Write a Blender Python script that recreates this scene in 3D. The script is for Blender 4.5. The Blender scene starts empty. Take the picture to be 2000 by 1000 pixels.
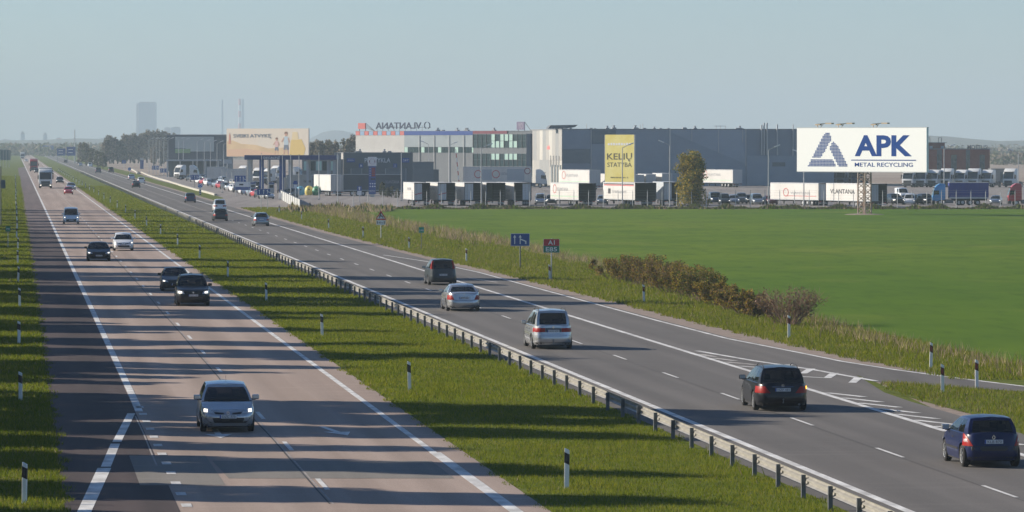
import bpy, bmesh, math, random
import numpy as np
from mathutils import Vector, Matrix

# ------------------------------------------------------------------ camera, sky, sun, exposure
SC = bpy.context.scene
COL = SC.collection
F = 9250.0      # focal length in photograph pixels (2000 wide)
H = 9.0         # camera height on the overpass
PHI = math.atan(972.0 / F)   # the motorway runs this much left of the view axis
TAN, CPH, SPH = math.tan(PHI), math.cos(PHI), math.sin(PHI)

cam_data = bpy.data.cameras.new('camera')
cam = bpy.data.objects.new('camera', cam_data); COL.objects.link(cam)
cam.location = (0, 0, H)
cam.rotation_euler = (math.radians(90), 0, 0)
cam_data.sensor_width = 36.0
cam_data.lens = F / 2000.0 * 36.0
cam_data.shift_y = -0.11
cam_data.clip_start = 1.0
cam_data.clip_end = 40000.0
SC.camera = cam

SUN_EL, SUN_AHEAD = math.radians(23.0), math.radians(17.0)
to_sun = Vector((-math.cos(SUN_EL) * math.cos(SUN_AHEAD), math.cos(SUN_EL) * math.sin(SUN_AHEAD), math.sin(SUN_EL)))
world = bpy.data.worlds.new('World'); SC.world = world
world.use_nodes = True
wn = world.node_tree
bg = wn.nodes['Background']
sky = wn.nodes.new('ShaderNodeTexSky')
sky.sky_type = 'NISHITA'; sky.sun_disc = False
sky.sun_elevation = SUN_EL
sky.sun_rotation = math.atan2(to_sun.x, to_sun.y)
sky.air_density = 0.8; sky.dust_density = 0.2; sky.ozone_density = 5.0
wn.links.new(sky.outputs[0], bg.inputs[0])
bg.inputs[1].default_value = 0.075

sl = bpy.data.lights.new('sun', 'SUN'); sl.energy = 5.0; sl.angle = math.radians(0.55); sl.color = (1.0, 0.90, 0.76)
sun = bpy.data.objects.new('sun', sl); COL.objects.link(sun)
sun.rotation_euler = (-to_sun).to_track_quat('-Z', 'Y').to_euler()
sun.location = to_sun * 300

SC.view_settings.view_transform = 'Standard'
SC.view_settings.look = 'None'
SC.view_settings.exposure = 0.66
SC.view_settings.gamma = 1.0
SC.view_settings.use_curve_mapping = False
SC.cycles.use_denoising = True
SC.cycles.max_bounces = 6
SC.cycles.transparent_max_bounces = 12
SC.cycles.volume_bounces = 1
SC.cycles.sample_clamp_indirect = 4.0
SC.cycles.blur_glossy = 1.0
SC.cycles.caustics_reflective = False
SC.cycles.caustics_refractive = False

random.seed(7)
RNG = np.random.default_rng(7)

# ------------------------------------------------------------------ helpers
def gp(x, y):
    Y = F * H / (y - 280.0)
    return ((x - 1000.0) / F * Y, Y)
def at(x, y, Y):
    return Vector(((x - 1000.0) / F * Y, Y, H - (y - 280.0) / F * Y))
def zat(y, Y): return H - (y - 280.0) / F * Y
def xat(x, Y): return (x - 1000.0) / F * Y
def rp(L, Y): return (L * CPH, Y / CPH - L * SPH)      # motorway frame: across, along
def rw(L, Y): return (L - TAN * Y, Y)                  # world x, y
def Lpx(x, y): return (x - 28.0) / (y - 280.0) * H
def Ypx(y): return F * H / (y - 280.0)

ORD = ['nearest', 'second nearest', 'third nearest', 'fourth nearest', 'fifth nearest', 'sixth nearest', 'seventh nearest', 'eighth nearest', 'ninth nearest', 'tenth nearest', 'eleventh nearest', 'twelfth nearest']
NTH = ['first', 'second', 'third', 'fourth', 'fifth', 'sixth', 'seventh', 'eighth', 'ninth', 'tenth', 'eleventh', 'twelfth', 'thirteenth', 'fourteenth', 'fifteenth', 'sixteenth', 'seventeenth', 'eighteenth', 'nineteenth', 'twentieth']

def nn(nt, t): return nt.nodes.new(t)
MATS = {}
def mat(name, col, rough=0.7, metal=0.0, var=0.0, vscale=3.0, bump=0.0, bscale=60.0, coat=0.0, spec=0.5, alpha=1.0, emit=None, es=0.0, col2=None, stretch=(1, 1, 1), transl=0.0, detail=4.0, coords='Object'):
    if name in MATS: return MATS[name]
    m = bpy.data.materials.new(name); m.use_nodes = True
    nt = m.node_tree; b = nt.nodes['Principled BSDF']
    b.inputs['Base Color'].default_value = (*col, 1)
    b.inputs['Roughness'].default_value = rough
    b.inputs['Metallic'].default_value = metal
    b.inputs['Specular IOR Level'].default_value = spec
    if coat: b.inputs['Coat Weight'].default_value = coat; b.inputs['Coat Roughness'].default_value = 0.04
    if alpha < 1: b.inputs['Alpha'].default_value = alpha
    if emit: b.inputs['Emission Color'].default_value = (*emit, 1); b.inputs['Emission Strength'].default_value = es
    if var > 0 or bump > 0:
        tc = nn(nt, 'ShaderNodeTexCoord'); mp = nn(nt, 'ShaderNodeMapping'); mp.inputs['Scale'].default_value = stretch
        nt.links.new(tc.outputs[coords], mp.inputs[0])
    if var > 0:
        no = nn(nt, 'ShaderNodeTexNoise'); no.inputs['Scale'].default_value = vscale; no.inputs['Detail'].default_value = detail
        nt.links.new(mp.outputs[0], no.inputs[0])
        rm = nn(nt, 'ShaderNodeValToRGB')
        c2 = col2 if col2 else tuple(c * (1 + var) for c in col)
        c1 = col if col2 else tuple(c * (1 - var) for c in col)
        rm.color_ramp.elements[0].position = 0.32; rm.color_ramp.elements[1].position = 0.68
        rm.color_ramp.elements[0].color = (*c1, 1); rm.color_ramp.elements[1].color = (*c2, 1)
        nt.links.new(no.outputs['Fac'], rm.inputs[0]); nt.links.new(rm.outputs[0], b.inputs['Base Color'])
    if bump > 0:
        nb = nn(nt, 'ShaderNodeTexNoise'); nb.inputs['Scale'].default_value = bscale; nb.inputs['Detail'].default_value = 3
        nt.links.new(mp.outputs[0], nb.inputs[0])
        bp = nn(nt, 'ShaderNodeBump'); bp.inputs['Strength'].default_value = bump; bp.inputs['Distance'].default_value = 0.05
        nt.links.new(nb.outputs['Fac'], bp.inputs['Height']); nt.links.new(bp.outputs[0], b.inputs['Normal'])
    if transl > 0:
        tr = nn(nt, 'ShaderNodeBsdfTranslucent'); mx = nn(nt, 'ShaderNodeMixShader'); mx.inputs[0].default_value = transl
        src = b.inputs['Base Color'].links[0].from_socket if b.inputs['Base Color'].links else None
        if src: nt.links.new(src, tr.inputs[0])
        else: tr.inputs[0].default_value = (*col, 1)
        out = nt.nodes['Material Output']
        nt.links.new(b.outputs[0], mx.inputs[1]); nt.links.new(tr.outputs[0], mx.inputs[2]); nt.links.new(mx.outputs[0], out.inputs[0])
    MATS[name] = m
    return m

def tag(o, label=None, cat=None, group=None, kind=None):
    if label: o['label'] = label
    if cat: o['category'] = cat
    if group: o['group'] = group
    if kind: o['kind'] = kind
    return o
def thing(name, label, cat, loc=(0, 0, 0), rz=0.0, group=None):
    o = bpy.data.objects.new(name, None); COL.objects.link(o)
    o.empty_display_size = 0.2
    o.location = loc; o.rotation_euler = (0, 0, rz)
    return tag(o, label, cat, group)
def place(name, me, parent=None, loc=None, rz=None):
    o = bpy.data.objects.new(name, me); COL.objects.link(o)
    if parent is not None: o.parent = parent
    if loc is not None: o.location = loc
    if rz is not None: o.rotation_euler = (0, 0, rz)
    return o

class MB:
    def __init__(s): s.v = []; s.f = []; s.m = []; s.c = 0
    def add(s, vs, fs):
        o = len(s.v); s.v.extend(tuple(p) for p in vs)
        for f in fs: s.f.append(tuple(i + o for i in f)); s.m.append(s.c)
        return s
    def mm(s, x0, x1, y0, y1, z0, z1):
        return s.add([(x0, y0, z0), (x1, y0, z0), (x1, y1, z0), (x0, y1, z0), (x0, y0, z1), (x1, y0, z1), (x1, y1, z1), (x0, y1, z1)],
                     [(0, 3, 2, 1), (4, 5, 6, 7), (0, 1, 5, 4), (1, 2, 6, 5), (2, 3, 7, 6), (3, 0, 4, 7)])
    def bar(s, p0, p1, w, h=None):
        p0, p1 = Vector(p0), Vector(p1); d = (p1 - p0).normalized(); h = h or w
        up = Vector((0, 0, 1)) if abs(d.z) < 0.9 else Vector((0, 1, 0))
        a = d.cross(up).normalized(); b = a.cross(d)
        vs = []
        for p in (p0, p1):
            for sx, sy in ((-1, -1), (1, -1), (1, 1), (-1, 1)): vs.append(p + a * (sx * w / 2) + b * (sy * h / 2))
        return s.add(vs, [(0, 1, 2, 3), (7, 6, 5, 4), (0, 4, 5, 1), (1, 5, 6, 2), (2, 6, 7, 3), (3, 7, 4, 0)])
    def tube(s, p0, p1, r0, r1=None, n=8, cap=True):
        p0, p1 = Vector(p0), Vector(p1); r1 = r0 if r1 is None else r1
        d = (p1 - p0).normalized(); up = Vector((0, 0, 1)) if abs(d.z) < 0.9 else Vector((0, 1, 0))
        a = d.cross(up).normalized(); b = a.cross(d); vs = []
        for p, r in ((p0, r0), (p1, r1)):
            for i in range(n):
                t = 2 * math.pi * i / n; vs.append(p + a * (r * math.cos(t)) + b * (r * math.sin(t)))
        fs = [(i, i + n, (i + 1) % n + n, (i + 1) % n) for i in range(n)]
        if cap: fs += [tuple(range(n)), tuple(range(2 * n - 1, n - 1, -1))]
        return s.add(vs, fs)
    def lathe(s, prof, c, axis='x', n=18):
        c = Vector(c); vs = []; k = len(prof)
        for i in range(n):
            t = 2 * math.pi * i / n
            for r, a in prof:
                q = (a, r * math.cos(t), r * math.sin(t)) if axis == 'x' else (r * math.cos(t), r * math.sin(t), a)
                vs.append((c.x + q[0], c.y + q[1], c.z + q[2]))
        fs = []
        for i in range(n):
            j = (i + 1) % n
            for a in range(k - 1): fs.append((i * k + a, j * k + a, j * k + a + 1, i * k + a + 1))
        return s.add(vs, fs)
    def prism(s, poly, axis, a, b):
        n = len(poly); vs = []
        for t in (a, b):
            for p, q in poly:
                vs.append((t, p, q) if axis == 'x' else ((p, t, q) if axis == 'y' else (p, q, t)))
        fs = [(i, (i + 1) % n, (i + 1) % n + n, i + n) for i in range(n)] + [tuple(range(n - 1, -1, -1)), tuple(range(n, 2 * n))]
        return s.add(vs, fs)
    def quad(s, a, b, c, d): return s.add([a, b, c, d], [(0, 1, 2, 3)])
    def mesh(s, name, mats, bevel=0.0, smooth=None):
        me = bpy.data.meshes.new(name); me.from_pydata(s.v, [], s.f)
        for m in (mats if isinstance(mats, (list, tuple)) else [mats]): me.materials.append(m)
        me.polygons.foreach_set('material_index', s.m)
        bm = bmesh.new(); bm.from_mesh(me)
        if smooth is not None or bevel: bmesh.ops.remove_doubles(bm, verts=bm.verts, dist=1e-5)
        lo = [v for v in bm.verts if not v.link_faces]
        if lo: bmesh.ops.delete(bm, geom=lo, context='VERTS')
        bmesh.ops.recalc_face_normals(bm, faces=bm.faces)
        if bevel > 0:
            es = [e for e in bm.edges if len(e.link_faces) == 2 and e.calc_face_angle() > 0.6]
            bmesh.ops.bevel(bm, geom=es, offset=bevel, segments=2, affect='EDGES', profile=0.6)
        bm.to_mesh(me); bm.free()
        if smooth is not None:
            me.polygons.foreach_set('use_smooth', [True] * len(me.polygons)); me.set_sharp_from_angle(angle=math.radians(smooth))
        me.update(); return me
    def build(s, name, mats, parent=None, bevel=0.0, smooth=None, loc=None, rz=None):
        return place(name, s.mesh(name, mats, bevel, smooth), parent, loc, rz)

def np_mesh(name, verts, faces, mats, midx=None):
    me = bpy.data.meshes.new(name); k = faces.shape[1]; n = len(faces)
    me.vertices.add(len(verts)); me.vertices.foreach_set('co', np.ascontiguousarray(verts, dtype=np.float32).ravel())
    me.loops.add(n * k); me.loops.foreach_set('vertex_index', np.ascontiguousarray(faces, dtype=np.int32).ravel())
    me.polygons.add(n); me.polygons.foreach_set('loop_start', np.arange(0, n * k, k, dtype=np.int32))
    for m in (mats if isinstance(mats, (list, tuple)) else [mats]): me.materials.append(m)
    if midx is not None: me.polygons.foreach_set('material_index', np.ascontiguousarray(midx, dtype=np.int32))
    me.update(calc_edges=True); return me

_TX = {}
def text_mesh(body, width, height, m, ext=0.01, bold=0.0, mirror=False):
    key = (body, round(width, 3), round(height, 3), m.name, ext, bold, mirror)
    if key in _TX: return _TX[key]
    cu = bpy.data.curves.new('lettering', 'FONT'); cu.body = body; cu.size = 1.0; cu.extrude = 0.0; cu.offset = bold; cu.resolution_u = 3
    ob = bpy.data.objects.new('lettering', cu); COL.objects.link(ob)
    dg = bpy.context.evaluated_depsgraph_get(); dg.update()
    src = bpy.data.meshes.new_from_object(ob.evaluated_get(dg))
    vs = np.array([v.co[:] for v in src.vertices]); fs = [tuple(p.vertices) for p in src.polygons]
    bpy.data.objects.remove(ob); bpy.data.curves.remove(cu); bpy.data.meshes.remove(src)
    lo, hi = vs.min(0), vs.max(0)
    x = (vs[:, 0] - (lo[0] + hi[0]) / 2) / (hi[0] - lo[0]) * width * (-1 if mirror else 1)
    z = (vs[:, 1] - (lo[1] + hi[1]) / 2) / (hi[1] - lo[1]) * height
    me = bpy.data.meshes.new('lettering')
    me.from_pydata(list(zip(x, [0.0] * len(x), z)), [], fs); me.materials.append(m)
    if ext > 0:
        bm = bmesh.new(); bm.from_mesh(me)
        r = bmesh.ops.extrude_face_region(bm, geom=bm.faces[:])
        for v in [g for g in r['geom'] if isinstance(g, bmesh.types.BMVert)]: v.co.y += ext
        bmesh.ops.recalc_face_normals(bm, faces=bm.faces); bm.to_mesh(me); bm.free()
    me.update(); _TX[key] = me
    return me
def text(parent, body, x, y, z, width, height, m, ext=0.01, bold=0.0, name='lettering', mirror=False, label=None):
    o = place(name, text_mesh(body, width, height, m, ext, bold, mirror), parent, (x, y, z))
    if label: o['label'] = label
    return o

def interp(pts):
    xs = [p[0] for p in pts]; ys = [p[1] for p in pts]
    def f(x):
        if x <= xs[0]: return ys[0]
        if x >= xs[-1]: return ys[-1]
        for i in range(len(xs) - 1):
            if x <= xs[i + 1]:
                t = (x - xs[i]) / (xs[i + 1] - xs[i]); t = 0.35 * t + 0.65 * t * t * (3 - 2 * t)
                return ys[i] + (ys[i + 1] - ys[i]) * t
    return f
def lerp(a, b, t): return a + (b - a) * t

# ------------------------------------------------------------------ common materials
M_WHITE = mat('white_paint', (0.78, 0.77, 0.73), 0.6, var=0.06, vscale=2)
M_POST = mat('post_plastic', (0.82, 0.82, 0.80), 0.45)
M_BLACK = mat('black_plastic', (0.012, 0.012, 0.013), 0.55)
M_RED_REFL = mat('red_reflector', (0.35, 0.05, 0.03), 0.4)
M_STEEL = mat('galvanised_steel', (0.33, 0.315, 0.285), 0.5, 0.25, var=0.12, vscale=1.5, bump=0.1, bscale=8)
M_STEEL_D = mat('galvanised_post', (0.13, 0.14, 0.15), 0.6, 0.2, var=0.2, vscale=4)
M_POLE = mat('grey_pole', (0.45, 0.46, 0.46), 0.5, 0.3)
M_POLE_D = mat('dark_pole', (0.12, 0.13, 0.14), 0.6)
M_TYRE = mat('tyre_rubber', (0.014, 0.014, 0.015), 0.85)
M_RIM = mat('alloy_rim', (0.45, 0.46, 0.47), 0.35, 0.7)
M_RIM_D = mat('dark_rim', (0.16, 0.16, 0.17), 0.5, 0.5)
M_GLASS = mat('car_glass', (0.006, 0.010, 0.012), 0.03, alpha=0.85, spec=0.45)
M_INT = mat('car_interior', (0.020, 0.020, 0.022), 0.9)
M_SEAT = mat('seat_fabric', (0.03, 0.03, 0.032), 0.9)
M_HEAD = mat('headlight_lit', (0.9, 0.9, 0.85), 0.15, emit=(1.0, 0.90, 0.74), es=1.3)
M_HLENS = mat('headlight_lens', (0.55, 0.57, 0.58), 0.12, 0.3, coat=0.6)
M_TAIL = mat('tail_lamp_red', (0.30, 0.012, 0.010), 0.4, spec=0.2)
M_TAILW = mat('tail_lamp_clear', (0.55, 0.42, 0.42), 0.2, coat=0.8)
M_AMBER = mat('indicator_lit', (0.9, 0.4, 0.03), 0.2, emit=(1.0, 0.42, 0.02), es=3.0)
M_CHROME = mat('chrome', (0.75, 0.76, 0.78), 0.15, 1.0)
M_PLATE = mat('plate_white', (0.60, 0.62, 0.64), 0.4)
M_EU = mat('plate_blue', (0.02, 0.06, 0.30), 0.4)
M_INK = mat('dark_ink', (0.03, 0.03, 0.035), 0.6)
M_BLUE = mat('sign_blue', (0.018, 0.075, 0.30), 0.45)
M_SWHITE = mat('sign_white', (0.80, 0.80, 0.80), 0.45)
M_SRED = mat('sign_red', (0.52, 0.03, 0.04), 0.45)
M_SGREEN = mat('sign_green', (0.01, 0.20, 0.12), 0.45)
M_CONC = mat('concrete', (0.50, 0.49, 0.45), 0.85, var=0.12, vscale=1.0)

# ------------------------------------------------------------------ ground, carriageways, markings
def asphalt(name, c, c2, streak, rough=0.85, spec=0.3, track=None):
    m = bpy.data.materials.new(name); m.use_nodes = True; nt = m.node_tree; b = nt.nodes['Principled BSDF']
    tc = nn(nt, 'ShaderNodeTexCoord')
    def noise(scale, st, det=4.0):
        mp = nn(nt, 'ShaderNodeMapping'); mp.inputs['Scale'].default_value = st; nt.links.new(tc.outputs['Object'], mp.inputs[0])
        n = nn(nt, 'ShaderNodeTexNoise'); n.inputs['Scale'].default_value = scale; n.inputs['Detail'].default_value = det
        nt.links.new(mp.outputs[0], n.inputs[0]); return n.outputs['Fac']
    def mix(a, bb, f, typ='MIX'):
        x = nn(nt, 'ShaderNodeMix'); x.data_type = 'RGBA'; x.blend_type = typ
        for s, v in ((0, f), (6, a), (7, bb)):
            if hasattr(v, 'default_value') or hasattr(v, 'links'): nt.links.new(v, x.inputs[s])
            else: x.inputs[s].default_value = v if isinstance(v, float) else (*v, 1)
        return x.outputs[2]
    def ramp(s, lo, hi, a=0.0, bb=1.0):
        r = nn(nt, 'ShaderNodeMapRange'); r.inputs[1].default_value = lo; r.inputs[2].default_value = hi; r.inputs[3].default_value = a; r.inputs[4].default_value = bb
        nt.links.new(s, r.inputs[0]); return r.outputs[0]
    base = mix(c, c2, ramp(noise(0.5, (1.6, 0.03, 1)), 0.40, 0.60))             # long wheel-track streaks
    if track:                                                                    # wheel paths worn darker along each lane
        sx = nn(nt, 'ShaderNodeSeparateXYZ'); nt.links.new(tc.outputs['Object'], sx.inputs[0]); prev = sx.outputs[0]
        for op, v in (('SUBTRACT', track[0] * CPH - track[1] / 4), ('MULTIPLY', 6.28318 / track[1]), ('SINE', 0)):
            mt = nn(nt, 'ShaderNodeMath'); mt.operation = op; mt.inputs[1].default_value = v; nt.links.new(prev, mt.inputs[0]); prev = mt.outputs[0]
        mm2 = nn(nt, 'ShaderNodeMath'); mm2.operation = 'MULTIPLY'; nt.links.new(ramp(prev, -0.2, 1.0, 0.0, 0.5), mm2.inputs[0]); nt.links.new(ramp(noise(0.25, (1, 0.12, 1)), 0.3, 0.7, 0.35, 1.0), mm2.inputs[1])
        base = mix(base, tuple(x * 0.68 for x in c), mm2.outputs[0])
    base = mix(base, tuple(x * 0.62 for x in c), ramp(noise(0.16, (1, 0.25, 1)), 0.52, 0.74, 0.0, streak))  # resurfaced patches
    base = mix(base, tuple(min(1, x * 1.3) for x in c2), ramp(noise(0.9, (0.12, 1.4, 1)), 0.58, 0.8, 0.0, 0.45))  # paver joints across
    base = mix(base, tuple(x * 0.35 for x in c), ramp(noise(26.0, (1, 1, 1), 2.0), 0.5, 0.8, 0.0, 0.55))     # aggregate
    nt.links.new(base, b.inputs['Base Color'])
    b.inputs['Roughness'].default_value = rough; b.inputs['Specular IOR Level'].default_value = spec
    bp = nn(nt, 'ShaderNodeBump'); bp.inputs['Strength'].default_value = 0.25; bp.inputs['Distance'].default_value = 0.01
    nt.links.new(noise(45.0, (1, 1, 1)), bp.inputs['Height']); nt.links.new(bp.outputs[0], b.inputs['Normal'])
    MATS[name] = m; return m
M_ASPH_L = asphalt('asphalt_pinkish', (0.325, 0.250, 0.205), (0.390, 0.305, 0.255), 0.35, track=(5.2, 1.96))
M_ASPH_S = asphalt('asphalt_shoulder_brown', (0.120, 0.090, 0.084), (0.150, 0.115, 0.106), 0.4)
M_ASPH_R = asphalt('asphalt_grey', (0.128, 0.118, 0.108), (0.155, 0.142, 0.130), 0.45, track=(22.65, 1.85))
M_ASPH_Y = asphalt('asphalt_yard', (0.21, 0.185, 0.17), (0.27, 0.24, 0.22), 0.4)
M_PATCH = asphalt('asphalt_patch', (0.19, 0.175, 0.155), (0.23, 0.21, 0.185), 0.2)
M_DIRT = mat('dirt_shoulder', (0.20, 0.155, 0.125), 0.95, var=0.35, vscale=2.2, bump=0.5, bscale=14, col2=(0.30, 0.235, 0.19))
M_LINE = mat('road_paint', (0.44, 0.425, 0.40), 0.65, var=0.2, vscale=1.9, col2=(0.80, 0.79, 0.76), stretch=(1, 0.35, 1))
M_LINE_W = mat('road_paint_worn', (0.30, 0.27, 0.24), 0.7, var=0.2, vscale=3.0, col2=(0.62, 0.59, 0.55), stretch=(1, 0.5, 1))
M_SEAM = mat('joint_sealant', (0.035, 0.032, 0.030), 0.7)
M_SEAM_L = mat('old_line_trace', (0.30, 0.27, 0.25), 0.8, var=0.3, vscale=3)
M_SOIL_G = mat('verge_soil', (0.080, 0.105, 0.014), 0.95, spec=0.1, var=0.3, vscale=0.9, bump=0.6, bscale=9, col2=(0.130, 0.150, 0.022))
def field_mat():
    m = bpy.data.materials.new('winter_crop'); m.use_nodes = True; nt = m.node_tree; b = nt.nodes['Principled BSDF']; tc = nn(nt, 'ShaderNodeTexCoord')
    def noise(scale, st, det=5.0):
        mp = nn(nt, 'ShaderNodeMapping'); mp.inputs['Scale'].default_value = st; mp.inputs['Rotation'].default_value = (0, 0, -0.35); nt.links.new(tc.outputs['Object'], mp.inputs[0])
        n = nn(nt, 'ShaderNodeTexNoise'); n.inputs['Scale'].default_value = scale; n.inputs['Detail'].default_value = det; nt.links.new(mp.outputs[0], n.inputs[0]); return n.outputs['Fac']
    def mix(a, c, f, lo, hi, amt):
        r = nn(nt, 'ShaderNodeMapRange'); r.inputs[1].default_value = lo; r.inputs[2].default_value = hi; r.inputs[4].default_value = amt; nt.links.new(f, r.inputs[0])
        x = nn(nt, 'ShaderNodeMix'); x.data_type = 'RGBA'; nt.links.new(r.outputs[0], x.inputs[0])
        if isinstance(a, tuple): x.inputs[6].default_value = (*a, 1)
        else: nt.links.new(a, x.inputs[6])
        x.inputs[7].default_value = (*c, 1); return x.outputs[2]
    c = mix((0.084, 0.152, 0.013), (0.122, 0.182, 0.016), noise(0.022, (1, 0.3, 1)), 0.36, 0.64, 1.0)      # broad lush and thin zones
    c = mix(c, (0.050, 0.105, 0.011), noise(0.22, (0.55, 0.30, 1), 9.0), 0.42, 0.66, 0.42)                          # drill-row streaks
    c = mix(c, (0.190, 0.205, 0.040), noise(0.07, (1, 0.5, 1), 8.0), 0.56, 0.78, 0.5)
    c = mix(c, (0.030, 0.070, 0.009), noise(0.9, (0.8, 0.16, 1), 6.0), 0.50, 0.72, 0.35)                      # thin yellowish patches
    nt.links.new(c, b.inputs['Base Color']); b.inputs['Roughness'].default_value = 0.95; b.inputs['Specular IOR Level'].default_value = 0.05
    bp = nn(nt, 'ShaderNodeBump'); bp.inputs['Strength'].default_value = 0.7; bp.inputs['Distance'].default_value = 0.05
    nt.links.new(noise(2.4, (0.6, 1.4, 1)), bp.inputs['Height']); nt.links.new(bp.outputs[0], b.inputs['Normal']); MATS['winter_crop'] = m; return m
M_FIELD = field_mat()
M_FAR = mat('far_ground', (0.14, 0.125, 0.085), 0.95, var=0.3, vscale=0.006, col2=(0.20, 0.165, 0.120), detail=6)
M_BROWN = mat('ploughed_field', (0.22, 0.165, 0.125), 0.95, var=0.2, vscale=0.01, col2=(0.30, 0.235, 0.18), stretch=(0.4, 1, 1))
M_ROUGH = mat('rough_grassland', (0.13, 0.125, 0.05), 0.95, var=0.3, vscale=0.15, col2=(0.20, 0.175, 0.085))

def sheet(name, pts, z, m, label, cat='ground', kind='structure', parent=None):
    b = MB(); b.add([(x, y, z) for x, y in pts], [tuple(range(len(pts)))])
    o = b.build(name, m, parent); me = o.data
    if me.polygons[0].normal.z < 0: me.flip_normals()
    if parent is None: tag(o, label, cat, kind=kind)
    return o
def strip_mesh(name, rows, z, m, sub=1):
    """rows of (Y, L0, L1) from near to far, in the motorway frame"""
    b = MB(); vs = []; fs = []
    for Y, a, c in rows:
        for k in range(sub + 1):
            p, q = rp(lerp(a, c, k / sub), Y); vs.append((p, q, z))
    n = sub + 1
    for i in range(len(rows) - 1):
        for k in range(sub): fs.append((i * n + k, i * n + k + 1, (i + 1) * n + k + 1, (i + 1) * n + k))
    b.add(vs, fs); return b.mesh(name, m)
def strip(name, rows, z, m, label=None, parent=None, cat='road', kind='structure'):
    o = place(name, strip_mesh(name, rows, z, m), parent)
    if parent is None: o.rotation_euler = (0, 0, PHI); tag(o, label, cat, kind=kind)
    return o

sheet('ground', [(-4400, -500), (4400, -500), (4400, 14400), (-4400, 14400)], -0.05, M_FAR, 'wide flat brownish land reaching to the hazy horizon')
sheet('field', [(18.0, 655), (160, 655), (160, 90), (28, 90), (34 - TAN * 60, 120), rw(41.2, 165), rw(40.3, 215), rw(42.5, 290), rw(45, 400), rw(44, 520), rw(42.5, 640), (-15, 652)], 0.012, M_FIELD, 'smooth bright green crop field right of the motorway', 'field')
strip('verge', [(60, -70, 1.5), (1750, -70, 1.5), (1760, -70, 3.9), (6000, -200, 3.9)], 0.0, M_SOIL_G, 'grass verge along the left edge of the motorway', cat='verge')
strip('median', [(60, 12.8, 20.7), (900, 12.8, 20.7), (6000, 12.8, 20.7)], 0.0, M_SOIL_G, 'grassed strip between the two carriageways', cat='median')
strip('verge', [(60, 30, 46.5), (480, 30, 46.5), (600, 30, 46), (700, 29.5, 36), (6000, 29.5, 60)], 0.004, M_SOIL_G, 'grass verge between the right carriageway and the field', cat='verge')
sheet('yard', [(-45, 662), (140, 662), (140, 1010), (-52, 1010)], 0.012, M_ASPH_Y, 'pale asphalt lorry yard in front of the warehouses', 'yard')
sheet('yard', [(-62.5, 930), (-51, 815), (-46.5, 770), (-46, 1230), (-104, 1330), (-86, 1150)], 0.016, M_ASPH_Y, 'asphalt forecourt around the fuel station', 'yard')
sheet('rough_grass', [(-36.2, 655), (-15, 652), (18, 655.5), (160, 655.5), (160, 661.5), (-36.8, 661.5)], 0.008, M_ROUGH, 'rough dry grass strip before the lorry yard fence', 'grassland')
sheet('ploughed_field', [(60, 1050), (1500, 1050), (1700, 2600), (40, 2600)], 0.02, M_BROWN, 'pale brown ploughed field behind the brick motel', 'field')
sheet('grassland', [(-104, 1335), (-60, 1330), (-50, 2600), (-237, 2600)], 0.02, M_BROWN, 'brown stubble land before the bare roadside trees', 'field')

FARY = [60, 150, 300, 600, 1200, 2500, 6000]
road_l = strip('road', [(Y, 4.0, 13.1) for Y in FARY], 0.014, M_ASPH_L, 'pinkish grey left carriageway crossed by long tree shadows')
M_ASPH_D = asphalt('asphalt_dark_with_shade', (0.050, 0.036, 0.034), (0.075, 0.054, 0.051), 0.4)  # dark asphalt, with tree shade also worked into its colour
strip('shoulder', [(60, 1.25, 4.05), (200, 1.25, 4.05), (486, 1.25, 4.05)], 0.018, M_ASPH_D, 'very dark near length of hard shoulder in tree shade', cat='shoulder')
ss = strip('shoulder', [(486.1, 1.25, 4.05), (800, 1.25, 4.05), (1740, 1.3, 4.05), (1790, 3.6, 4.05)], 0.018, M_ASPH_S, 'mauve brown far length of hard shoulder on the left carriageway', cat='shoulder')
OUTER = [(60, 31.2), (165, 31.2), (171, 31.4), (186, 32.9), (188, 35.2), (195, 34.3), (203, 33.9), (218, 33.1), (240, 32.9), (330, 32.6), (370, 32.0), (400, 31.7), (480, 31.0), (700, 30.7), (6000, 30.6)]
road_r = strip('road', [(Y, 20.35, L) for Y, L in OUTER], 0.014, M_ASPH_R, 'grey right carriageway beside the crash barrier')
sheet('slip_road', [rw(32.4, 178.5), (18.5, 171.3), (26, 160), (36, 143), (44, 125), (50, 122), (41, 147), (31, 160), (24, 168.5), (18.9, 175.3), rw(35.3, 187.6), rw(33, 190)], 0.022, M_ASPH_R, 'slip road curving in from the right to join the motorway', 'road')
strip('dirt_shoulder', [(150, 30.4, 30.8), (186, 33, 36.2), (195, 33, 35.6), (203, 33, 35.2), (218, 32, 34.8), (240, 32, 34.5), (280, 32, 34.0), (330, 32, 33.9), (370, 31, 33.2), (400, 31, 32.9), (480, 30.5, 32.2), (700, 30.2, 31.6), (1500, 30.2, 31.4)], 0.009, M_DIRT, 'strip of pinkish bare earth along the right carriageway', cat='shoulder')
gore = sheet('gore_grass', [rw(32.7, 177.5), rw(36.2, 171.5), (22.5, 164.2), (30, 151.5), (42, 124), (44, 100), rw(31.2, 100), rw(31.1, 146), rw(31.9, 153), rw(31.7, 159), rw(31.6, 171)], 0.026, M_SOIL_G, 'grass wedge between the slip road and the carriageway', 'grass')

def mark(parent, rows, m=M_LINE, name='edge_line', z=0.024): return strip(name, rows, z, m, parent=parent)
def line_rows(pts, w, step=None): return [(Y, L - w / 2, L + w / 2) for Y, L in pts]
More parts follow.
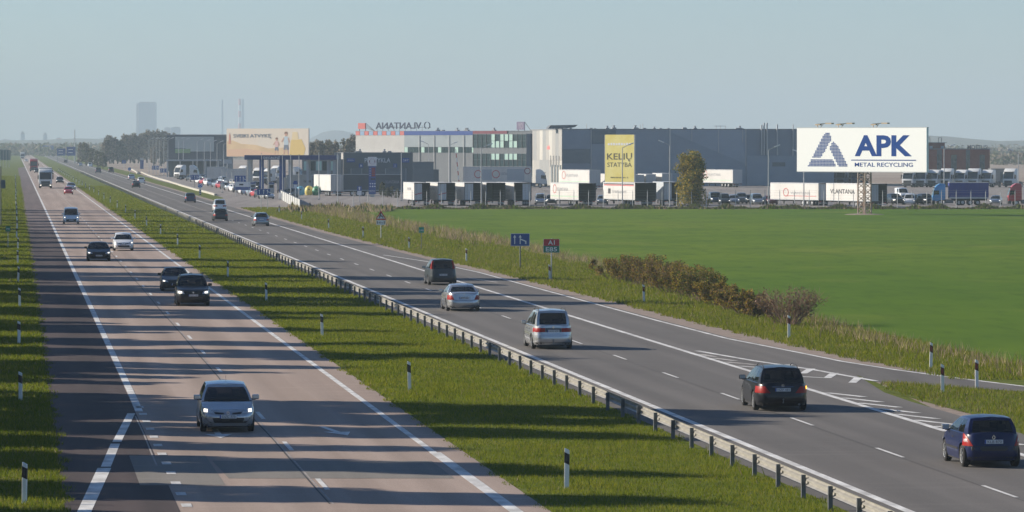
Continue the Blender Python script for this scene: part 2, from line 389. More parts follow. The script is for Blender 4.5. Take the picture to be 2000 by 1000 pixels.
# left carriageway
mark(road_l, line_rows([(158.6, 4.18), (165, 4.2), (400, 4.2), (1500, 4.2), (5000, 4.2)], 0.26))
mark(road_l, [(142.5, 2.95, 3.22), (157.5, 3.76, 4.02)])
mark(road_l, [(131.5, 2.40, 2.68), (141.6, 2.88, 3.16)])
mark(road_l, [(112, 1.36, 1.70), (131.0, 2.30, 2.68)])
mark(road_l, line_rows([(137.6, 12.18), (300, 12.12), (1000, 12.1), (5000, 12.1)], 0.21))
mark(road_l, line_rows([(100, 12.25), (137.6, 12.22)], 0.34))
dm = strip_mesh('lane_dash', [(0, -0.07, 0.07), (4.1, -0.07, 0.07)], 0, M_LINE)
def dash(parent, L, Y, me, z=0.024, name='lane_dash'):
    p, q = rp(L, Y); return place(name, me, parent, (p, q, z))
n = 0
for k in range(34): dash(road_l, 8.12, 107.0 + 15.75 * k, dm)
bm_ = strip_mesh('lane_dash', [(0, -0.13, 0.13), (1.05, -0.13, 0.13)], 0, M_LINE)
for k in range(13): dash(road_l, 4.27, 113.2 + 3.78 * k * (1.0 + 0.004 * k), bm_)
mark(road_l, line_rows([(560 + 60 * k, 8.12) for k in range(16)], 0.05), M_LINE_W, 'far_lane_line')
def wig(L, Y0, Y1, w, amp, step=6.0, seed=1):
    r = random.Random(seed); pts = []; Y = Y0; o = 0
    while Y < Y1: pts.append((Y, L + o)); o = max(-amp, min(amp, o + r.uniform(-amp, amp) * 0.4)); Y += step
    return line_rows(pts, w)
mark(road_l, wig(7.86, 118, 520, 0.045, 0.06, 5, 3), M_SEAM, 'sealed_joint', 0.019)
mark(road_l, wig(7.95, 118, 300, 0.05, 0.05, 5, 4), M_SEAM_L, 'sealed_joint', 0.0195)
mark(road_l, wig(3.97, 132, 158, 0.05, 0.03, 3, 5), M_SEAM_L, 'sealed_joint', 0.0205)
mark(road_l, [(124.5, 3.3, 5.55), (136.3, 3.3, 5.5)], M_PATCH, 'asphalt_patch', 0.0185)
mark(road_l, [(127, 5.75, 11.8), (134, 5.6, 11.8)], M_PATCH, 'asphalt_patch', 0.0188)
def arrow(parent, L, Y, turn=0.0):
    # merging arrow pointing along the traffic of that carriageway (towards the overpass)
    pts = [(-0.10, 4.6), (0.10, 4.6), (0.10, 1.8), (0.42, 1.9), (0.0, 0.0), (-0.42, 1.9), (-0.10, 1.8)]
    b = MB(); p0, q0 = rp(L, Y)
    b.add([(p0 + x + turn * (yy / 4.6), q0 + yy, 0.0245) for x, yy in pts], [(0, 1, 2, 6), (2, 3, 4, 5, 6)])
    return b.build('lane_arrow', M_LINE, parent)
arrow(road_l, 6.3, 144.3); arrow(road_l, 10.25, 145.6, -0.5)
# right carriageway
mark(road_r, line_rows([(90, 21.82), (300, 21.8), (900, 21.75), (5000, 21.7)], 0.26))
dm2 = strip_mesh('lane_dash', [(0, -0.06, 0.06), (4.2, -0.06, 0.06)], 0, M_LINE)
for k in range(34): dash(road_r, 25.42, 104.8 + 15.32 * k, dm2)
mark(road_r, line_rows([(560 + 60 * k, 25.42) for k in range(16)], 0.05), M_LINE_W, 'far_lane_line')
mark(road_r, line_rows([(147.6, 29.06), (210, 28.98), (330, 28.9), (700, 28.75), (5000, 28.7)], 0.25))
mark(road_r, line_rows([(110, 29.06), (146.0, 29.06)], 0.25))
mark(road_r, wig(25.36, 108, 300, 0.035, 0.05, 5, 8), M_SEAM, 'sealed_joint', 0.019)
OL = [(187.5, 35.0), (195, 34.1), (203, 33.7), (218, 32.8), (240, 32.58), (266, 32.5), (298, 32.4), (330, 32.35), (345, 31.9), (360, 31.35), (381, 29.7)]
mark(road_r, line_rows(OL, 0.2), M_LINE)
mark(road_r, [(306, 31.1, 31.3), (316, 30.2, 30.4)], M_LINE_W)
mark(road_r, line_rows([(179, 32.55), (188, 31.7), (196, 30.5), (205, 29.55)], 0.26), M_LINE)
b = MB()
def wline(pts, w, z=0.0265):
    for (x0, y0), (x1, y1) in zip(pts[:-1], pts[1:]):
        d = Vector((x1 - x0, y1 - y0)).normalized(); nx, ny = -d.y * w / 2, d.x * w / 2
        b.quad((x0 + nx, y0 + ny, z), (x1 + nx, y1 + ny, z), (x1 - nx, y1 - ny, z), (x0 - nx, y0 - ny, z))
wline([rw(35.0, 187.5), (17.0, 181.2), (18.9, 175.1), (23.4, 168.3), (30.2, 160)], 0.2)
b.build('edge_line', M_LINE, bpy.data.objects['slip_road'])
for k in range(9):      # hatching stripes of the painted island
    Y = 170.5 - 3.35 * k
    mark(road_r, [(Y - 2.7, 29.95, 30.25), (Y, 29.1, 29.4)], M_LINE, 'hatch_stripe', 0.0235)
for k in range(7):      # chevrons nearer the tip
    Y = 201.5 - 3.5 * k; wdt = 0.30 + 0.32 * k; tip = 29.15 + wdt
    if k < 6: mark(road_r, [(Y - 2.2 - 0.1 * k, tip - 0.14, tip + 0.16), (Y, 29.1, 29.4)], M_LINE_W if k < 3 else M_LINE, 'hatch_stripe', 0.0235)
    if k > 2: mark(road_r, [(Y - 2.3 - 0.1 * k, tip - 0.1, tip + 0.2), (Y + 1.2, tip + 0.85, tip + 1.2)], M_LINE, 'hatch_stripe', 0.0238)

# ------------------------------------------------------------------ grass (real blades)
M_G1 = mat('grass_blade', (0.158, 0.195, 0.012), 0.8, spec=0.08, var=0.3, vscale=0.35, col2=(0.250, 0.252, 0.022), transl=0.45)
M_G2 = mat('grass_blade_dark', (0.085, 0.130, 0.010), 0.8, spec=0.08, var=0.3, vscale=0.8, col2=(0.130, 0.175, 0.014), transl=0.45)
M_G3 = mat('grass_blade_straw', (0.24, 0.19, 0.085), 0.8, transl=0.25)
M_DRY = mat('dry_grass', (0.30, 0.225, 0.120), 0.85, var=0.3, vscale=0.35, col2=(0.42, 0.32, 0.19), transl=0.25)
M_DRYB = mat('dry_grass_brown', (0.19, 0.135, 0.075), 0.85, transl=0.2)
M_CROP = None and mat('crop_blade', (0.120, 0.195, 0.018), 0.85, spec=0.05, var=0.3, vscale=0.08, col2=(0.155, 0.225, 0.022), transl=0.3)
def patchy(X, Y, s):
    return 0.5 + 0.25 * np.sin(X * 1.3 * s + np.sin(Y * 0.31 * s) * 2) + 0.25 * np.sin(Y * 0.17 * s + np.sin(X * 0.9 * s) * 3)
def blades(name, regs, mats, label, cat, probs, patch=0.0, pscale=1.0, maxb=None):
    V = []; Fc = []; MI = []; off = 0
    for dens, L0, L1, Y0, Y1, hgt, wid in regs:
        f0 = L0 if callable(L0) else (lambda Y, a=L0: np.full_like(Y, a)); f1 = L1 if callable(L1) else (lambda Y, a=L1: np.full_like(Y, a))
        wmax = float(np.max(f1(np.linspace(Y0, Y1, 20)) - f0(np.linspace(Y0, Y1, 20))))
        n = int(dens * wmax * (Y1 - Y0))
        Y = RNG.uniform(Y0, Y1, n); t = RNG.uniform(0, 1, n); a, c = f0(Y), f1(Y)
        keep = RNG.uniform(0, 1, n) < (c - a) / wmax
        L = a + (c - a) * t + 0.16 * np.sin(Y * 1.7) * (np.abs(t - 0.5) * 2) ** 6 + 0.12 * np.sin(Y * 0.53) * (np.abs(t - 0.5) * 2) ** 6
        if patch > 0: keep &= RNG.uniform(0, 1, n) < (1 - patch) + patch * np.clip((patchy(L, Y, pscale) - 0.3) * 2.5, 0, 1)
        L, Y = L[keep], Y[keep]; n = len(Y); X = L - TAN * Y
        h = hgt * RNG.uniform(0.55, 1.35, n) * (0.75 + 0.5 * patchy(X, Y, 0.8)); w = wid * RNG.uniform(0.7, 1.4, n)
        az = RNG.uniform(0, 2 * np.pi, n); ln = RNG.uniform(0.1, 0.8, n) * h; la = RNG.uniform(0, 2 * np.pi, n)
        v = np.zeros((n, 3, 3)); dx, dy = np.cos(az) * w / 2, np.sin(az) * w / 2
        v[:, 0] = np.stack([X - dx, Y - dy, np.zeros(n)], 1); v[:, 1] = np.stack([X + dx, Y + dy, np.zeros(n)], 1)
        v[:, 2] = np.stack([X + np.cos(la) * ln, Y + np.sin(la) * ln, h], 1)
        V.append(v.reshape(-1, 3)); Fc.append(np.arange(3 * n).reshape(n, 3) + off); off += 3 * n
        MI.append(RNG.choice(len(mats), n, p=probs))
    o = place(name, np_mesh(name, np.concatenate(V), np.concatenate(Fc), mats, np.concatenate(MI)))
    tag(o, label, cat, kind='stuff'); return o
G3 = [M_G1, M_G2, M_G3]
blades('grass', [(190, 13.05, 20.25, 108, 165, 0.085, 0.018), (110, 13.05, 20.25, 165, 260, 0.11, 0.03), (45, 13.0, 20.3, 260, 480, 0.12, 0.05), (12, 13.0, 20.3, 480, 1000, 0.13, 0.10)],
       G3, 'short mown green grass of the central strip', 'grass', [0.62, 0.34, 0.04])
blades('grass', [(190, -1.6, 1.35, 108, 165, 0.12, 0.022), (110, -2.2, 1.35, 165, 300, 0.13, 0.03), (40, -4.0, 1.35, 300, 600, 0.14, 0.05), (14, -6, 1.35, 600, 1300, 0.15, 0.1)],
       [M_G1, M_G2, M_G3], 'mown grass on the verge left of the dark shoulder', 'grass', [0.5, 0.42, 0.08])
rl = lambda Y: np.interp(Y, [186, 195, 203, 218, 240, 330, 400, 480, 700], [35.6, 35.0, 34.7, 34.3, 34.0, 33.4, 32.5, 31.9, 31.4])
blades('grass', [(80, rl, 41, 180, 260, 0.16, 0.035), (45, rl, 42.5, 260, 400, 0.18, 0.05), (22, rl, 43, 400, 660, 0.18, 0.08)],
       [M_G1, M_G2, M_G3], 'rough green grass along the right edge of the motorway', 'grass', [0.56, 0.30, 0.14], 0.15)
gl = lambda Y: np.interp(Y, [100, 146, 153, 159, 171, 178], [31.15, 31.2, 31.95, 31.75, 31.7, 32.6])
gr = lambda Y: np.interp(Y, [100, 150, 158, 164, 171.5, 178], [46, 44.5, 43.3, 39.8, 36.2, 32.8])
blades('grass', [(110, gl, gr, 118, 178, 0.14, 0.028)], [M_G1, M_G2, M_G3], 'grass tufts on the wedge beside the slip road', 'grass', [0.5, 0.28, 0.22])
fl = lambda Y: np.interp(Y, [165, 215, 290, 400, 520, 640], [41.2, 40.3, 42.5, 45, 44, 42.5])
blades('dry_grass', [(15, lambda Y: fl(Y) - 2.4, lambda Y: fl(Y) + 0.2, 165, 420, 0.50, 0.035), (10, lambda Y: fl(Y) - 4.5, lambda Y: fl(Y) + 0.4, 420, 655, 0.62, 0.07)],
       [M_DRY, M_DRYB, M_G1], 'tall straw coloured dry grass along the edge of the crop field', 'dry grass', [0.60, 0.15, 0.25], 0.9, 0.9)
blades('weeds', [(3.0, 13.0, 13.5, 108, 500, 0.13, 0.03), (3.0, 0.7, 1.35, 108, 500, 0.15, 0.03), (2.0, 19.7, 20.35, 108, 500, 0.26, 0.035), (1.2, rl, 41, 180, 420, 0.34, 0.04)],
       [M_G2, M_G1, M_DRY], 'scattered taller tufts and weeds along the asphalt edges', 'weeds', [0.4, 0.3, 0.3], 0.6, 1.3)
def weeds(name, n, Yc, dy, x0, x1, hgt, mats, probs, label):
    n = int(n); Y = RNG.normal(Yc, dy, n); X = RNG.uniform(x0, x1, n); c = np.clip((patchy(X, Y, 0.7) - 0.2) * 1.6, 0.15, 1.2)
    h = hgt * RNG.uniform(0.4, 1.2, n) * c; w = 0.14 * RNG.uniform(0.6, 1.4, n); az = RNG.uniform(0, 6.28, n); v = np.zeros((n, 3, 3))
    v[:, 0] = np.stack([X - np.cos(az) * w, Y - np.sin(az) * w, 0 * X], 1); v[:, 1] = np.stack([X + np.cos(az) * w, Y + np.sin(az) * w, 0 * X], 1)
    v[:, 2] = np.stack([X + RNG.normal(0, .15, n), Y + RNG.normal(0, .15, n), h], 1)
    o = place(name, np_mesh(name, v.reshape(-1, 3), np.arange(3 * n).reshape(n, 3), mats, RNG.choice(len(mats), n, p=probs)))
    tag(o, label, 'weeds', kind='stuff')
M_WEED = mat('dark_weeds', (0.055, 0.062, 0.024), 0.9, transl=0.15)
weeds('weeds', 26000, 653, 2.6, -18, 75, 0.62, [M_WEED, M_DRYB, M_G2], [0.6, 0.2, 0.2], 'dark overgrown weeds along the far edge of the crop field')
weeds('weeds', 7000, 640, 9, -31, -16, 0.8, [M_WEED, M_DRY, M_G2], [0.25, 0.55, 0.2], 'reddish dry weeds beside the end of the grey fence')

# ------------------------------------------------------------------ crash barrier
RAIL_L = 20.0
r0 = rw(RAIL_L, 96.0)
rail = thing('crash_barrier', 'long galvanised steel crash barrier with dark posts along the median', 'crash barrier', (r0[0], r0[1], 0), PHI)
prof = [(0.0, 0.62), (0.02, 0.605), (0.075, 0.575), (0.075, 0.525), (0.012, 0.495), (0.012, 0.455), (0.075, 0.425), (0.075, 0.375), (0.02, 0.345), (0.0, 0.33)]
def beam_mesh(ln, name):
    b = MB(); vs = []; fs = []; k = len(prof)
    for y in (0.0, ln):
        for x, z in prof: vs.append((0.055 + x, y, z))
        for x, z in prof: vs.append((0.048 + x, y, z))
    for a in range(k - 1):
        fs.append((a, a + 1, 2 * k + a + 1, 2 * k + a)); fs.append((k + a + 1, k + a, 3 * k + a, 3 * k + a + 1))
    fs += [(0, 2 * k, 3 * k, k), (k - 1, 2 * k - 1, 4 * k - 1, 3 * k - 1)]
    b.add(vs, fs); return b.mesh(name, M_STEEL, smooth=30)
bm4 = beam_mesh(3.98, 'beam')
pb = MB(); pb.mm(-0.055, 0.055, -0.05, -0.044, -0.3, 0.60); pb.mm(-0.055, -0.049, -0.044, 0.044, -0.3, 0.60); pb.mm(-0.055, 0.055, 0.044, 0.05, -0.3, 0.60); pb.mm(-0.049, 0.02, -0.04, 0.04, -0.3, 0.597)
pm = pb.mesh('post', M_STEEL_D)
sb = MB(); sb.tube((0.03, 0, 0.46), (0.065, 0, 0.46), 0.03, n=6); sb.mm(-0.02, 0.047, 0.06, 0.16, 0.40, 0.56)
sm = sb.mesh('bracket', M_STEEL)
for k in range(108):
    place('beam', bm4, rail, (0, 3.98 * k, 0)); place('post', pm, rail, (0, 3.98 * k + 0.3, 0))
    if k < 60: place('bracket', sm, rail, (0, 3.98 * k + 0.3, 0))
far = MB(); ys = 3.98 * 108
for k in range(230): far.mm(-0.05, 0.05, ys + 3.98 * k, ys + 3.98 * k + 0.1, 0, 0.6)
far.prism([(0.05, 0.33), (0.12, 0.36), (0.12, 0.58), (0.05, 0.62)], 'y', ys, ys + 3.98 * 230)
tag(far.build('far_rail', M_STEEL, rail), kind='stuff')

# ------------------------------------------------------------------ delineator posts
def post_meshes():
    b = MB(); poly = [(-0.06, 0.0), (0.06, 0.0), (0.06, 1.0), (-0.06, 1.06)]
    b.prism(poly, 'y', -0.045, 0.045); body = b.mesh('post_body', M_POST, bevel=0.012)
    b = MB(); b.prism([(-0.064, 0.68), (0.064, 0.62), (0.064, 0.90), (-0.064, 0.96)], 'y', -0.049, 0.049)
    bk = b.mesh('band', M_BLACK, bevel=0.01)
    b2 = MB(); b2.prism([(-0.064, 0.68), (0.064, 0.62), (0.064, 0.90), (-0.064, 0.96)], 'y', -0.049, 0.049)
    rd = b2.mesh('band', mat('band_brown', (0.09, 0.028, 0.02), 0.5), bevel=0.01)
    b = MB(); b.mm(-0.022, 0.022, -0.056, -0.049, 0.72, 0.88); rf = b.mesh('reflector', mat('reflector_grey', (0.05, 0.05, 0.05), 0.3))
    b = MB(); b.mm(-0.022, 0.022, -0.056, -0.049, 0.72, 0.88); rr = b.mesh('reflector', M_RED_REFL)
    return body, bk, rd, rf, rr
PB, PK, PR, RF, RR = post_meshes()
def delineator(L, Y, red, label, group, h=1.0, z=0.0, xy=None):
    x, y = xy if xy else rw(L, Y)
    t = thing('delineator_post', label, 'post', (x, y, z), PHI * 0.3, group); t.scale = (1, 1, h)
    t.rotation_euler = (random.uniform(-.02, .02), random.uniform(-.035, .035), random.uniform(-.2, .2))
    place('post_body', PB, t); bd = place('band', PR if red else PK, t); place('reflector', RR if red else RF, bd)
for k in range(30):
    lab = f'white post with black band in the central grass, {ORD[k]}' if k < 12 else 'tiny far white post in the central grass near the horizon'
    delineator(14.4, 123.5 + 49 * k, False, lab, 'delineator posts along the central grass' if k < 12 else 'far delineator posts of the central grass', random.uniform(0.97, 1.05))
for k in range(24):
    lab = f'white post with black band on the left verge, {ORD[k]}' if k < 12 else 'tiny far white post on the left verge near the horizon'
    delineator(0.26 + random.uniform(-.05, .05), 118.2 + 47.3 * k, False, lab, 'delineator posts along the left verge' if k < 12 else 'far delineator posts of the left verge', random.uniform(0.95, 1.05))
RP = [(1841, 768, 'at the near end of the grass wedge'), (1908, 758, 'turned edge on, right of the slip road'), (1818, 720, 'below the green field near the right picture edge'), (1541, 660, 'in front of the reddish bare bush'),
      (1258, 592, 'in front of the yellowing hedge'), (1074, 548, 'at the foot of the red and green route sign'), (911, 512, 'between the green marker and the blue lane sign'),
      (799, 487, 'just left of the small green marker sign'), (709, 464, 'just left of the triangular deer sign'), (642, 447, 'second beyond the deer sign'), (589, 430, 'third beyond the deer sign'), (545, 416, 'fourth beyond the deer sign, near the silver estate')]
for px, py, wh in RP:
    x, y = gp(px, py)
    delineator(0, 0, True, f'white post with brown band {wh}', 'delineator posts along the right verge', 1.0, xy=(x, y))

# ------------------------------------------------------------------ cars
def paint(name, c, metal=0.35, rough=0.32): return mat('paint_' + name, c, rough, metal if max(c) > .15 else 0.0, coat=0.7 if max(c) > .15 else 0.35, spec=0.5 if max(c) > .15 else 0.25)
P_NAVY = paint('navy', (0.007, 0.014, 0.062)); P_BLACK = paint('black', (0.005, 0.006, 0.010)); P_SILVER = paint('silver', (0.50, 0.51, 0.52), 0.65, 0.27)
P_SILVB = paint('silver_blue', (0.32, 0.36, 0.40), 0.6, 0.27); P_DGREY = paint('dark_grey', (0.028, 0.035, 0.042)); P_WHITE = paint('white', (0.80, 0.81, 0.81), 0.0)
P_RED = paint('red', (0.42, 0.015, 0.02), 0.1); P_GREY = paint('mid_grey', (0.16, 0.17, 0.18)); P_DBLUE = paint('dark_blue', (0.03, 0.05, 0.10)); P_LBLUE = paint('light_blue', (0.05, 0.26, 0.55), 0.1)
P_TRUCKB = paint('truck_blue', (0.025, 0.06, 0.42), 0.0); P_BEIGE = paint('beige', (0.42, 0.38, 0.31)); P_MAROON = paint('maroon', (0.16, 0.02, 0.03), 0.1)

def car_proto(S, full=True):
    L, W, Ht, wr_ = S['L'], S['W'], S['H'], S.get('wheel', 0.31)
    ya_r, ya_f = -L / 2 + S['ro'], L / 2 - S['fo']
    n = S.get('n', 5.5); sill = S.get('sill', 0.20)
    zt = interp(S['top'])
    insR = interp(S.get('insR', [(0.2, 0.10), (0.36, 0.0), (0.55, 0.01), (0.75, 0.05), (1.0, 0.12)]))
    insF = interp(S.get('insF', [(0.2, 0.14), (0.34, 0.02), (0.5, 0.0), (0.62, 0.06), (0.75, 0.22), (0.95, 0.5)]))
    wz = interp([(0.15, 0.93), (0.34, 0.985), (0.6, 1.0), (0.85, 0.975), (1.15, 0.93)])
    def wallP(C, Sx, z, off=0.0):
        a = (L / 2 - (insF(z) if C > 0 else insR(z)) + off)
        return (Sx * (W / 2 * wz(z) + off), C * a, z)
    def CS_y(y): # side column at longitudinal y
        C = max(-0.999, min(0.999, y / (L / 2))); return C, (1 - abs(C) ** n) ** (1 / n)
    R = wr_ + 0.055
    ys = set(np.linspace(-0.955, 0.955, 25) * L / 2)
    ys = {y for y in ys if abs(y - ya_r) > R + 0.03 and abs(y - ya_f) > R + 0.03}
    for yw in (ya_r, ya_f):
        for t in np.linspace(0, math.pi, 13): ys.add(yw + R * math.cos(t))
        ys.add(yw + R + 0.006); ys.add(yw - R - 0.006)
    ys = sorted(y for y in ys if abs(y) < 0.965 * L / 2)
    cols = []
    edge = (1 - 0.965 ** n) ** (1 / n)
    ends = np.linspace(-edge * 0.95, edge * 0.95, 11)
    for s in ends: cols.append((-(1 - abs(s) ** n) ** (1 / n), s, None))
    for y in ys: c, s = CS_y(y); cols.append((c, s, y))
    for s in ends[::-1]: cols.append(((1 - abs(s) ** n) ** (1 / n), s, None))
    for y in ys[::-1]: c, s = CS_y(y); cols.append((c, -s, y))
    NR = 9; N = len(cols)
    def topz(C): return zt(C * L / 2)
    vs = []
    for C, s, y in cols:
        zb = sill
        if y is not None:
            for yw in (ya_r, ya_f):
                d = abs(y - yw)
                if d <= R + 1e-4: zb = max(sill, wr_ + math.sqrt(max(0, R * R - d * d)))
        ztop = topz(C)
        for r in range(NR):
            z = lerp(zb, ztop, (r / (NR - 1)) ** 0.9); vs.append(wallP(C, s, z))
    body = MB(); fs = []
    for i in range(N):
        j = (i + 1) % N
        for r in range(NR - 1): fs.append((i * NR + r, j * NR + r, j * NR + r + 1, i * NR + r + 1))
    # cap
    base = len(vs); K = [0.05, 0.2, 0.5, 0.8, 1.0]; crown = S.get('crown', 0.045)
    for C, s, y in cols:
        z0 = topz(C); x0, y0, _ = wallP(C, s, z0)
        for t in K: vs.append((x0 * (1 - t), y0 - math.copysign(0.02, C) * t, z0 + 0.012 + crown * (1 - (1 - t) ** 2)))
    kk = len(K); inner = []
    yb_r, yb_f = S['yb_r'], S['yb_f']
    for i in range(N):
        j = (i + 1) % N
        fs.append((i * NR + NR - 1, j * NR + NR - 1, base + j * kk, base + i * kk))
        for a in range(kk - 1):
            f = (base + i * kk + a, base + j * kk + a, base + j * kk + a + 1, base + i * kk + a + 1)
            ym = (vs[f[0]][1] + vs[f[1]][1]) / 2
            (inner if yb_r + 0.06 < ym < yb_f - 0.1 else fs).append(f)
    body.add(vs, fs)
    floor = MB(); floor.add(vs, inner)
    # cabin
    def topw(y):
        C, s = CS_y(y); return wallP(C, s, zt(y))[0]
    yr_r, yr_f, wr = S['yr_r'], S['yr_f'], S['wroof']
    br, bf, br2, bf2 = 0.10, 0.22, 0.06, 0.12
    Y0, Y1, Z0, Z1 = yb_r + br, yb_f - bf, yr_r + br2, yr_f - bf2
    tsR = [-1, -0.84, -0.5, 0, 0.5, 0.84, 1]; tsF = [1, 0.9, 0.55, 0.2, -0.2, -0.55, -0.9, -1]
    sides = S['side']      # list of (s, glass?) from rear to front, s in (0,1)
    cc = [('R', t) for t in tsR] + [('S', 1, s) for s, g in sides] + [('F', t) for t in tsF] + [('S', -1, s) for s, g in sides[::-1]]
    def zroof(y):
        u = (y - (yr_r + yr_f) / 2) / ((yr_f - yr_r) / 2); u = max(-1.2, min(1.2, u))
        return Ht - 0.055 - (0.07 if u > 0 else S.get('rdrop', 0.04)) * u * u
    def wbel(s): return topw(lerp(Y0, Y1, s)) * 0.972
    def wrf(s): return wr * (1 - 0.05 * (s - 0.4) ** 2 * 4 * 0.5)
    def bp(c):
        if c[0] == 'R': return Vector((c[1] * wbel(0), yb_r + br * c[1] ** 2, zt(yb_r) - 0.005 + 0.0 * c[1]))
        if c[0] == 'F': return Vector((c[1] * wbel(1), yb_f - bf * c[1] ** 2, zt(yb_f) + 0.025 * (1 - c[1] ** 2) - 0.01))
        y = lerp(Y0, Y1, c[2]); return Vector((c[1] * wbel(c[2]), y, lerp(zt(yb_r), zt(yb_f), c[2]) - 0.01 if True else 0))
    def tp(c):
        if c[0] == 'R': y = yr_r + br2 * c[1] ** 2; return Vector((c[1] * wrf(0), y, zroof(y) + 0.02 * (1 - c[1] ** 2)))
        if c[0] == 'F': y = yr_f - bf2 * c[1] ** 2; return Vector((c[1] * wrf(1), y, zroof(y) + 0.02 * (1 - c[1] ** 2)))
        y = lerp(Z0, Z1, c[2]); return Vector((c[1] * wrf(c[2]), y, zroof(y)))
    VR = [0, 0.10, 0.36, 0.62, 0.88, 1.0]
    def cabP(c, v, off=0.0):
        p = bp(c).lerp(tp(c), v); q = math.sin(math.pi * v)
        if c[0] == 'R': p.y -= 0.03 * q + off; p.x += math.copysign(0.03 * q, c[1]) * abs(c[1]) if c[1] else 0
        elif c[0] == 'F': p.y += 0.035 * q + off; p.x += (0.03 * q) * c[1]
        else: p.x += c[1] * (0.03 * q + off)
        return p
    M = len(cc); nr = len(VR); cv = [tuple(cabP(c, v)) for c in cc for v in VR]
    shell = []; glass = {}
    flags = []
    for i, c in enumerate(cc):
        d = cc[(i + 1) % M]
        if c[0] == 'R' and d[0] == 'R': flags.append('rear_window' if abs(c[1] + d[1]) / 2 < 0.85 else None)
        elif c[0] == 'F' and d[0] == 'F': flags.append('windscreen' if abs(c[1] + d[1]) / 2 < 0.9 else None)
        else:
            sd = c[1] if c[0] == 'S' else d[1]
            if c[0] == 'S' and d[0] == 'S':
                s = min(c[2], d[2]); g = dict(sides)[s]
                flags.append(f'side_window{g}{sd}' if g else None)
            else: flags.append(None)
    rv0 = S.get('rv0', 1)
    for i in range(M):
        j = (i + 1) % M
        for r in range(nr - 1):
            f = (i * nr + r, j * nr + r, j * nr + r + 1, i * nr + r + 1)
            lo = rv0 if flags[i] == 'rear_window' else (0 if flags[i] == 'windscreen' else 1)
            if flags[i] and lo <= r <= 3: glass.setdefault(flags[i], []).append(f)
            else: shell.append(f)
    o = len(cv); rk = [0.06, 0.3, 0.65, 1.0]
    for c in cc:
        p = tp(c)
        for t in rk: cv.append((p.x * (1 - t), p.y, p.z + 0.006 + 0.05 * (1 - (1 - t) ** 2)))
    for i in range(M):
        j = (i + 1) % M
        shell.append((i * nr + nr - 1, j * nr + nr - 1, o + j * 4, o + i * 4))
        for a in range(3): shell.append((o + i * 4 + a, o + j * 4 + a, o + j * 4 + a + 1, o + i * 4 + a + 1))
    cab = MB(); cab.add(cv, shell)
    parts = []   # (name, mesh, is_paint, [subparts])
    def P(name, mesh, pt=False, subs=()): parts.append((name, mesh, pt, list(subs)))
    if full:
        P('body', body.mesh('body', P_SILVER, smooth=38), True)
        P('cabin_shell', cab.mesh('cabin_shell', P_SILVER, smooth=35), True)
    else:
        body.add(cv, shell); P('body', body.mesh('body', P_SILVER, smooth=38), True)
    for g, ff in glass.items():
        b = MB(); b.add(cv, ff); P('side_window' if g.startswith('side') else g, b.mesh('glass', M_GLASS, smooth=40))
    fm = floor.mesh('cabin_floor', M_INT)
    # underbody and wheels
    u = MB(); u.mm(-W / 2 + 0.24, W / 2 - 0.24, -L / 2 + 0.16, L / 2 - 0.2, 0.17, 0.60); u.mm(-W / 2 + 0.06, W / 2 - 0.06, ya_r + R + .02, ya_f - R - .02, 0.16, 0.4)
    u.mm(-W / 2 + 0.34, W / 2 - 0.34, -L / 2 + 0.12, ya_r - R, 0.19, 0.5)
    P('underbody', u.mesh('underbody', M_INT))
    tw = 0.195
    t = MB(); r_i = wr_ * 0.66
    t.lathe([(r_i, -tw / 2 + .01), (wr_ - 0.03, -tw / 2), (wr_, -tw / 2 + 0.03), (wr_, tw / 2 - 0.03), (wr_ - 0.03, tw / 2), (r_i, tw / 2 - .01)], (0, 0, 0), 'x', 22 if full else 12)
    tm = t.mesh('tyre', M_TYRE, smooth=40)
    def rim_mesh(sd):
        b = MB(); x0 = sd * (tw / 2 - 0.035)
        b.lathe([(r_i + 0.002, sd * (tw / 2 - 0.008)), (r_i - 0.02, sd * (tw / 2 - 0.015)), (r_i - 0.025, x0 - sd * 0.05), (0.03, x0 - sd * 0.04), (0.0, x0 - sd * 0.04)], (0, 0, 0), 'x', 18 if full else 10)
        if full:
            for k in range(5):
                a = 2 * math.pi * k / 5; d = Vector((0, math.cos(a), math.sin(a)))
                b.bar(Vector((x0, 0, 0)) + d * 0.02, Vector((x0 + sd * 0.005, 0, 0)) + d * (r_i - 0.015), 0.045, 0.03)
            b.tube((x0 - sd * 0.02, 0, 0), (x0 + sd * 0.012, 0, 0), 0.045, n=8)
        return b.mesh('rim', M_RIM, smooth=30)
    rims = {1: rim_mesh(1), -1: rim_mesh(-1)}
    hub = MB(); hub.tube((-0.07, 0, 0), (0.07, 0, 0), 0.05, n=8); hm = hub.mesh('wheel', M_RIM_D)
    wheels = []
    for sd in (-1, 1):
        for yw in (ya_r, ya_f): wheels.append(((sd * (W / 2 - 0.115), yw, wr_), sd))
    th2 = n / 2
    def patch(side, q, name, m, off=0.01, nu=6, nv=4, skirt=True):
        """side 'r'/'f': corner = (x, z) across the end; wraps onto the flank when |x| > W/2*edge; q = 4 corners"""
        def CS(x):
            xx = x / (W / 2)
            if abs(xx) <= 0.93:
                C = (1 - abs(xx) ** n) ** (1 / n); return (-C if side == 'r' else C), xx
            e = (abs(xx) - 0.93) * (W / 2)                      # metres past the corner, along the flank
            C = max(0.05, (1 - 0.93 ** n) ** (1 / n) - e / (L / 2)); s = math.copysign((1 - C ** n) ** (1 / n), xx); return (-C if side == 'r' else C), s
        b = MB(); v = []
        for a in range(nu + 1):
            for c in range(nv + 1):
                x = lerp(lerp(q[0][0], q[1][0], a / nu), lerp(q[3][0], q[2][0], a / nu), c / nv)
                z = lerp(lerp(q[0][1], q[1][1], a / nu), lerp(q[3][1], q[2][1], a / nu), c / nv)
                C, s = CS(x); bd = a in (0, nu) or c in (0, nv)
                v.append(wallP(C, s, z, off * (0.45 if bd else 1.0)))
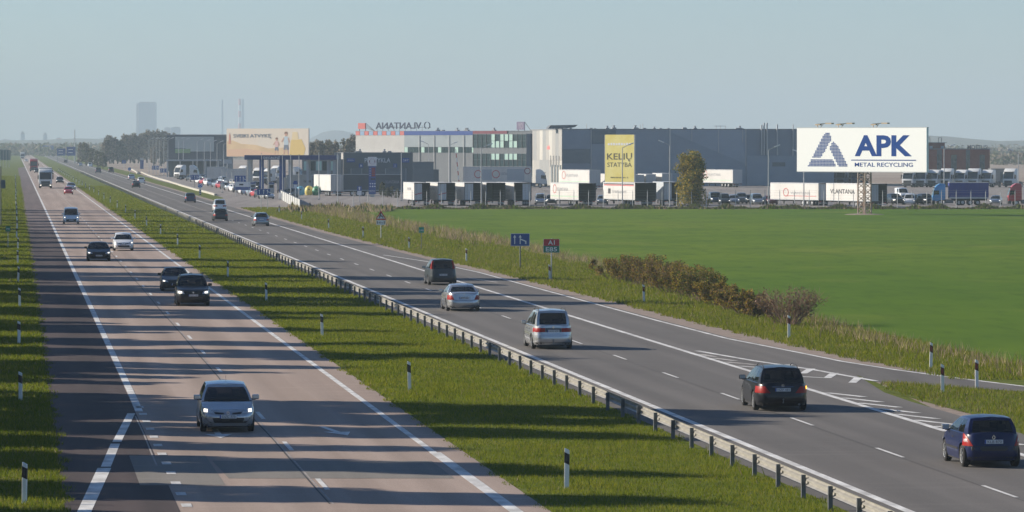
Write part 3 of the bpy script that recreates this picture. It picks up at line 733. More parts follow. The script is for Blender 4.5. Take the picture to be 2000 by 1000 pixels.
        ff = [(a * (nv + 1) + c, (a + 1) * (nv + 1) + c, (a + 1) * (nv + 1) + c + 1, a * (nv + 1) + c + 1) for a in range(nu) for c in range(nv)]
        b.add(v, ff); return b.mesh(name, m, smooth=50)
    def flank(y0, y1, z0, z1, m, name, sd, off=0.003):
        b = MB(); v = []
        for a in range(5):
            y = lerp(y0, y1, a / 4)
            for c in range(4):
                z = lerp(z0, z1, c / 3); C, s = CS_y(y); v.append(wallP(C, s * sd, z, off))
        b.add(v, [(a * 4 + c, a * 4 + c + 1, (a + 1) * 4 + c + 1, (a + 1) * 4 + c) for a in range(4) for c in range(3)])
        return b.mesh(name, m, smooth=60)
    if full:
        e_ = W / 2
        for zz in (S.get('gap', 0.585),): P('panel_gap', patch('r', [(-e_ * 1.12, zz), (e_ * 1.12, zz), (e_ * 1.12, zz + .014), (-e_ * 1.12, zz + .014)], 'panel_gap', M_BLACK, 0.004, 24, 1))
        P('bumper_lip', patch('r', [(-e_ * 1.0, .225), (e_ * 1.0, .225), (e_ * .9, .30), (-e_ * .9, .30)], 'bumper_lip', M_BLACK, 0.004, 20, 2))
        P('bumper_lip', patch('f', [(-e_ * 1.0, .215), (e_ * 1.0, .215), (e_ * .95, .255), (-e_ * .95, .255)], 'bumper_lip', M_BLACK, 0.004, 20, 2))
    for key in S.get('patches', []):
        side, q, nm, m, off, mir, big = key
        if not full and not big: continue
        P(nm, patch(side, q, nm, m, off))
        if mir: P(nm, patch(side, [(-x, z) for x, z in q], nm, m, off))
    if full:
        P('cabin_floor', fm)
        st = MB(); zs = S['top'][len(S['top']) // 2][1] - 0.28
        for sx in (-0.37, 0.37):
            for yy in (S['seat'], S['seat'] - 0.95):
                st.mm(sx - 0.24, sx + 0.24, yy - 0.06, yy + 0.06, zs, zs + 0.42); st.mm(sx - 0.13, sx + 0.13, yy - 0.05, yy + 0.04, zs + 0.45, zs + 0.62)
        P('seats', st.mesh('seats', M_SEAT, bevel=0.03))
        zb = lerp(zt(yb_r), zt(yb_f), 0.9)
        for sd in (-1, 1):
            mb = MB(); xm = sd * (topw(Y1) + 0.10); mb.mm(xm - 0.11, xm + 0.11, Y1 - 0.24, Y1 - 0.12, zb + 0.02, zb + 0.17)
            mh = mb.mesh('side_mirror', P_SILVER, bevel=0.035)
            g = MB(); g.mm(xm - 0.09, xm + 0.09, Y1 - 0.25, Y1 - 0.238, zb + 0.04, zb + 0.15); ar = MB(); ar.mm(min(xm, sd * topw(Y1) * 0.93), max(xm, sd * topw(Y1) * 0.93), Y1 - 0.18, Y1 - 0.13, zb + 0.0, zb + 0.05)
            P('side_mirror', mh, S.get('mirror_paint', True), [('mirror_glass', g.mesh('mirror_glass', M_HLENS), False), ('arm', ar.mesh('arm', M_BLACK), False)])
        for sd in (-1, 1):
            for yd in S['doors']:
                P('door_gap', flank(yd - 0.008, yd + 0.008, 0.30, zt(yd) - 0.02, M_BLACK, 'door_gap', sd, 0.002))
            for yh in S['handles']: P('door_handle', flank(yh - 0.10, yh + 0.10, zt(yh) - 0.17, zt(yh) - 0.135, M_BLACK, 'door_handle', sd, 0.018))
            if S.get('strip'): P('rubbing_strip', flank(ya_r + R + 0.05, ya_f - R - 0.05, 0.46, 0.52, M_BLACK, 'rubbing_strip', sd, 0.012))
        # plates
        zp, zpf = S['plate'], S.get('plate_f', 0.42)
        for side, z in (('r', zp), ('f', zpf)):
            sg = -1 if side == 'r' else 1; y = sg * (L / 2 - (insR(z) if side == 'r' else insF(z)) + 0.016)
            pl = MB(); pl.mm(-0.26, 0.26, y - 0.006, y + 0.006, z - 0.055, z + 0.055)
            eu = MB(); eu.mm(-0.26 if side == 'r' else 0.22, -0.22 if side == 'r' else 0.26, y - 0.0085, y + 0.0085, z - 0.053, z + 0.053)
            subs = [('plate_band', eu.mesh('plate_band', M_EU), False)]
            me = text_mesh(S['reg'], 0.40, 0.075, M_INK, 0.0).copy()
            for v in me.vertices: v.co = ((v.co.x + 0.02) * (1 if side == 'r' else -1), y + sg * 0.0095, v.co.z + z)
            subs.append(('plate_number', me, False))
            P('number_plate', pl.mesh('number_plate', M_PLATE), False, subs)
        if S.get('wiper'):
            w = MB(); a = cabP(('R', 0.05), 0.13, 0.02); bb = cabP(('R', -0.5), 0.18, 0.025); w.bar(a, bb, 0.02); P('rear_wiper', w.mesh('rear_wiper', M_BLACK))
        wf = MB(); wf.bar(cabP(('F', 0.75), 0.04, 0.02), cabP(('F', 0.05), 0.06, 0.02), 0.02); wf.bar(cabP(('F', 0.0), 0.04, 0.02), cabP(('F', -0.7), 0.06, 0.02), 0.02); P('windscreen_wiper', wf.mesh('windscreen_wiper', M_BLACK))
        if S.get('rails'):
            for sd in (-1, 1):
                b = MB(); pts = []
                for k in range(9):
                    u_ = k / 8; y = lerp(yr_r + 0.15, yr_f - 0.35, u_); pts.append(Vector((sd * (wr - 0.05), y, zroof(y) + 0.015 + 0.075 * min(1, 6 * u_, 6 * (1 - u_)))))
                for p, q in zip(pts[:-1], pts[1:]): b.tube(p, q, 0.018, n=6, cap=True)
                P('roof_rail', b.mesh('roof_rail', M_BLACK, smooth=40))
        if S.get('emblem'):
            kind, z, side = S['emblem']; sg = -1 if side == 'r' else 1; y = sg * (L / 2 - (insR(z) if side == 'r' else insF(z)) + 0.02); b = MB()
            if kind == 'diamond':
                o_ = [(0, 0.06), (0.043, 0), (0, -0.06), (-0.043, 0)]
                for (x0, z0), (x1, z1) in zip(o_, o_[1:] + o_[:1]): b.bar((x0, y, z + z0), (x1, y, z + z1), 0.018, 0.018)
            elif kind == 'star':
                for k in range(12):
                    a0, a1 = k * math.pi / 6, (k + 1) * math.pi / 6; b.bar((0.045 * math.sin(a0), y, z + 0.045 * math.cos(a0)), (0.045 * math.sin(a1), y, z + 0.045 * math.cos(a1)), 0.008)
                for k in range(3): a0 = k * 2 * math.pi / 3; b.bar((0, y, z), (0.043 * math.sin(a0), y, z + 0.043 * math.cos(a0)), 0.01)
            else: b.tube((0, y - 0.008, z), (0, y + 0.008, z), 0.05, n=12)
            P('emblem', b.mesh('emblem', M_CHROME))
        if S.get('towbar'):
            b = MB(); b.tube((0, -L / 2 + 0.1, 0.30), (0, -L / 2 - 0.07, 0.30), 0.02, n=6); b.tube((0, -L / 2 - 0.06, 0.30), (0, -L / 2 - 0.06, 0.40), 0.018, n=6); b.lathe([(0, -0.03), (0.025, -.015), (0.03, 0), (0.025, .015), (0, .03)], (0, -L / 2 - 0.06, 0.41), 'z', 8); P('tow_ball', b.mesh('tow_ball', M_STEEL_D, smooth=40))
        if S.get('exhaust'):
            b = MB(); b.tube((S['exhaust'], -L / 2 + 0.25, 0.24), (S['exhaust'], -L / 2 + 0.04, 0.235), 0.035, n=10); P('exhaust_pipe', b.mesh('exhaust_pipe', M_RIM_D))
        if S.get('aerial'):
            b = MB(); y = S['aerial']; b.bar((0, y, Ht - 0.01), (0, y - 0.10, Ht + 0.20), 0.008); P('aerial', b.mesh('aerial', M_BLACK))
        if S.get('high'):
            for sd in (-1, 1):
                b = MB(); v = []
                for k in range(7):
                    vv = lerp(0.02, 0.95, k / 6); p = cabP(('R', sd), vv); q = cabP(('R', sd * 0.86), vv); r_ = cabP(('S', sd, 0.05), vv)
                    v += [(q.x, q.y - 0.012, q.z), (p.x + sd * 0.012, p.y - 0.02, p.z), (r_.x + sd * 0.012, r_.y, r_.z)]
                b.add(v, [(3 * k + a, 3 * k + a + 1, 3 * k + a + 4, 3 * k + a + 3) for k in range(6) for a in range(2)]); P('tail_light', b.mesh('tail_light', M_TAIL, smooth=40))
    return dict(parts=parts, wheels=wheels, tyre=tm, rims=rims, hub=hm, full=full, z=S)

def put_car(pr, col, loc, rz, label, cat='car', group=None, name='car', scale=1.0):
    t = thing(name, label, cat, loc, rz, group)
    if scale != 1.0: t.scale = (scale,) * 3
    for nm, me, pt, subs in pr['parts']:
        o = place(nm, me, t)
        if pt: o.material_slots[0].link = 'OBJECT'; o.material_slots[0].material = col
        for sn, sm_, sp in subs: place(sn, sm_, o)
    for (x, y, z), sd in pr['wheels']:
        if pr['full']:
            w = place('wheel', pr['hub'], t, (x, y, z)); place('tyre', pr['tyre'], w); place('rim', pr['rims'][sd], w)
        else:
            w = place('wheel', pr['tyre'], t, (x, y, z))
    return t

def base_patches(W, hl=(0.56, 0.70), tl=(0.62, 0.86), tlw=0.22, grille=(0.50, 0.62), lit=True, low=True, tmat=None):
    e = W / 2
    ps = [('f', [(e * 0.50, hl[0]), (e * 1.06, hl[0] + 0.03), (e * 1.20, hl[1] + 0.05), (e * 0.60, hl[1] - 0.02)], 'headlight', M_HLENS, 0.014, True, True),
          ('r', [(e * (1.0 - tlw * 1.6), tl[0]), (e * 1.12, tl[0]), (e * 1.10, tl[1]), (e * (1.0 - tlw), tl[1])], 'tail_light', tmat or M_TAIL, 0.014, True, True),
          ('f', [(-e * 0.42, grille[0]), (e * 0.42, grille[0]), (e * 0.44, grille[1]), (-e * 0.44, grille[1])], 'grille', M_BLACK, 0.006, False, False),
          ('f', [(-e * 0.66, 0.27), (e * 0.66, 0.27), (e * 0.78, 0.38), (-e * 0.78, 0.38)], 'lower_grille', M_BLACK, 0.006, False, False)]
    if lit: ps.append(('f', [(e * 0.73, hl[0] + 0.04), (e * 0.87, hl[0] + 0.045), (e * 0.87, hl[1] - 0.02), (e * 0.73, hl[1] - 0.03)], 'headlight_bulb', M_HEAD, 0.024, True, True))
    return ps
def spec_hatch(L, W, Ht, **k):
    S = dict(L=L, W=W, H=Ht, ro=0.60, fo=0.76, top=[(-L / 2, 0.93), (-0.5, 0.93), (L / 2 - 1.12, 0.93), (L / 2 - 0.6, 0.83), (L / 2 - 0.15, 0.68), (L / 2, 0.62)],
             yb_r=-L / 2 + 0.13, yb_f=L / 2 - 0.98, yr_r=-L / 2 + 0.42, yr_f=L / 2 - 1.75, wroof=W / 2 - 0.24, seat=-0.1, doors=[0.95, -0.35], handles=[-0.15],
             side=[(0.13, 'b'), (0.33, 'b'), (0.43, None), (0.47, 'a'), (0.7, 'a'), (0.95, None)], plate=0.72, reg='KLB 870', wiper=True, aerial=0.3)
    S['patches'] = base_patches(W); S.update(k); return S
hA = spec_hatch(3.80, 1.64, 1.42, emblem=('diamond', 0.84, 'r'), mirror_paint=False, strip=True)
e = 0.82
hA['patches'] = [p for p in base_patches(1.64) if p[2] != 'tail_light'] + [
    ('r', [(e * 0.70, 0.60), (e * 1.12, 0.60), (e * 1.06, 0.94), (e * 0.93, 0.92)], 'tail_light', M_TAIL, 0.016, True, True),
    ('r', [(e * 0.84, 0.70), (e * 1.0, 0.70), (e * 0.99, 0.80), (e * 0.88, 0.80)], 'reversing_lamp', M_TAILW, 0.024, True, False),
    ('r', [(-e * 1.1, 0.47), (e * 1.1, 0.47), (e * 1.1, 0.585), (-e * 1.1, 0.585)], 'bumper_strip', mat('dark_plastic_grey', (0.03, 0.03, 0.032), 0.6), 0.012, False, False)]
hB = spec_hatch(3.99, 1.71, 1.50, emblem=('diamond', 0.605, 'f'), reg='DZC 773', seat=0.0, plate_f=0.50)
e = 0.855
hB['top'] = [(-2.0, 0.97), (-0.5, 0.97), (0.95, 0.98), (1.45, 0.88), (1.85, 0.72), (2.0, 0.66)]
hB['yb_f'] = 1.12; hB['yr_f'] = 0.30
hB['patches'] = [p for p in base_patches(1.71, (0.60, 0.76)) if p[2] not in ('grille', 'lower_grille')] + [
    ('f', [(e * 0.14, 0.57), (e * 0.46, 0.575), (e * 0.50, 0.645), (e * 0.16, 0.615)], 'grille', M_BLACK, 0.008, True, True),
    ('f', [(-e * 0.66, 0.30), (e * 0.66, 0.30), (e * 0.84, 0.46), (-e * 0.84, 0.46)], 'lower_grille', M_BLACK, 0.008, False, True)]
def spec_wagon(L, W, Ht, **k):
    S = dict(L=L, W=W, H=Ht, ro=1.02, fo=0.88, top=[(-L / 2, 0.93), (-1.2, 0.95), (L / 2 - 1.35, 0.93), (L / 2 - 0.7, 0.84), (L / 2 - 0.15, 0.70), (L / 2, 0.64)],
             yb_r=-L / 2 + 0.14, yb_f=L / 2 - 1.22, yr_r=-L / 2 + 0.48, yr_f=L / 2 - 2.0, wroof=W / 2 - 0.29, seat=0.0, doors=[1.05, 0.1, -0.95], handles=[0.2, -0.75],
             side=[(0.07, 'c'), (0.28, None), (0.31, 'b'), (0.55, None), (0.58, 'a'), (0.78, 'a'), (0.96, None)], plate=0.73, reg='HZF 481', wheel=0.325, rails=True, wiper=True)
    S['patches'] = base_patches(W, tl=(0.60, 0.80), tlw=0.30); S.update(k); return S
wA = spec_wagon(4.85, 1.82, 1.50, emblem=('star', 0.87, 'r'), towbar=True, exhaust=0.55)
e = 0.91
wA['patches'] = base_patches(1.82, tl=(0.62, 0.84), tlw=0.34) + [('r', [(e * 0.90, 0.74), (e * 1.05, 0.74), (e * 1.05, 0.84), (e * 0.92, 0.84)], 'indicator', M_AMBER, 0.03, False, False),
    ('r', [(-e * 0.40, 0.82), (e * 0.40, 0.82), (e * 0.40, 0.835), (-e * 0.40, 0.835)], 'chrome_strip', M_CHROME, 0.02, False, False)]
wB = spec_wagon(4.55, 1.76, 1.48, reg='CVA 214')
def spec_sedan(L, W, Ht, **k):
    S = dict(L=L, W=W, H=Ht, ro=1.05, fo=0.86, top=[(-L / 2, 0.93), (-L / 2 + 0.25, 0.99), (-L / 2 + 1.0, 0.99), (L / 2 - 1.45, 0.93), (L / 2 - 0.7, 0.83), (L / 2 - 0.15, 0.70), (L / 2, 0.64)],
             yb_r=-L / 2 + 0.62, yb_f=L / 2 - 1.28, yr_r=-L / 2 + 1.35, yr_f=L / 2 - 2.05, wroof=W / 2 - 0.29, seat=0.1, doors=[1.0, 0.05, -0.9], handles=[0.15, -0.75], rdrop=0.08,
             side=[(0.14, 'b'), (0.42, None), (0.46, 'a'), (0.7, 'a'), (0.96, None)], plate=0.72, reg='BFM 506', wheel=0.325,
             insR=[(0.2, 0.12), (0.36, 0.0), (0.55, 0.0), (0.60, 0.03), (0.9, 0.07), (1.0, 0.10)])
    S['patches'] = base_patches(W, tl=(0.62, 0.86), tlw=0.26); S.update(k); return S
sA = spec_sedan(4.82, 1.82, 1.45, emblem=('star', 0.90, 'r'))
sB = spec_sedan(4.50, 1.76, 1.44, reg='EKT 032')
def spec_mpv(L, W, Ht, **k):
    S = dict(L=L, W=W, H=Ht, ro=0.86, fo=0.92, top=[(-L / 2, 1.02), (-1.0, 1.02), (L / 2 - 1.15, 1.02), (L / 2 - 0.6, 0.90), (L / 2 - 0.15, 0.74), (L / 2, 0.66)],
             yb_r=-L / 2 + 0.11, yb_f=L / 2 - 0.95, yr_r=-L / 2 + 0.36, yr_f=L / 2 - 1.95, wroof=W / 2 - 0.27, seat=0.25, doors=[1.15, 0.15, -0.85], handles=[0.3, -0.7],
             side=[(0.07, 'c'), (0.27, None), (0.30, 'b'), (0.53, None), (0.56, 'a'), (0.78, 'a'), (0.96, None)], plate=0.80, reg='AOD 658', wheel=0.32, rails=True, wiper=True,
             insR=[(0.2, 0.08), (0.36, 0.0), (0.55, 0.0), (0.62, 0.03), (1.0, 0.07), (1.1, 0.1)])
    S['patches'] = base_patches(W, tl=(0.72, 0.92), tlw=0.30); S.update(k); return S
mA = spec_mpv(4.63, 1.81, 1.73, mirror_paint=False, towbar=True, emblem=('round', 0.96, 'r'))
e = 0.905
mA['patches'] = [p for p in base_patches(1.81) if p[2] != 'tail_light'] + [('r', [(e * 0.40, 0.75), (e * 1.06, 0.75), (e * 1.06, 0.93), (e * 0.40, 0.93)], 'tail_light', M_TAIL, 0.012, True, True),
    ('r', [(-e * 0.39, 0.75), (e * 0.39, 0.75), (e * 0.39, 0.93), (-e * 0.39, 0.93)], 'plate_recess', mat('recess_dark', (0.05, 0.055, 0.06), 0.5), 0.006, False, False)]
mB = spec_mpv(4.47, 1.83, 1.66, rails=False, high=True, plate=0.66, reg='FJH 920')
mB['patches'] = [p for p in base_patches(1.83) if p[2] != 'tail_light']
uA = spec_mpv(4.68, 1.87, 1.72, sill=0.30, wheel=0.36, reg='EZR 118', emblem=('round', 0.75, 'f'), plate_f=0.60, yb_r=-2.18, yb_f=1.12, yr_f=0.30, yr_r=-1.85, seat=-0.1)
uA['top'] = [(-2.34, 1.04), (-1.0, 1.05), (1.0, 1.07), (1.6, 0.99), (2.15, 0.90), (2.34, 0.80)]
uA['insF'] = [(0.2, 0.14), (0.40, 0.02), (0.6, 0.0), (0.75, 0.04), (0.85, 0.12), (1.0, 0.3)]
e = 0.935
uA['patches'] = [('f', [(e * 0.52, 0.68), (e * 1.06, 0.70), (e * 1.18, 0.87), (e * 0.60, 0.82)], 'headlight', M_HLENS, 0.014, True, True), ('f', [(e * 0.66, 0.715), (e * 0.86, 0.72), (e * 0.86, 0.83), (e * 0.68, 0.82)], 'headlight_bulb', M_HEAD, 0.024, True, True),
    ('f', [(-e * 0.40, 0.67), (e * 0.40, 0.67), (e * 0.44, 0.84), (-e * 0.44, 0.84)], 'grille', M_BLACK, 0.01, False, True), ('f', [(-e * 0.72, 0.34), (e * 0.72, 0.34), (e * 0.80, 0.50), (-e * 0.80, 0.50)], 'lower_grille', M_BLACK, 0.01, False, True),
    ('r', [(e * 0.75, 0.7), (e * 1.06, 0.7), (e * 1.06, 1.0), (e * 0.8, 1.0)], 'tail_light', M_TAIL, 0.014, True, True)]
vA = spec_mpv(4.40, 1.80, 1.86, rails=False, reg='GJL 347', wroof=0.72, yb_f=1.45, yr_f=0.75, yr_r=-2.12, yb_r=-2.16, plate_f=0.44, aerial=0.6, seat=0.45,
              side=[(0.07, None), (0.30, None), (0.57, None), (0.60, 'a'), (0.8, 'a'), (0.96, None)])
vA['top'] = [(-2.2, 1.05), (0.8, 1.06), (1.5, 1.02), (1.85, 0.95), (2.1, 0.84), (2.2, 0.74)]
e = 0.9
vA['patches'] = [('f', [(e * 0.55, 0.66), (e * 1.06, 0.68), (e * 1.16, 0.92), (e * 0.66, 0.86)], 'headlight', M_HLENS, 0.014, True, True), ('f', [(e * 0.70, 0.70), (e * 0.86, 0.71), (e * 0.86, 0.80), (e * 0.72, 0.80)], 'headlight_bulb', M_HEAD, 0.024, True, True),
    ('f', [(-e * 0.85, 0.26), (e * 0.85, 0.26), (e * 0.9, 0.56), (-e * 0.9, 0.56)], 'grille', M_BLACK, 0.012, False, True), ('r', [(e * 0.85, 0.6), (e * 1.06, 0.6), (e * 1.06, 1.0), (e * 0.85, 1.0)], 'tail_light', M_TAIL, 0.014, True, True)]
PRO = {}
def pro(k, full=True):
    if (k, full) not in PRO: PRO[(k, full)] = car_proto(dict(hA=hA, hB=hB, wA=wA, wB=wB, sA=sA, sB=sB, mA=mA, mB=mB, uA=uA, vA=vA)[k], full)
    return PRO[(k, full)]
def on_right(kind, col, px, py, label, dphi=0.0, full=True, group='cars heading away on the right carriageway', name='car', cat='car'):
    Lg = dict(hA=hA, hB=hB, wA=wA, wB=wB, sA=sA, sB=sB, mA=mA, mB=mB, uA=uA, vA=vA)[kind]['L']
    x, y = gp(px, py); rz = PHI + dphi; d = Vector((-math.sin(rz), math.cos(rz))); k = Lg / 2 - (0.6 if py > 500 else 0.0)
    return put_car(pro(kind, full), col, (x + d.x * k, y + d.y * k, 0.016), rz, label, cat, group, name)
def on_left(kind, col, px, py, label, full=True, group='cars coming towards the overpass', name='car', cat='car'):
    Lg = dict(hA=hA, hB=hB, wA=wA, wB=wB, sA=sA, sB=sB, mA=mA, mB=mB, uA=uA, vA=vA)[kind]['L']
    x, y = gp(px, py); k = Lg / 2 - (0.6 if py > 450 else 0.0)
    return put_car(pro(kind, full), col, (x - SPH * k, y + CPH * k, 0.016), PHI + math.pi, label, cat, group, name)
on_right('hA', P_NAVY, 1933, 912, 'small navy blue three-door hatchback nearest on the right carriageway')
on_right('wA', P_BLACK, 1525, 803, 'black estate car with roof rails and amber indicator lit', -0.03)
on_right('mA', P_SILVER, 1078, 682, 'silver people carrier with wide red tail lamps by the crash barrier')
on_right('sA', P_SILVER, 905, 608, 'silver saloon car with red corner lamps ahead of the people carrier')
on_right('mB', P_DGREY, 864, 557, 'dark grey people carrier with tall red pillar lamps in the right lane')
on_right('wB', P_SILVB, 511, 442, 'pale silver blue estate beside the right edge line')
on_right('wB', P_DGREY, 431, 432, 'dark grey estate directly in front of the white people carrier', full=False)
on_right('mA', P_WHITE, 430, 415, 'white people carrier just above the dark grey estate', full=False)
on_right('hB', P_DBLUE, 372, 396, 'dark blue hatchback alone on the right carriageway near the island sign', full=False)
on_right('sB', P_BLACK, 266, 367, 'black saloon in the left lane just below two pale cars', full=False)
on_right('hB', P_WHITE, 276, 359, 'white hatchback right beside the distant black saloon', full=False)
on_right('sB', P_SILVER, 257, 352, 'silver saloon ahead of the distant black saloon', full=False)
on_right('mA', P_DGREY, 217, 337, 'dark distant people carrier left of the round blue sign', full=False)
on_right('uA', P_DBLUE, 192, 338, 'dark blue distant off-road car close to the median', full=False)
on_right('mB', P_WHITE, 176, 326, 'white distant people carrier level with the dark trees', full=False)
on_right('sB', P_SILVER, 157, 325, 'silver distant car furthest right before the blue gantry signs', full=False)
on_right('hB', P_BLACK, 128, 318, 'tiny dark distant car under the blue gantry signs', full=False)
on_left('hB', P_SILVER, 444, 844, 'silver hatchback with lit headlights nearest on the left carriageway')
on_left('uA', P_BLACK, 377, 598, 'black off-road car with roof rails and lit headlights')
on_left('sB', P_DGREY, 343, 569, 'dark saloon half hidden behind the black off-road car')
on_left('sA', P_BLACK, 193, 510, 'black saloon with lit headlights in the outer lane')
on_left('hB', P_WHITE, 241, 490, 'white hatchback with wide dark grille overtaking the black saloon')
on_left('vA', P_WHITE, 139, 438, 'white panel van in the outer lane of the left carriageway', name='van', cat='van', group='vans and lorries on the left carriageway')
on_left('hA', P_RED, 134, 380, 'small bright red car with lit headlights', full=False)
on_left('sB', P_SILVER, 139, 371, 'silver saloon close behind the small red car', full=False)
on_left('wB', P_BLACK, 117, 358, 'dark estate overtaking the white lorry', full=False)
on_left('sB', P_DGREY, 99, 341, 'dark grey car behind the white lorry in the inner lane', full=False)
on_left('hB', P_BLACK, 72, 338, 'dark car in front of the red lorry', full=False)
on_left('hB', P_WHITE, 51, 316, 'tiny pale car far off between the red lorry and white coach', full=False)

# ------------------------------------------------------------------ lorries and trailers
M_TW = mat('trailer_white', (0.52, 0.505, 0.475), 0.5, var=0.1, vscale=0.5, col2=(0.62, 0.61, 0.585), stretch=(1, 1, 0.3))
M_TG = mat('trailer_grey', (0.42, 0.45, 0.47), 0.5)
M_TD = mat('trailer_dark', (0.055, 0.075, 0.095), 0.6, var=0.1, vscale=0.5)
M_TI = mat('trailer_inside', (0.10, 0.105, 0.11), 0.8)
M_CHAS = mat('chassis', (0.03, 0.03, 0.032), 0.7)
M_DOOR = mat('trailer_door', (0.55, 0.59, 0.61), 0.5)
M_LOGO = mat('print_red', (0.50, 0.10, 0.10), 0.6); M_LOGOG = mat('print_grey', (0.28, 0.29, 0.31), 0.6); M_LOGOB = mat('print_green', (0.35, 0.60, 0.40), 0.6)
def tyre_mesh(r, w, n=14):
    b = MB(); b.lathe([(r * .55, -w / 2 + .01), (r - .04, -w / 2), (r, -w / 2 + .04), (r, w / 2 - .04), (r - .04, w / 2), (r * .55, w / 2 - .01)], (0, 0, 0), 'x', n); return b.mesh('tyre', M_TYRE, smooth=40)
def disc_mesh(r, w, n=12):
    b = MB()
    for s in (-1, 1): b.lathe([(r * .56, s * (w / 2 - .015)), (r * .5, s * (w / 2 - .05)), (r * .25, s * (w / 2 - .04)), (0, s * (w / 2 - .02))], (0, 0, 0), 'x', n)
    return b.mesh('wheel', M_RIM, smooth=30)
TY, DI = tyre_mesh(0.48, 0.34), disc_mesh(0.48, 0.34)
def lorry_wheel(parent, x, y, z=0.48):
    w = place('wheel', DI, parent, (x, y, z)); place('tyre', TY, w)
def ring(b, x, z, r, t, y, n=20, a0=0.0, a1=6.2832):
    for k in range(n):
        p, q = lerp(a0, a1, k / n), lerp(a0, a1, (k + 1) / n)
        b.bar((x + r * math.cos(p), y, z + r * math.sin(p)), (x + r * math.cos(q), y, z + r * math.sin(q)), t, 0.02)
TL, TWd, TF, TT = 13.4, 2.5, 0.98, 3.95
def trailer_parts(root, wall, openback=True, doors=(1, 0), door_mat=None, length=TL, roofm=None, wheels=True, curtain=False):
    h = TWd / 2; Lh = length
    for sd in (-1, 1):
        b = MB(); b.mm(min(sd * h, sd * (h - .06)), max(sd * h, sd * (h - .06)), 0.0, Lh, TF, TT); o = b.build('side_wall', wall, root)
        b = MB(); b.mm(min(sd * (h + .012), sd * h), max(sd * (h + .012), sd * h), 0, Lh, TF, TF + 0.12); b.mm(min(sd * (h + .012), sd * h), max(sd * (h + .012), sd * h), 0, Lh, TT - .1, TT + 0.01); b.build('rail_trim', M_TG if not curtain else M_TW, o)
    b = MB(); b.mm(-h, h, 0, Lh, TT + .002, TT + .06); b.build('roof', roofm or wall, root)
    b = MB(); b.mm(-h + .06, h - .06, Lh - .08, Lh - .002, TF, TT); b.build('front_wall', wall, root)
    b = MB(); b.mm(-h + .06, h - .06, .05, Lh - .08, TF, TF + .05); b.mm(-h + .062, h - .062, .06, Lh - .09, TT - .05, TT - .003); b.build('floor', M_TI, root)
    if openback:
        for sd in (-1, 1):
            b = MB(); x = sd * (h - .065); b.mm(min(x, x - sd * .01), max(x, x - sd * .01), .06, Lh - .1, TF + .06, TT - .06); b.build('lining', M_TI, root)
    b = MB(); b.mm(-h - .005, -h + .07, -.03, -.002, TF - .02, TT + .05); b.mm(h - .07, h + .005, -.03, -.002, TF - .02, TT + .05); b.mm(-h + .07, h - .07, -.03, -.002, TT - .08, TT + .05); b.mm(-h + .07, h - .07, -.03, -.002, TF - .12, TF + .04); b.build('rear_frame', M_TG if not openback else M_CHAS, root)
    for i, d in enumerate(doors):
        if not d: continue
        sd = -1 if i == 0 else 1
        b = MB(); x0, x1 = (-h + .07, -.01) if sd < 0 else (.01, h - .07)
        b.mm(x0, x1, .0 if not openback else .12, .045 if not openback else .16, TF + .05, TT - .09); o = b.build('door', door_mat or M_DOOR, root)
        b = MB(); yy = -.02 if not openback else .10
        for t in (.3, .75): b.tube((lerp(x0, x1, t), yy, TF + .1), (lerp(x0, x1, t), yy, TT - .15), .02, n=6)
        b.build('lock_bar', M_STEEL, o)
    b = MB(); b.mm(-.55, -.40, .3, Lh - .5, .72, TF - .125); b.mm(.40, .55, .3, Lh - .5, .72, TF - .125); b.mm(-h + .1, h - .1, .0, .14, .74, TF - .125); b.mm(-.9, -.75, Lh - 3.2, Lh - 3.0, .25, TF - .13); b.mm(.75, .9, Lh - 3.2, Lh - 3.0, .25, TF - .13); b.build('chassis', M_CHAS, root)
    b = MB(); b.mm(-h + .08, h - .08, .02, .12, .42, .54); b.build('underrun_bar', M_TG, root)
    for sd in (-1, 1):
        b = MB(); b.mm(sd * .95 - .16, sd * .95 + .16, -.03, .01, .66, .78); b.build('tail_light', M_TAIL, root)
        for k in range(3): lorry_wheel(root, sd * (h - .2), 1.9 + 1.3 * k)
def trailer(x0, x1, yb, side_px, wall, label, group, openback=True, doors=(1, 0), roofm=None, deco=None, ztop=None, side_far=None, door_mat=None):
    """rear face between picture columns x0..x1, standing on row yb; side_px columns of its left flank are seen"""
    Y = Ypx(yb); s = F / Y; base = (x1 - x0) / s
    th = math.asin(min(0.9, side_px / (TL * s * 0.95))); sc = base / math.cos(th) / TWd
    if ztop: zs = ((yb - ztop) / s) / (TT + .06)
    else: zs = sc
    cx = xat((x0 + x1) / 2, Y)
    t = thing('semi_trailer', label, 'trailer', (cx, Y, 0.02), th, group); t.scale = (sc, 1.0, zs)
    trailer_parts(t, wall, openback, doors, door_mat, roofm=roofm)
    if deco: deco(t)
    return t
def flank_text(t, body, y, z, w, hh, m, bold=0.01):
    o = place('lettering', text_mesh(body, w, hh, m, 0.0, bold), t, (-TWd / 2 - .016, y, z)); o.rotation_euler = (0, 0, -math.pi / 2); return o
def flank_bar(t, y0, y1, z0, z1, m, name='stripe'):
    b = MB(); b.mm(-TWd / 2 - .017, -TWd / 2 - .001, y0, y1, z0, z1); return b.build(name, m, t)
def flank_ring(t, y, z, r, m=None):
    b = MB()
    for k in range(16):
        p, q = k / 16 * 6.2832, (k + 1) / 16 * 6.2832
        b.bar((-TWd / 2 - .012, y + r * math.cos(p), z + r * math.sin(p)), (-TWd / 2 - .012, y + r * math.cos(q), z + r * math.sin(q)), 0.03, .12)
    return b.build('emblem', m or M_LOGO, t)
def d_red(t):
    b = MB(); b.prism([(-1.1, 2.0), (-.02, 2.3), (-.02, 2.15), (-1.1, 1.85)], 'y', .105, .119); b.build('stripe', M_LOGO, t); flank_text(t, 'VLANTANA', 6, 2.9, 5, .5, M_LOGOG)
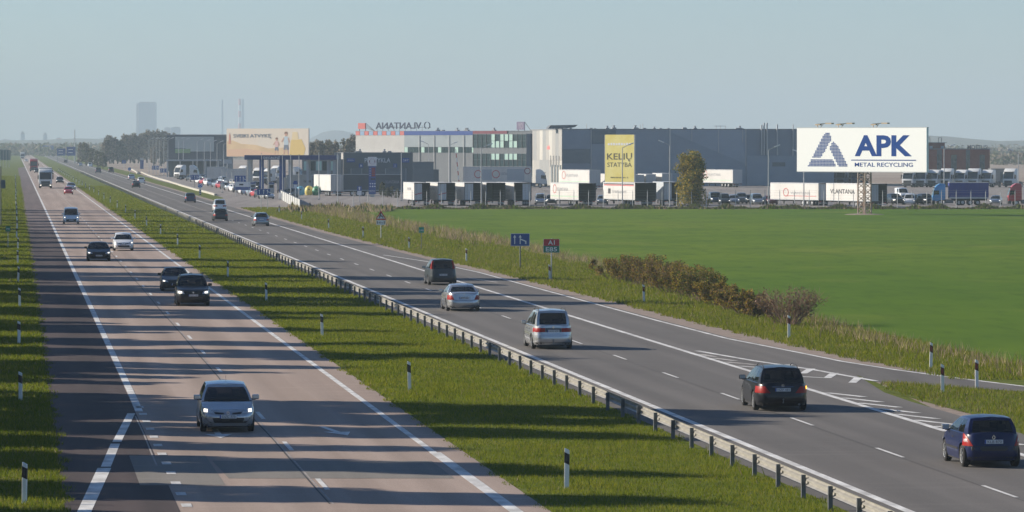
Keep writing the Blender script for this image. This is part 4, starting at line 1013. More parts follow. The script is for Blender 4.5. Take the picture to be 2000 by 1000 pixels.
def d_plain(t): flank_text(t, 'VLANTANA', 5, 2.6, 4, .5, M_LOGOG)
def d_quote(t): flank_ring(t, 11.3, 2.9, .75); flank_text(t, 'VLANTANA', 7.6, 2.85, 5.4, .6, M_LOGOG); flank_bar(t, .3, 13.0, 1.55, 1.65, M_LOGOB)
def d_stripe(t): flank_bar(t, .5, 13, 3.42, 3.60, M_LOGO); flank_bar(t, .5, 13, 3.64, 3.80, M_INK); flank_text(t, 'transport', 6.5, 2.3, 6, .6, M_LOGOG); flank_bar(t, 10.2, 11.2, 2.0, 2.9, M_INK, 'emblem')
def d_line(t): flank_ring(t, 9, 2.3, .7); flank_bar(t, .6, 9.2, 1.62, 1.72, M_LOGO); flank_text(t, 'VLANTANA', 5, 2.2, 5.5, .45, M_LOGOG)
def d_name(t): flank_text(t, 'VLANTANA', 8.4, 2.6, 7.4, .8, M_INK, .015)
GR1 = 'white trailers parked in the row behind the fence'
trailer(809, 840, 402, 24, M_TW, 'leftmost white open trailer of the five, grey left door with red stroke', GR1, True, (1, 0), deco=d_red, ztop=357)
trailer(855, 889, 402, 25, M_TW, 'second open white trailer from the left with red stroke on its door', GR1, True, (1, 0), deco=d_red, ztop=357)
trailer(907, 942, 402, 25, M_TW, 'middle open white trailer of the five with plain grey left door', GR1, True, (1, 0), deco=d_plain, ztop=357)
trailer(950, 987, 402, 24, M_TW, 'fourth white trailer of the five, wholly open and dark inside', GR1, True, (0, 0), deco=d_plain, ztop=357)
trailer(1004, 1038, 402, 34, M_TW, 'fifth open white trailer with a grey right door', GR1, True, (0, 1), deco=d_plain, ztop=357)
trailer(1130, 1164, 402, 51, M_TW, 'white open trailer with red ring and green line on its side', GR1, True, (0, 0), deco=d_quote, ztop=358)
trailer(1240, 1282, 402, 56, M_TW, 'white open trailer with red and black stripes below the yellow billboard', GR1, True, (0, 0), deco=d_stripe, ztop=357)
trailer(1296, 1328, 402, 15, M_TG, 'pale grey trailer half hidden by the leafy tree', GR1, True, (1, 0), ztop=356)
trailer(1598, 1629, 402, 81, M_TW, 'long white trailer with red underline left of the lattice mast', GR1, True, (1, 0), deco=d_line, ztop=358)
trailer(1700, 1733, 405, 72, M_TW, 'white trailer with dark lettering behind the lattice mast', GR1, True, (1, 0), deco=d_name, ztop=359, door_mat=M_TG)
GR2 = 'white trailers in the second row of the yard'
trailer(1151, 1173, 371, 55, M_TW, 'second-row white trailer left of the yellow billboard', GR2, False, (1, 1), deco=d_quote, door_mat=M_TG)
trailer(1196, 1215, 371, 24, M_TW, 'second-row trailer mostly hidden by the yellow billboard', GR2, False, (1, 1), door_mat=M_TG)
trailer(1240, 1258, 371, 24, M_TW, 'second-row trailer just right of the yellow billboard', GR2, False, (1, 1), door_mat=M_TG)
trailer(1262, 1281, 371, 12, M_TW, 'second-row trailer, second right of the yellow billboard', GR2, False, (1, 1), door_mat=M_TG)
trailer(1293, 1313, 371, 14, M_TW, 'second-row trailer just left of the leafy tree', GR2, False, (1, 1), door_mat=M_TG)
trailer(1431, 1450, 366, 56, M_TW, 'second-row white trailer right of the leafy tree', GR2, False, (1, 1), deco=d_quote, door_mat=M_TG)
GR3 = 'trailers around the fuel station'
trailer(646, 671, 383, 37, M_TW, 'pinkish white trailer beside the car wash', GR3, False, (1, 1), door_mat=M_TW)
trailer(541, 560, 377, 6, M_TW, 'short-looking white trailer behind the black parked car', GR3, False, (1, 1), door_mat=M_TW)

def side_trailer(x0, x1, yb, wall, label, group, face_right=True, deco=None, openback=False, ztop=None):
    Y = Ypx(yb); s = F / Y; ln = (x1 - x0) / s; rz = -math.pi / 2 if face_right else math.pi / 2
    x = xat(x0 if face_right else x1, Y)
    t = thing('semi_trailer', label, 'trailer', (x, Y + 1.25, 0.02), rz, group); zs = ((yb - ztop) / s / 4.0) if ztop else 1.0; t.scale = (1, ln / TL, zs)
    trailer_parts(t, wall, openback, (1, 1))
    if deco: deco(t)
    return t
def rflank(t, sd, items):
    """lettering and marks on the flank that faces the camera"""
    for kind, y, z, a, bb, m in items:
        x = sd * (TWd / 2 + .017)
        if kind == 't':
            o = place('lettering', text_mesh(bb, a, 0.55, m, 0.0, 0.01), t, (x, y, z)); o.rotation_euler = (0, 0, math.pi / 2 if sd > 0 else -math.pi / 2)
        elif kind == 'r':
            b = MB()
            for k in range(20):
                p, q = k / 20 * 6.2832, (k + 1) / 20 * 6.2832
                b.bar((x, y + a * math.cos(p), z + a * math.sin(p)), (x, y + a * math.cos(q), z + a * math.sin(q)), .02, .16)
            b.build('emblem', m, t)
        else:
            b = MB(); b.mm(min(x, x - sd * .012), max(x, x - sd * .012), y - a / 2, y + a / 2, z - bb / 2, z + bb / 2); b.build('panel', m, t)
M_PAN = mat('print_panel', (0.36, 0.40, 0.44), 0.5)
M_MAROON = mat('print_maroon', (0.22, 0.04, 0.07), 0.6)
side_trailer(905, 1038, 367, M_TW, 'long white trailer with dark red rings seen side on behind the open trailers', 'trailers seen side on', True,
             lambda t: rflank(t, 1, [('p', 4.5, 2.5, 2.2, 2.0, M_PAN), ('p', 10.3, 2.5, 3.4, 2.2, M_PAN), ('r', 2.9, 2.6, .7, 0, M_LOGO), ('r', 6.4, 2.6, .7, 0, M_LOGO), ('r', 12.6, 3.2, .55, 0, M_MAROON), ('t', 8.0, 2.7, 1.4, 'VLANTANA', M_LOGOG)]), ztop=326)
side_trailer(671, 785, 383, M_TD, 'dark blue grey trailer seen side on before the car wash', 'trailers seen side on', True, lambda t: rflank(t, 1, [('t', 11.2, 2.55, 3.2, 'VLANTANA', M_LOGOG)]), ztop=340)
side_trailer(1450, 1544, 358, M_TD, 'dark trailer seen side on right of the leafy tree', 'trailers seen side on', True, ztop=330)
side_trailer(560, 609, 377, M_TG, 'grey trailer with dark lettering seen side on at the fuel station', 'trailers seen side on', True, lambda t: rflank(t, 1, [('t', 11, 2.6, 4, 'VLANTANA', M_INK)]), ztop=342)
side_trailer(404, 440, 357, M_TW, 'white box trailer behind the front parked cars, left one', 'trailers seen side on', False, ztop=326)
side_trailer(442, 484, 361, M_TW, 'white box trailer behind the front parked cars, right one', 'trailers seen side on', False, ztop=330)
# blue curtain-sided lorry
def tractor(root, paintm, roofh=3.75, sleeper=True, lit=False, full=True):
    """cab faces +Y, front bumper at y=0, tractor extends to -Y"""
    W_ = 2.45; h = W_ / 2
    prof = [(-2.25, .95), (-.02, .62), (.0, 1.3), (-.06, 1.75), (-.42, roofh - .75), (-.75, roofh - .35), (-1.3, roofh), (-2.0, roofh), (-2.25, roofh - .15)]
    b = MB(); b.prism(prof, 'x', -h, h); b.build('cab', paintm, root, bevel=0.09, smooth=40)
    b = MB(); b.add([(-h + .12, -.045 + .022, 1.76), (h - .12, -.045 + .022, 1.76), (h - .2, -.40 + .03, roofh - .80), (-h + .2, -.40 + .03, roofh - .80)], [(0, 1, 2, 3)]); b.add([(-h + .12, -.10, 1.76), (h - .12, -.10, 1.76), (h - .2, -.45, roofh - .80), (-h + .2, -.45, roofh - .80)], [(3, 2, 1, 0)]); b.build('windscreen', M_GLASS_T, root)
    b = MB(); b.mm(-h - .02, h + .02, -.5, .06, .32, .86); b.build('bumper', M_CHAS, root, bevel=.05)
    b = MB(); b.mm(-.85, .85, -.03, .03, .88, 1.38); b.build('grille', M_CHAS, root, bevel=.02)
    b = MB(); b.mm(-h + .1, h - .1, -.5, -.18, roofh - .76, roofh - .66); b.build('sun_visor', M_CHAS, root)
    for sd in (-1, 1):
        b = MB(); x = sd * (h + .004); b.add([(x, -.22, 1.85), (x, -1.15, 1.85), (x, -1.15, 2.55), (x, -.42, 2.55)], [(0, 1, 2, 3)]); b.add([(x + sd * .006, -.22, 1.85), (x + sd * .006, -1.15, 1.85), (x + sd * .006, -1.15, 2.55), (x + sd * .006, -.42, 2.55)], [(0, 1, 2, 3)]); b.build('side_window', M_GLASS_T, root)
        b = MB(); b.mm(min(sd * (h + .08), sd * (h + .32)), max(sd * (h + .08), sd * (h + .32)), -.35, -.2, 1.75, 2.55); b.bar((sd * h, -.3, 2.6), (sd * (h + .2), -.28, 2.6), .05); b.build('side_mirror', M_CHAS, root)
        b = MB(); b.mm(sd * .95 - .13, sd * .95 + .13, .04, .085, .52, .70); b.build('headlight', M_HEAD if lit else M_HLENS, root)
        lorry_wheel(root, sd * (h - .18), -1.35); lorry_wheel(root, sd * (h - .25), -4.6)
        b = MB(); b.mm(min(sd * (h - .4), sd * h), max(sd * (h - .4), sd * h), -3.6, -2.3, .35, .95); b.build('fuel_tank', M_STEEL_D, root)
    b = MB(); b.mm(-.45, .45, -5.6, -1.0, .75, 1.0); b.mm(-.9, .9, -5.0, -3.6, 1.0, 1.18); b.build('chassis', M_CHAS, root)
M_GLASS_T = mat('lorry_glass', (0.012, 0.017, 0.02), 0.05, spec=0.7)
def cab_at(px, yb, paintm, rz, label, group, scale=1.0, lit=False, roofh=3.75):
    x, y = gp(px, yb); t = thing('lorry_tractor', label, 'lorry', (x, y, 0.02), rz, group); t.scale = (scale,) * 3; tractor(t, paintm, roofh, lit=lit); return t
P_TRW = mat('lorry_white', (0.66, 0.67, 0.66), 0.4, coat=0.4)
P_TRR = mat('lorry_red', (0.40, 0.035, 0.04), 0.4, coat=0.4)
P_TRD = mat('lorry_dark', (0.10, 0.13, 0.17), 0.45, coat=0.3)
M_CURT = mat('blue_curtain', (0.018, 0.030, 0.22), 0.6, var=0.12, vscale=1.2, stretch=(1, 3, 0.3))
def full_lorry(px, yb, rz, cabm, boxm, label, group, length=13.4, lit=False, sc=1.0, name='lorry'):
    x, y = gp(px, yb); t = thing(name, label, 'lorry', (x, y, 0.02), rz, group); t.scale = (sc,) * 3
    tractor(t, cabm, lit=lit)
    h = TWd / 2
    b = MB(); b.mm(-h, h, -3.3 - length, -2.9, 1.2, 3.95); b.build('cargo_box', boxm, t, bevel=.03)
    b = MB(); b.mm(-h - .012, h + .012, -3.3 - length, -2.9, 1.13, 1.45); b.build('side_board', M_TG, t)
    b = MB(); b.mm(-h - .006, h + .006, -3.3 - length, -2.9, 3.86, 3.99); b.build('roof_rail', M_TW, t)
    b = MB(); b.mm(-.5, .5, -3.1 - length, -3.4, .8, 1.12); b.build('trailer_chassis', M_CHAS, t)
    for sd in (-1, 1):
        for k in range(3): lorry_wheel(t, sd * (h - .2), -length - 1.4 + 1.3 * k)
    return t
full_lorry(89, 368, PHI + math.pi, P_TRW, M_TG, 'white lorry with dark windscreen in the outer lane of the left carriageway', 'vans and lorries on the left carriageway', lit=True, sc=1.03)
full_lorry(66, 335, PHI + math.pi, P_TRR, M_TW, 'distant red lorry with white top behind the white lorry', 'vans and lorries on the left carriageway', sc=1.03)
full_lorry(44, 311, PHI + math.pi, P_TRW, M_TW, 'far white coach-like lorry at the end of the left carriageway', 'vans and lorries on the left carriageway', lit=True)
full_lorry(1820, 401, math.pi / 2, P_LBLUE, M_CURT, 'lorry with light blue cab and blue curtain sides', 'lorries parked by the fence', length=6.4, sc=0.84)
cab_at(1968, 402, P_TRR, math.pi / 2, 'red lorry cab at the right picture edge', 'lorries parked by the fence', 0.86)
cab_at(1068, 367, P_TRW, -math.pi / 2, 'white cab coupled to the long ringed trailer', 'white lorry tractors in the yard')
k = 0
for px, dz in ((1772, .5), (1797, .7), (1820, .55), (1845, .75), (1873, .6), (1899, .7), (1925, .55), (1969, .8)):
    cab_at(px, 366, P_TRW, math.pi - dz + (0.3 if k % 2 else 0), f'white lorry tractor right of the big billboard, {NTH[k]} from the left', 'white lorry tractors in the yard', 1.0, roofh=3.6 + 0.25 * (k % 2)); k += 1
for k in range(8):
    cab_at(1566 + 15 * k, 361 + (k % 2), P_TRD, math.pi - .5, f'dark lorry tractor under the big billboard, {NTH[k]} from the left', 'dark lorry tractors in the yard', 0.9)
for k, (px, yb, dz) in enumerate(((345, 350, .8), (388, 351, -1.5), (500, 359, .6), (517, 361, .9), (470, 352, .7), (533, 352, .8), (590, 356, -1.3))):
    cab_at(px, yb, P_TRW, math.pi - dz, f'white lorry tractor at the fuel station, {["far left one", "second from the left", "in front of the canopy, left one", "in front of the canopy, right one", "under the left canopy end", "behind the canopy columns", "right of the canopy columns"][k]}', 'white lorry tractors at the fuel station', 0.95)

# ------------------------------------------------------------------ parked cars
PC = [P_DGREY, P_SILVER, P_WHITE, P_BLACK, P_GREY, P_DBLUE, P_SILVB, P_BEIGE]
KD = ['hB', 'wB', 'mA', 'sB', 'uA', 'hA']
def parked(px, yb, kind, col, rz, label, group, sc=1.0):
    x, y = gp(px, yb); put_car(pro(kind, False), col, (x, y + 2, 0.02), rz, label, 'car', group, 'car', sc)
GPK = 'cars parked behind the fence'
for px, yb, kd, col, what in ((1056, 400, 'mA', P_SILVER, 'silver parked car between the fifth open trailer and the ringed trailer'), (1077, 399, 'hB', P_DGREY, 'dark parked car tucked against the ringed trailer'), (1177, 400, 'wB', P_SILVB, 'pale parked car just left of the striped trailer'),
        (1397, 398, 'vA', P_DBLUE, 'dark blue parked van just right of the leafy tree'), (1416, 400, 'mA', P_DGREY, 'dark grey parked people carrier, second right of the leafy tree'), (1434, 399, 'hB', P_SILVER, 'pale parked hatchback, third right of the leafy tree'), (1449, 398, 'uA', P_GREY, 'grey parked off-road car, fourth right of the leafy tree'),
        (1464, 398, 'hA', P_BLACK, 'black parked hatchback, fifth right of the leafy tree'), (1479, 400, 'mA', P_SILVB, 'pale blue grey parked people carrier left of the lamp post'), (1505, 400, 'sB', P_MAROON, 'dark reddish parked saloon right of the lamp post'),
        (1750, 400, 'uA', P_BLACK, 'black parked off-road car right of the lattice mast'), (1779, 400, 'mA', P_WHITE, 'white parked people carrier, second right of the lattice mast'), (1794, 399, 'hB', P_DGREY, 'dark parked hatchback, third right of the lattice mast'), (1810, 400, 'uA', P_BLACK, 'black parked car next to the light blue cab'),
        (1763, 388, 'vA', P_WHITE, 'white parked van standing behind the black off-road car'), (1948, 400, 'sB', P_SILVB, 'pale blue parked saloon between blue lorry and red cab')):
    parked(px, yb, kd, col, math.pi + random.uniform(-.25, .25), what, GPK, 0.95)
GPS = 'cars parked in the slanted row before the fuel station'
for k in range(18):
    px = 372 + 8.6 * k; yb = 353.5 + 2.08 * k
    parked(px, yb, KD[(k * 3) % 6], [P_DGREY, P_SILVER, P_WHITE, P_BLACK, P_WHITE, P_DBLUE, P_SILVB, P_RED][k % 8] if k != 3 else P_RED, PHI + (math.pi if k % 3 else 0) + 0.35, f'car in the slanted row before the fuel station, {NTH[k]} from the left', GPS, 0.92)
for k in range(12):
    px = 384 + 10.5 * k; yb = 349.5 + 1.9 * k
    parked(px, yb, KD[(k * 5 + 1) % 6], PC[(k * 3 + 2) % 8], PHI + math.pi + 0.35, f'car in the rear slanted row before the fuel station, {NTH[k]} from the left', 'cars in the rear row before the fuel station', 0.92)
parked(566, 388, 'uA', P_BLACK, math.pi * 0.9, 'black off-road car parked left of the blue recycling bin', GPS)

# ------------------------------------------------------------------ buildings
def corr(name, c, var=0.06, scale=6.0, axis=0, rough=0.55):
    """profiled metal cladding: fine ribs as relief only"""
    m = bpy.data.materials.new(name); m.use_nodes = True; nt = m.node_tree; b = nt.nodes['Principled BSDF']
    tc = nn(nt, 'ShaderNodeTexCoord'); mp = nn(nt, 'ShaderNodeMapping'); nt.links.new(tc.outputs['Object'], mp.inputs[0])
    w = nn(nt, 'ShaderNodeTexWave'); w.bands_direction = 'XYZ'[axis]; w.inputs['Scale'].default_value = scale; nt.links.new(mp.outputs[0], w.inputs[0])
    bp = nn(nt, 'ShaderNodeBump'); bp.inputs['Strength'].default_value = 0.5; bp.inputs['Distance'].default_value = 0.03; nt.links.new(w.outputs['Fac'], bp.inputs['Height']); nt.links.new(bp.outputs[0], b.inputs['Normal'])
    no = nn(nt, 'ShaderNodeTexNoise'); no.inputs['Scale'].default_value = 0.35; no.inputs['Detail'].default_value = 5; nt.links.new(mp.outputs[0], no.inputs[0])
    rm = nn(nt, 'ShaderNodeValToRGB'); rm.color_ramp.elements[0].position = .3; rm.color_ramp.elements[1].position = .7
    rm.color_ramp.elements[0].color = (*[x * (1 - var) for x in c], 1); rm.color_ramp.elements[1].color = (*[x * (1 + var) for x in c], 1)
    nt.links.new(no.outputs['Fac'], rm.inputs[0]); nt.links.new(rm.outputs[0], b.inputs['Base Color'])
    b.inputs['Roughness'].default_value = rough; MATS[name] = m; return m
C_LIGHT = corr('cladding_light', (0.34, 0.33, 0.305)); C_CREAM = corr('cladding_cream', (0.47, 0.455, 0.41)); C_OCREAM = corr('cladding_office_cream', (0.58, 0.57, 0.53)); C_LGREY = corr('cladding_pale_blue', (0.34, 0.395, 0.415))
C_MID = corr('cladding_mid', (0.27, 0.275, 0.27)); C_LOW = corr('cladding_lower', (0.17, 0.185, 0.20)); C_BLUEG = corr('cladding_blue_grey', (0.235, 0.285, 0.345), axis=2, scale=1.2); C_BLUED = corr('cladding_blue_dark', (0.19, 0.235, 0.29), axis=2, scale=1.2)
C_DARK = corr('cladding_charcoal', (0.115, 0.14, 0.155)); C_DKPAN = corr('cladding_slate', (0.135, 0.17, 0.195), axis=2, scale=1.2)
M_STB = mat('stripe_blue', (0.02, 0.07, 0.28), 0.5); M_STR = mat('stripe_maroon', (0.20, 0.035, 0.06), 0.5); M_SKYB = mat('square_blue', (0.28, 0.42, 0.58), 0.5); M_SQR = mat('square_red', (0.62, 0.17, 0.15), 0.5)
M_ROOF = mat('roof_membrane', (0.20, 0.21, 0.22), 0.8)
M_PANE = mat('office_glass', (0.025, 0.055, 0.065), 0.06, spec=0.8); M_PANEL = mat('pane_reflection', (0.52, 0.72, 0.62), 0.35); M_MULL = mat('mullion', (0.08, 0.10, 0.11), 0.5)  # pale green panes carry a reflection painted in as flat colour
M_UNIT = mat('roof_unit', (0.35, 0.36, 0.37), 0.6)
def pbox(root, name, m, x0, x1, y0, y1, z0, z1, bevel=0.0):
    b = MB(); b.mm(x0, x1, y0, y1, z0, z1); return b.build(name, m, root, bevel=bevel)
def roof_unit(root, x, y, z, s=0.7, kind=0):
    s *= 0.62
    b = MB(); b.mm(x - s, x + s, y - s, y + s, z - .02, z + s * 0.7)
    if kind: b.tube((x, y, z + s * .7), (x, y, z + s * 1.4), s * .45, n=8); b.lathe([(s * .7, 0), (s * .75, s * .25), (0, s * .5)], (x, y, z + s * 1.35), 'z', 8)
    return b.build('roof_vent', M_UNIT, root)
# --- big blue grey warehouse
X0, Y0_ = xat(1098, 1000), 1000.0; BE = math.radians(8)
wh = thing('warehouse', 'long blue grey warehouse with pale left end and rooftop vents', 'building', (X0, Y0_, 0), BE)
HT = 11.9; LW = 58.5; DP = 47.0
pbox(wh, 'wall', C_BLUEG, .004, LW, .004, DP, 0, HT)
pbox(wh, 'roof', M_ROOF, -.12, LW + .1, -.1, DP, HT + .002, HT + .18)
def fx(px):   # local x on the front facade for a picture column
    k = (px - 1000.0) / F; return (k * Y0_ - X0) / (math.cos(BE) - k * math.sin(BE))
def fz(py, px=None):
    x = fx(px) if px else 0; return zat(py, Y0_ + x * math.sin(BE))
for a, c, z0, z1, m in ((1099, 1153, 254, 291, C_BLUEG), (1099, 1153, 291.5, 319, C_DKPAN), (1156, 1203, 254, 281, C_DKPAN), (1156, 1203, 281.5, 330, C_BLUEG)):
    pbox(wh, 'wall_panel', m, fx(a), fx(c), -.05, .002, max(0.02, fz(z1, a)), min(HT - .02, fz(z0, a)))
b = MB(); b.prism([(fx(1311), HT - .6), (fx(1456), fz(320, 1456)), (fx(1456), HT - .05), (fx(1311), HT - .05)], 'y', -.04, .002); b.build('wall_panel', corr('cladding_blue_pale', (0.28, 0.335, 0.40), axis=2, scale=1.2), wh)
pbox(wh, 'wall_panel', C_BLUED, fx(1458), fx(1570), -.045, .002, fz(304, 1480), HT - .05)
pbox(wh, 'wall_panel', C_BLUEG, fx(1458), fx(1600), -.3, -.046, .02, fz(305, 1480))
pbox(wh, 'louvre', C_DARK, fx(1508), fx(1533), -.36, -.302, fz(325, 1520), fz(317, 1520))
for px, w, z1 in ((1154.5, .18, 330), (1308.5, .35, 332), (1351, .12, 276), (1403, .15, 298), (1450, .12, 278), (1456.5, .2, 325), (1548, .15, 330)):
    pbox(wh, 'downpipe', M_POLE, fx(px) - w / 2, fx(px) + w / 2, -.16, -.055, max(.02, fz(z1, px)), HT + .05)
for px, top in ((1487, 244), (1491.7, 240), (1497.5, 240), (1517.5, 243), (1548.5, 243)):
    b = MB(); x = fx(px); b.tube((x, -.35, fz(303, px)), (x, -.35, fz(top, px)), .17 if px != 1548.5 else .1, n=8); b.build('flue_pipe', M_POLE, wh)
for k, (px, s, kd) in enumerate(((1106, .4, 0), (1120, .45, 0), (1163, .5, 0), (1165, .35, 0), (1192, .6, 1), (1208, .7, 1), (1244, .7, 1), (1252, .4, 0), (1268, .5, 0), (1281, .45, 1), (1296, .4, 0), (1315, .4, 0), (1340, .7, 0), (1364, .6, 1), (1382, .4, 0), (1443, .5, 0), (1452, .6, 1), (1460, .4, 0))):
    roof_unit(wh, fx(px), 2.0 + (k % 3) * 2, HT + .18, s, kd)
b = MB(); xa, xb = fx(1078), fx(1137)
b.prism([(xa, HT + .2), (fx(1084), HT + .95), (fx(1137), HT + 1.05), (fx(1132), HT + .55), (fx(1112), HT + .2)], 'y', 6, 9); b.build('roof_canopy', M_STEEL_D, wh)
for px, t0, t1 in ((1404, 245, 254), (1412, 245, 254), (1422, 246, 254), (1255, 243, 254), (1260, 241, 254), (1150, 242, 254)):
    b = MB(); b.tube((fx(px), 3, HT), (fx(px), 3, fz(t0, px)), .06, n=6); b.build('aerial_mast', M_POLE, wh)
b = MB(); b.bar((fx(1400), 3, fz(246, 1402)), (fx(1423), 3, fz(246, 1422)), .08); b.build('aerial_bar', M_POLE, wh)
# lit left end: vertical panels in three greys
pal = [C_LIGHT, C_MID, C_LIGHT, C_CREAM, C_LIGHT, C_MID, C_CREAM, C_LIGHT, C_MID, C_LIGHT]
for k in range(10):
    y0, y1 = k * 4.65 + .05, k * 4.65 + 4.62
    pbox(wh, 'wall_panel', pal[k], -.06, .002, y0, y1, 5.4, HT - .06); pbox(wh, 'wall_panel', pal[(k * 7 + 3) % 10], -.06, .002, y0, y1, .02, 5.37)
for k in range(4): pbox(wh, 'dock_opening', C_DARK, -.16, -.062, 1 + k * 4.0, 2.8 + k * 4.0, .1, 4.4)
for k in range(4): pbox(wh, 'vent_pipe', M_POLE, -.3, -.17, 3.2 + k * 4, 3.5 + k * 4, 4.0, 6.4)
b = MB(); b.prism([(17.0, 7.7), (21.5, 7.7), (21.0, 8.4), (18.0, 8.6)], 'x', -.08, -.061); b.build('red_emblem', M_SQR, wh)
# --- VLANTANA office building
BE2 = math.radians(-40); X2, Y2 = xat(695, 1005), 1005.0
of = thing('office_building', 'pale logistics building with blue roof stripe and red and blue squares', 'building', (X2, Y2, 0), BE2)
def gx(px): k = (px - 1000.0) / F; return (k * Y2 - X2) / (math.cos(BE2) - k * math.sin(BE2))
def gz(py, px=None): x = gx(px) if px else 0; return zat(py, Y2 + x * math.sin(BE2))
OW, OD, OH = gx(1040), 30.0, 11.5; GS = gx(790)
fp = [(.004, .004), (OW, .004), (OW - 10, 9.5), (2, 9.5)]; b = MB(); b.prism(fp, 'z', 0, OH); b.build('wall', C_LOW, of); b = MB(); b.prism([(-.05, -.05), (OW, -.05), (OW - 10.1, 9.5), (1.9, 9.5)], 'z', OH + .002, OH + .12); b.build('roof', M_ROOF, of)
pbox(of, 'roof_stripe', M_STB, GS + .01, gx(924), -.12, .002, 10.75, OH + .06); pbox(of, 'roof_stripe', M_STR, gx(924) + .01, gx(991), -.12, .002, 10.75, OH + .06)
pbox(of, 'wall_panel', C_LGREY, GS + .01, gx(936), -.06, .002, 8.25, 10.74)
pbox(of, 'lower_wall', C_LOW, GS + .01, gx(936), -.04, .002, 0.02, 7.0)
for k in range(22):
    wd = (gx(935) - GS) / 22; x0 = GS + .05 + k * wd; pbox(of, 'window_pane', M_PANE if (k * 7) % 5 else M_PANEL, x0, x0 + wd - .06, -.045, .002, 7.08, 8.2)
for k in range(1, 5): pbox(of, 'downpipe', M_POLE, gx(790 + 29 * k), gx(790 + 29 * k) + .12, -.2, -.13, .5, 10.7)
pbox(of, 'wall_panel', C_OCREAM, .01, GS, -.06, .002, 7.05, 10.7); pbox(of, 'lower_wall', C_MID, .01, GS, -.05, .002, .02, 7.03)
for k in range(11):
    y0 = k * GS / 11; pbox(of, 'square', M_SQR if k % 2 == 0 else M_SKYB, y0 + .05, y0 + GS / 11 - .05, -.1, .002, 10.72, OH + .05)
# glazed office front
x0, x1 = gx(934), gx(1038)
pbox(of, 'glazed_block', C_LOW, x0, x1, -1.6, -.002, 3.9, 11.0)
for row, (z0, z1) in enumerate(((4.3, 6.9), (8.1, 10.9))):
    nc = 12; w = (x1 - x0) / nc
    for k in range(nc):
        for h_ in range(2):
            za, zb = lerp(z0, z1, h_ / 2) + .04, lerp(z0, z1, (h_ + 1) / 2) - .04
            mm_ = M_PANEL if (k in (4, 5, 6, 7, 8, 9) and (row == 1 or h_ == 1) and (k * 5 + row + 2 * h_) % 4) else M_PANE
            pbox(of, 'window_pane', mm_, x0 + k * w + .06, x0 + (k + 1) * w - .06, -1.66, -1.602, za, zb)
    for k in range(nc + 1): pbox(of, 'mullion', M_MULL, x0 + k * w - .05, x0 + k * w + .05, -1.74, -1.603, z0, z1)
def px_sign(root, body, px0, px1, py0, py1, yl, m, mirror):
    cx = (gx(px0) + gx(px1)) / 2
    text(root, body, cx, yl, gz((py0 + py1) / 2, (px0 + px1) / 2), gx(px1) - gx(px0), (py1 - py0) / F * 985, m, ext=.15, mirror=mirror, name='roof_lettering', bold=.012)
M_LETB = mat('letter_navy', (0.03, 0.05, 0.10), 0.6)
px_sign(of, 'VLANTANA', 733, 822, 239, 252, .05, M_LETB, True)
b = MB(); ring(b, gx(834), gz(245, 834), .74, .34, .05, 18); b.build('roof_emblem', M_LETB, of)
b = MB()
for k in range(9): b.bar((gx(735 + 11 * k), .25, OH), (gx(735 + 11 * k), .25, gz(245, 735 + 11 * k)), .05)
b.bar((gx(733), .25, gz(249, 780)), (gx(840), .25, gz(249, 780)), .07); b.build('sign_frame', M_STEEL_D, of)
pbox(of, 'red_roof_sign', M_SQR, gx(698), gx(712), .2, .5, OH + .55, OH + 1.8)
b = MB(); b.bar((gx(700), 0.35, OH), (gx(700), 0.35, OH + .6), .1); b.bar((gx(712), 0.35, OH), (gx(712), 0.35, OH + .6), .1)
for k in range(5): b.bar((gx(713), 0.35, OH + 1.7 - .25 * k), (gx(731), 0.35, OH + .05), .05)
b.build('sign_frame', M_STEEL_D, of)
for px in (884, 901, 904, 956): roof_unit(of, gx(px), 1.5, OH + .12, .55, 1)
roof_unit(of, gx(856), 1.5, OH + .12, .5, 0); roof_unit(of, gx(846), 1.5, OH + .12, .6, 1)
o = pbox(of, 'roof_board', mat('board_violet', (0.20, 0.17, 0.26), 0.6), gx(1003), gx(1018), 1, 1.2, OH + .3, OH + 1.95)
text(o, 'YO', (gx(1003) + gx(1018)) / 2, .985, OH + 1.1, 1.2, 1.1, mat('board_pale', (0.45, 0.40, 0.46), 0.6), ext=0.0)
b = MB(); b.bar((gx(1005), 1.25, OH), (gx(1005), 1.25, OH + .3), .1); b.bar((gx(1017), 1.25, OH), (gx(1017), 1.25, OH + .3), .1); b.bar((gx(1018), 1.25, OH + 1.8), (gx(1030), 1.25, OH), .08); b.build('sign_frame', M_STEEL_D, of)
# --- car wash
Y3 = 880.0; BE3 = math.radians(8); X3 = xat(671, Y3)
cw = thing('car_wash', 'charcoal car wash building with white lettering and blue plates', 'building', (X3, Y3, 0), BE3)
def cx_(px): return (px - 671) / F * Y3 / math.cos(BE3)
def cz(py): return zat(py, Y3)
CW = cx_(806); pbox(cw, 'wall', C_DARK, .004, CW, .004, 11, 0, 7.2); pbox(cw, 'roof', M_ROOF, -.06, CW + .05, -.06, 11, 7.202, 7.32)
pbox(cw, 'flank_panel', C_LIGHT, -.06, .002, .01, 10.9, .02, 7.15)
text(cw, 'PLOVYKLA', (cx_(712) + cx_(762)) / 2, -.05, cz(313), cx_(762) - cx_(712), .85, M_SWHITE, ext=.05, bold=.008)
for a, c, z0, z1, tx in ((677, 693, 309, 317, 'plovykla'), (785, 799, 308.5, 317.5, '24/7'), (700.5, 709, 319.5, 327.5, '1'), (767.5, 775, 319.5, 327.5, '2')):
    o = pbox(cw, 'blue_plate', M_BLUE, cx_(a), cx_(c), -.06, .002, cz(z1), cz(z0)); text(o, tx, (cx_(a) + cx_(c)) / 2, -.064, (cz(z1) + cz(z0)) / 2, (cx_(c) - cx_(a)) * (.7 if len(tx) > 1 else .3), (cz(z0) - cz(z1)) * .45, M_SWHITE, ext=0)
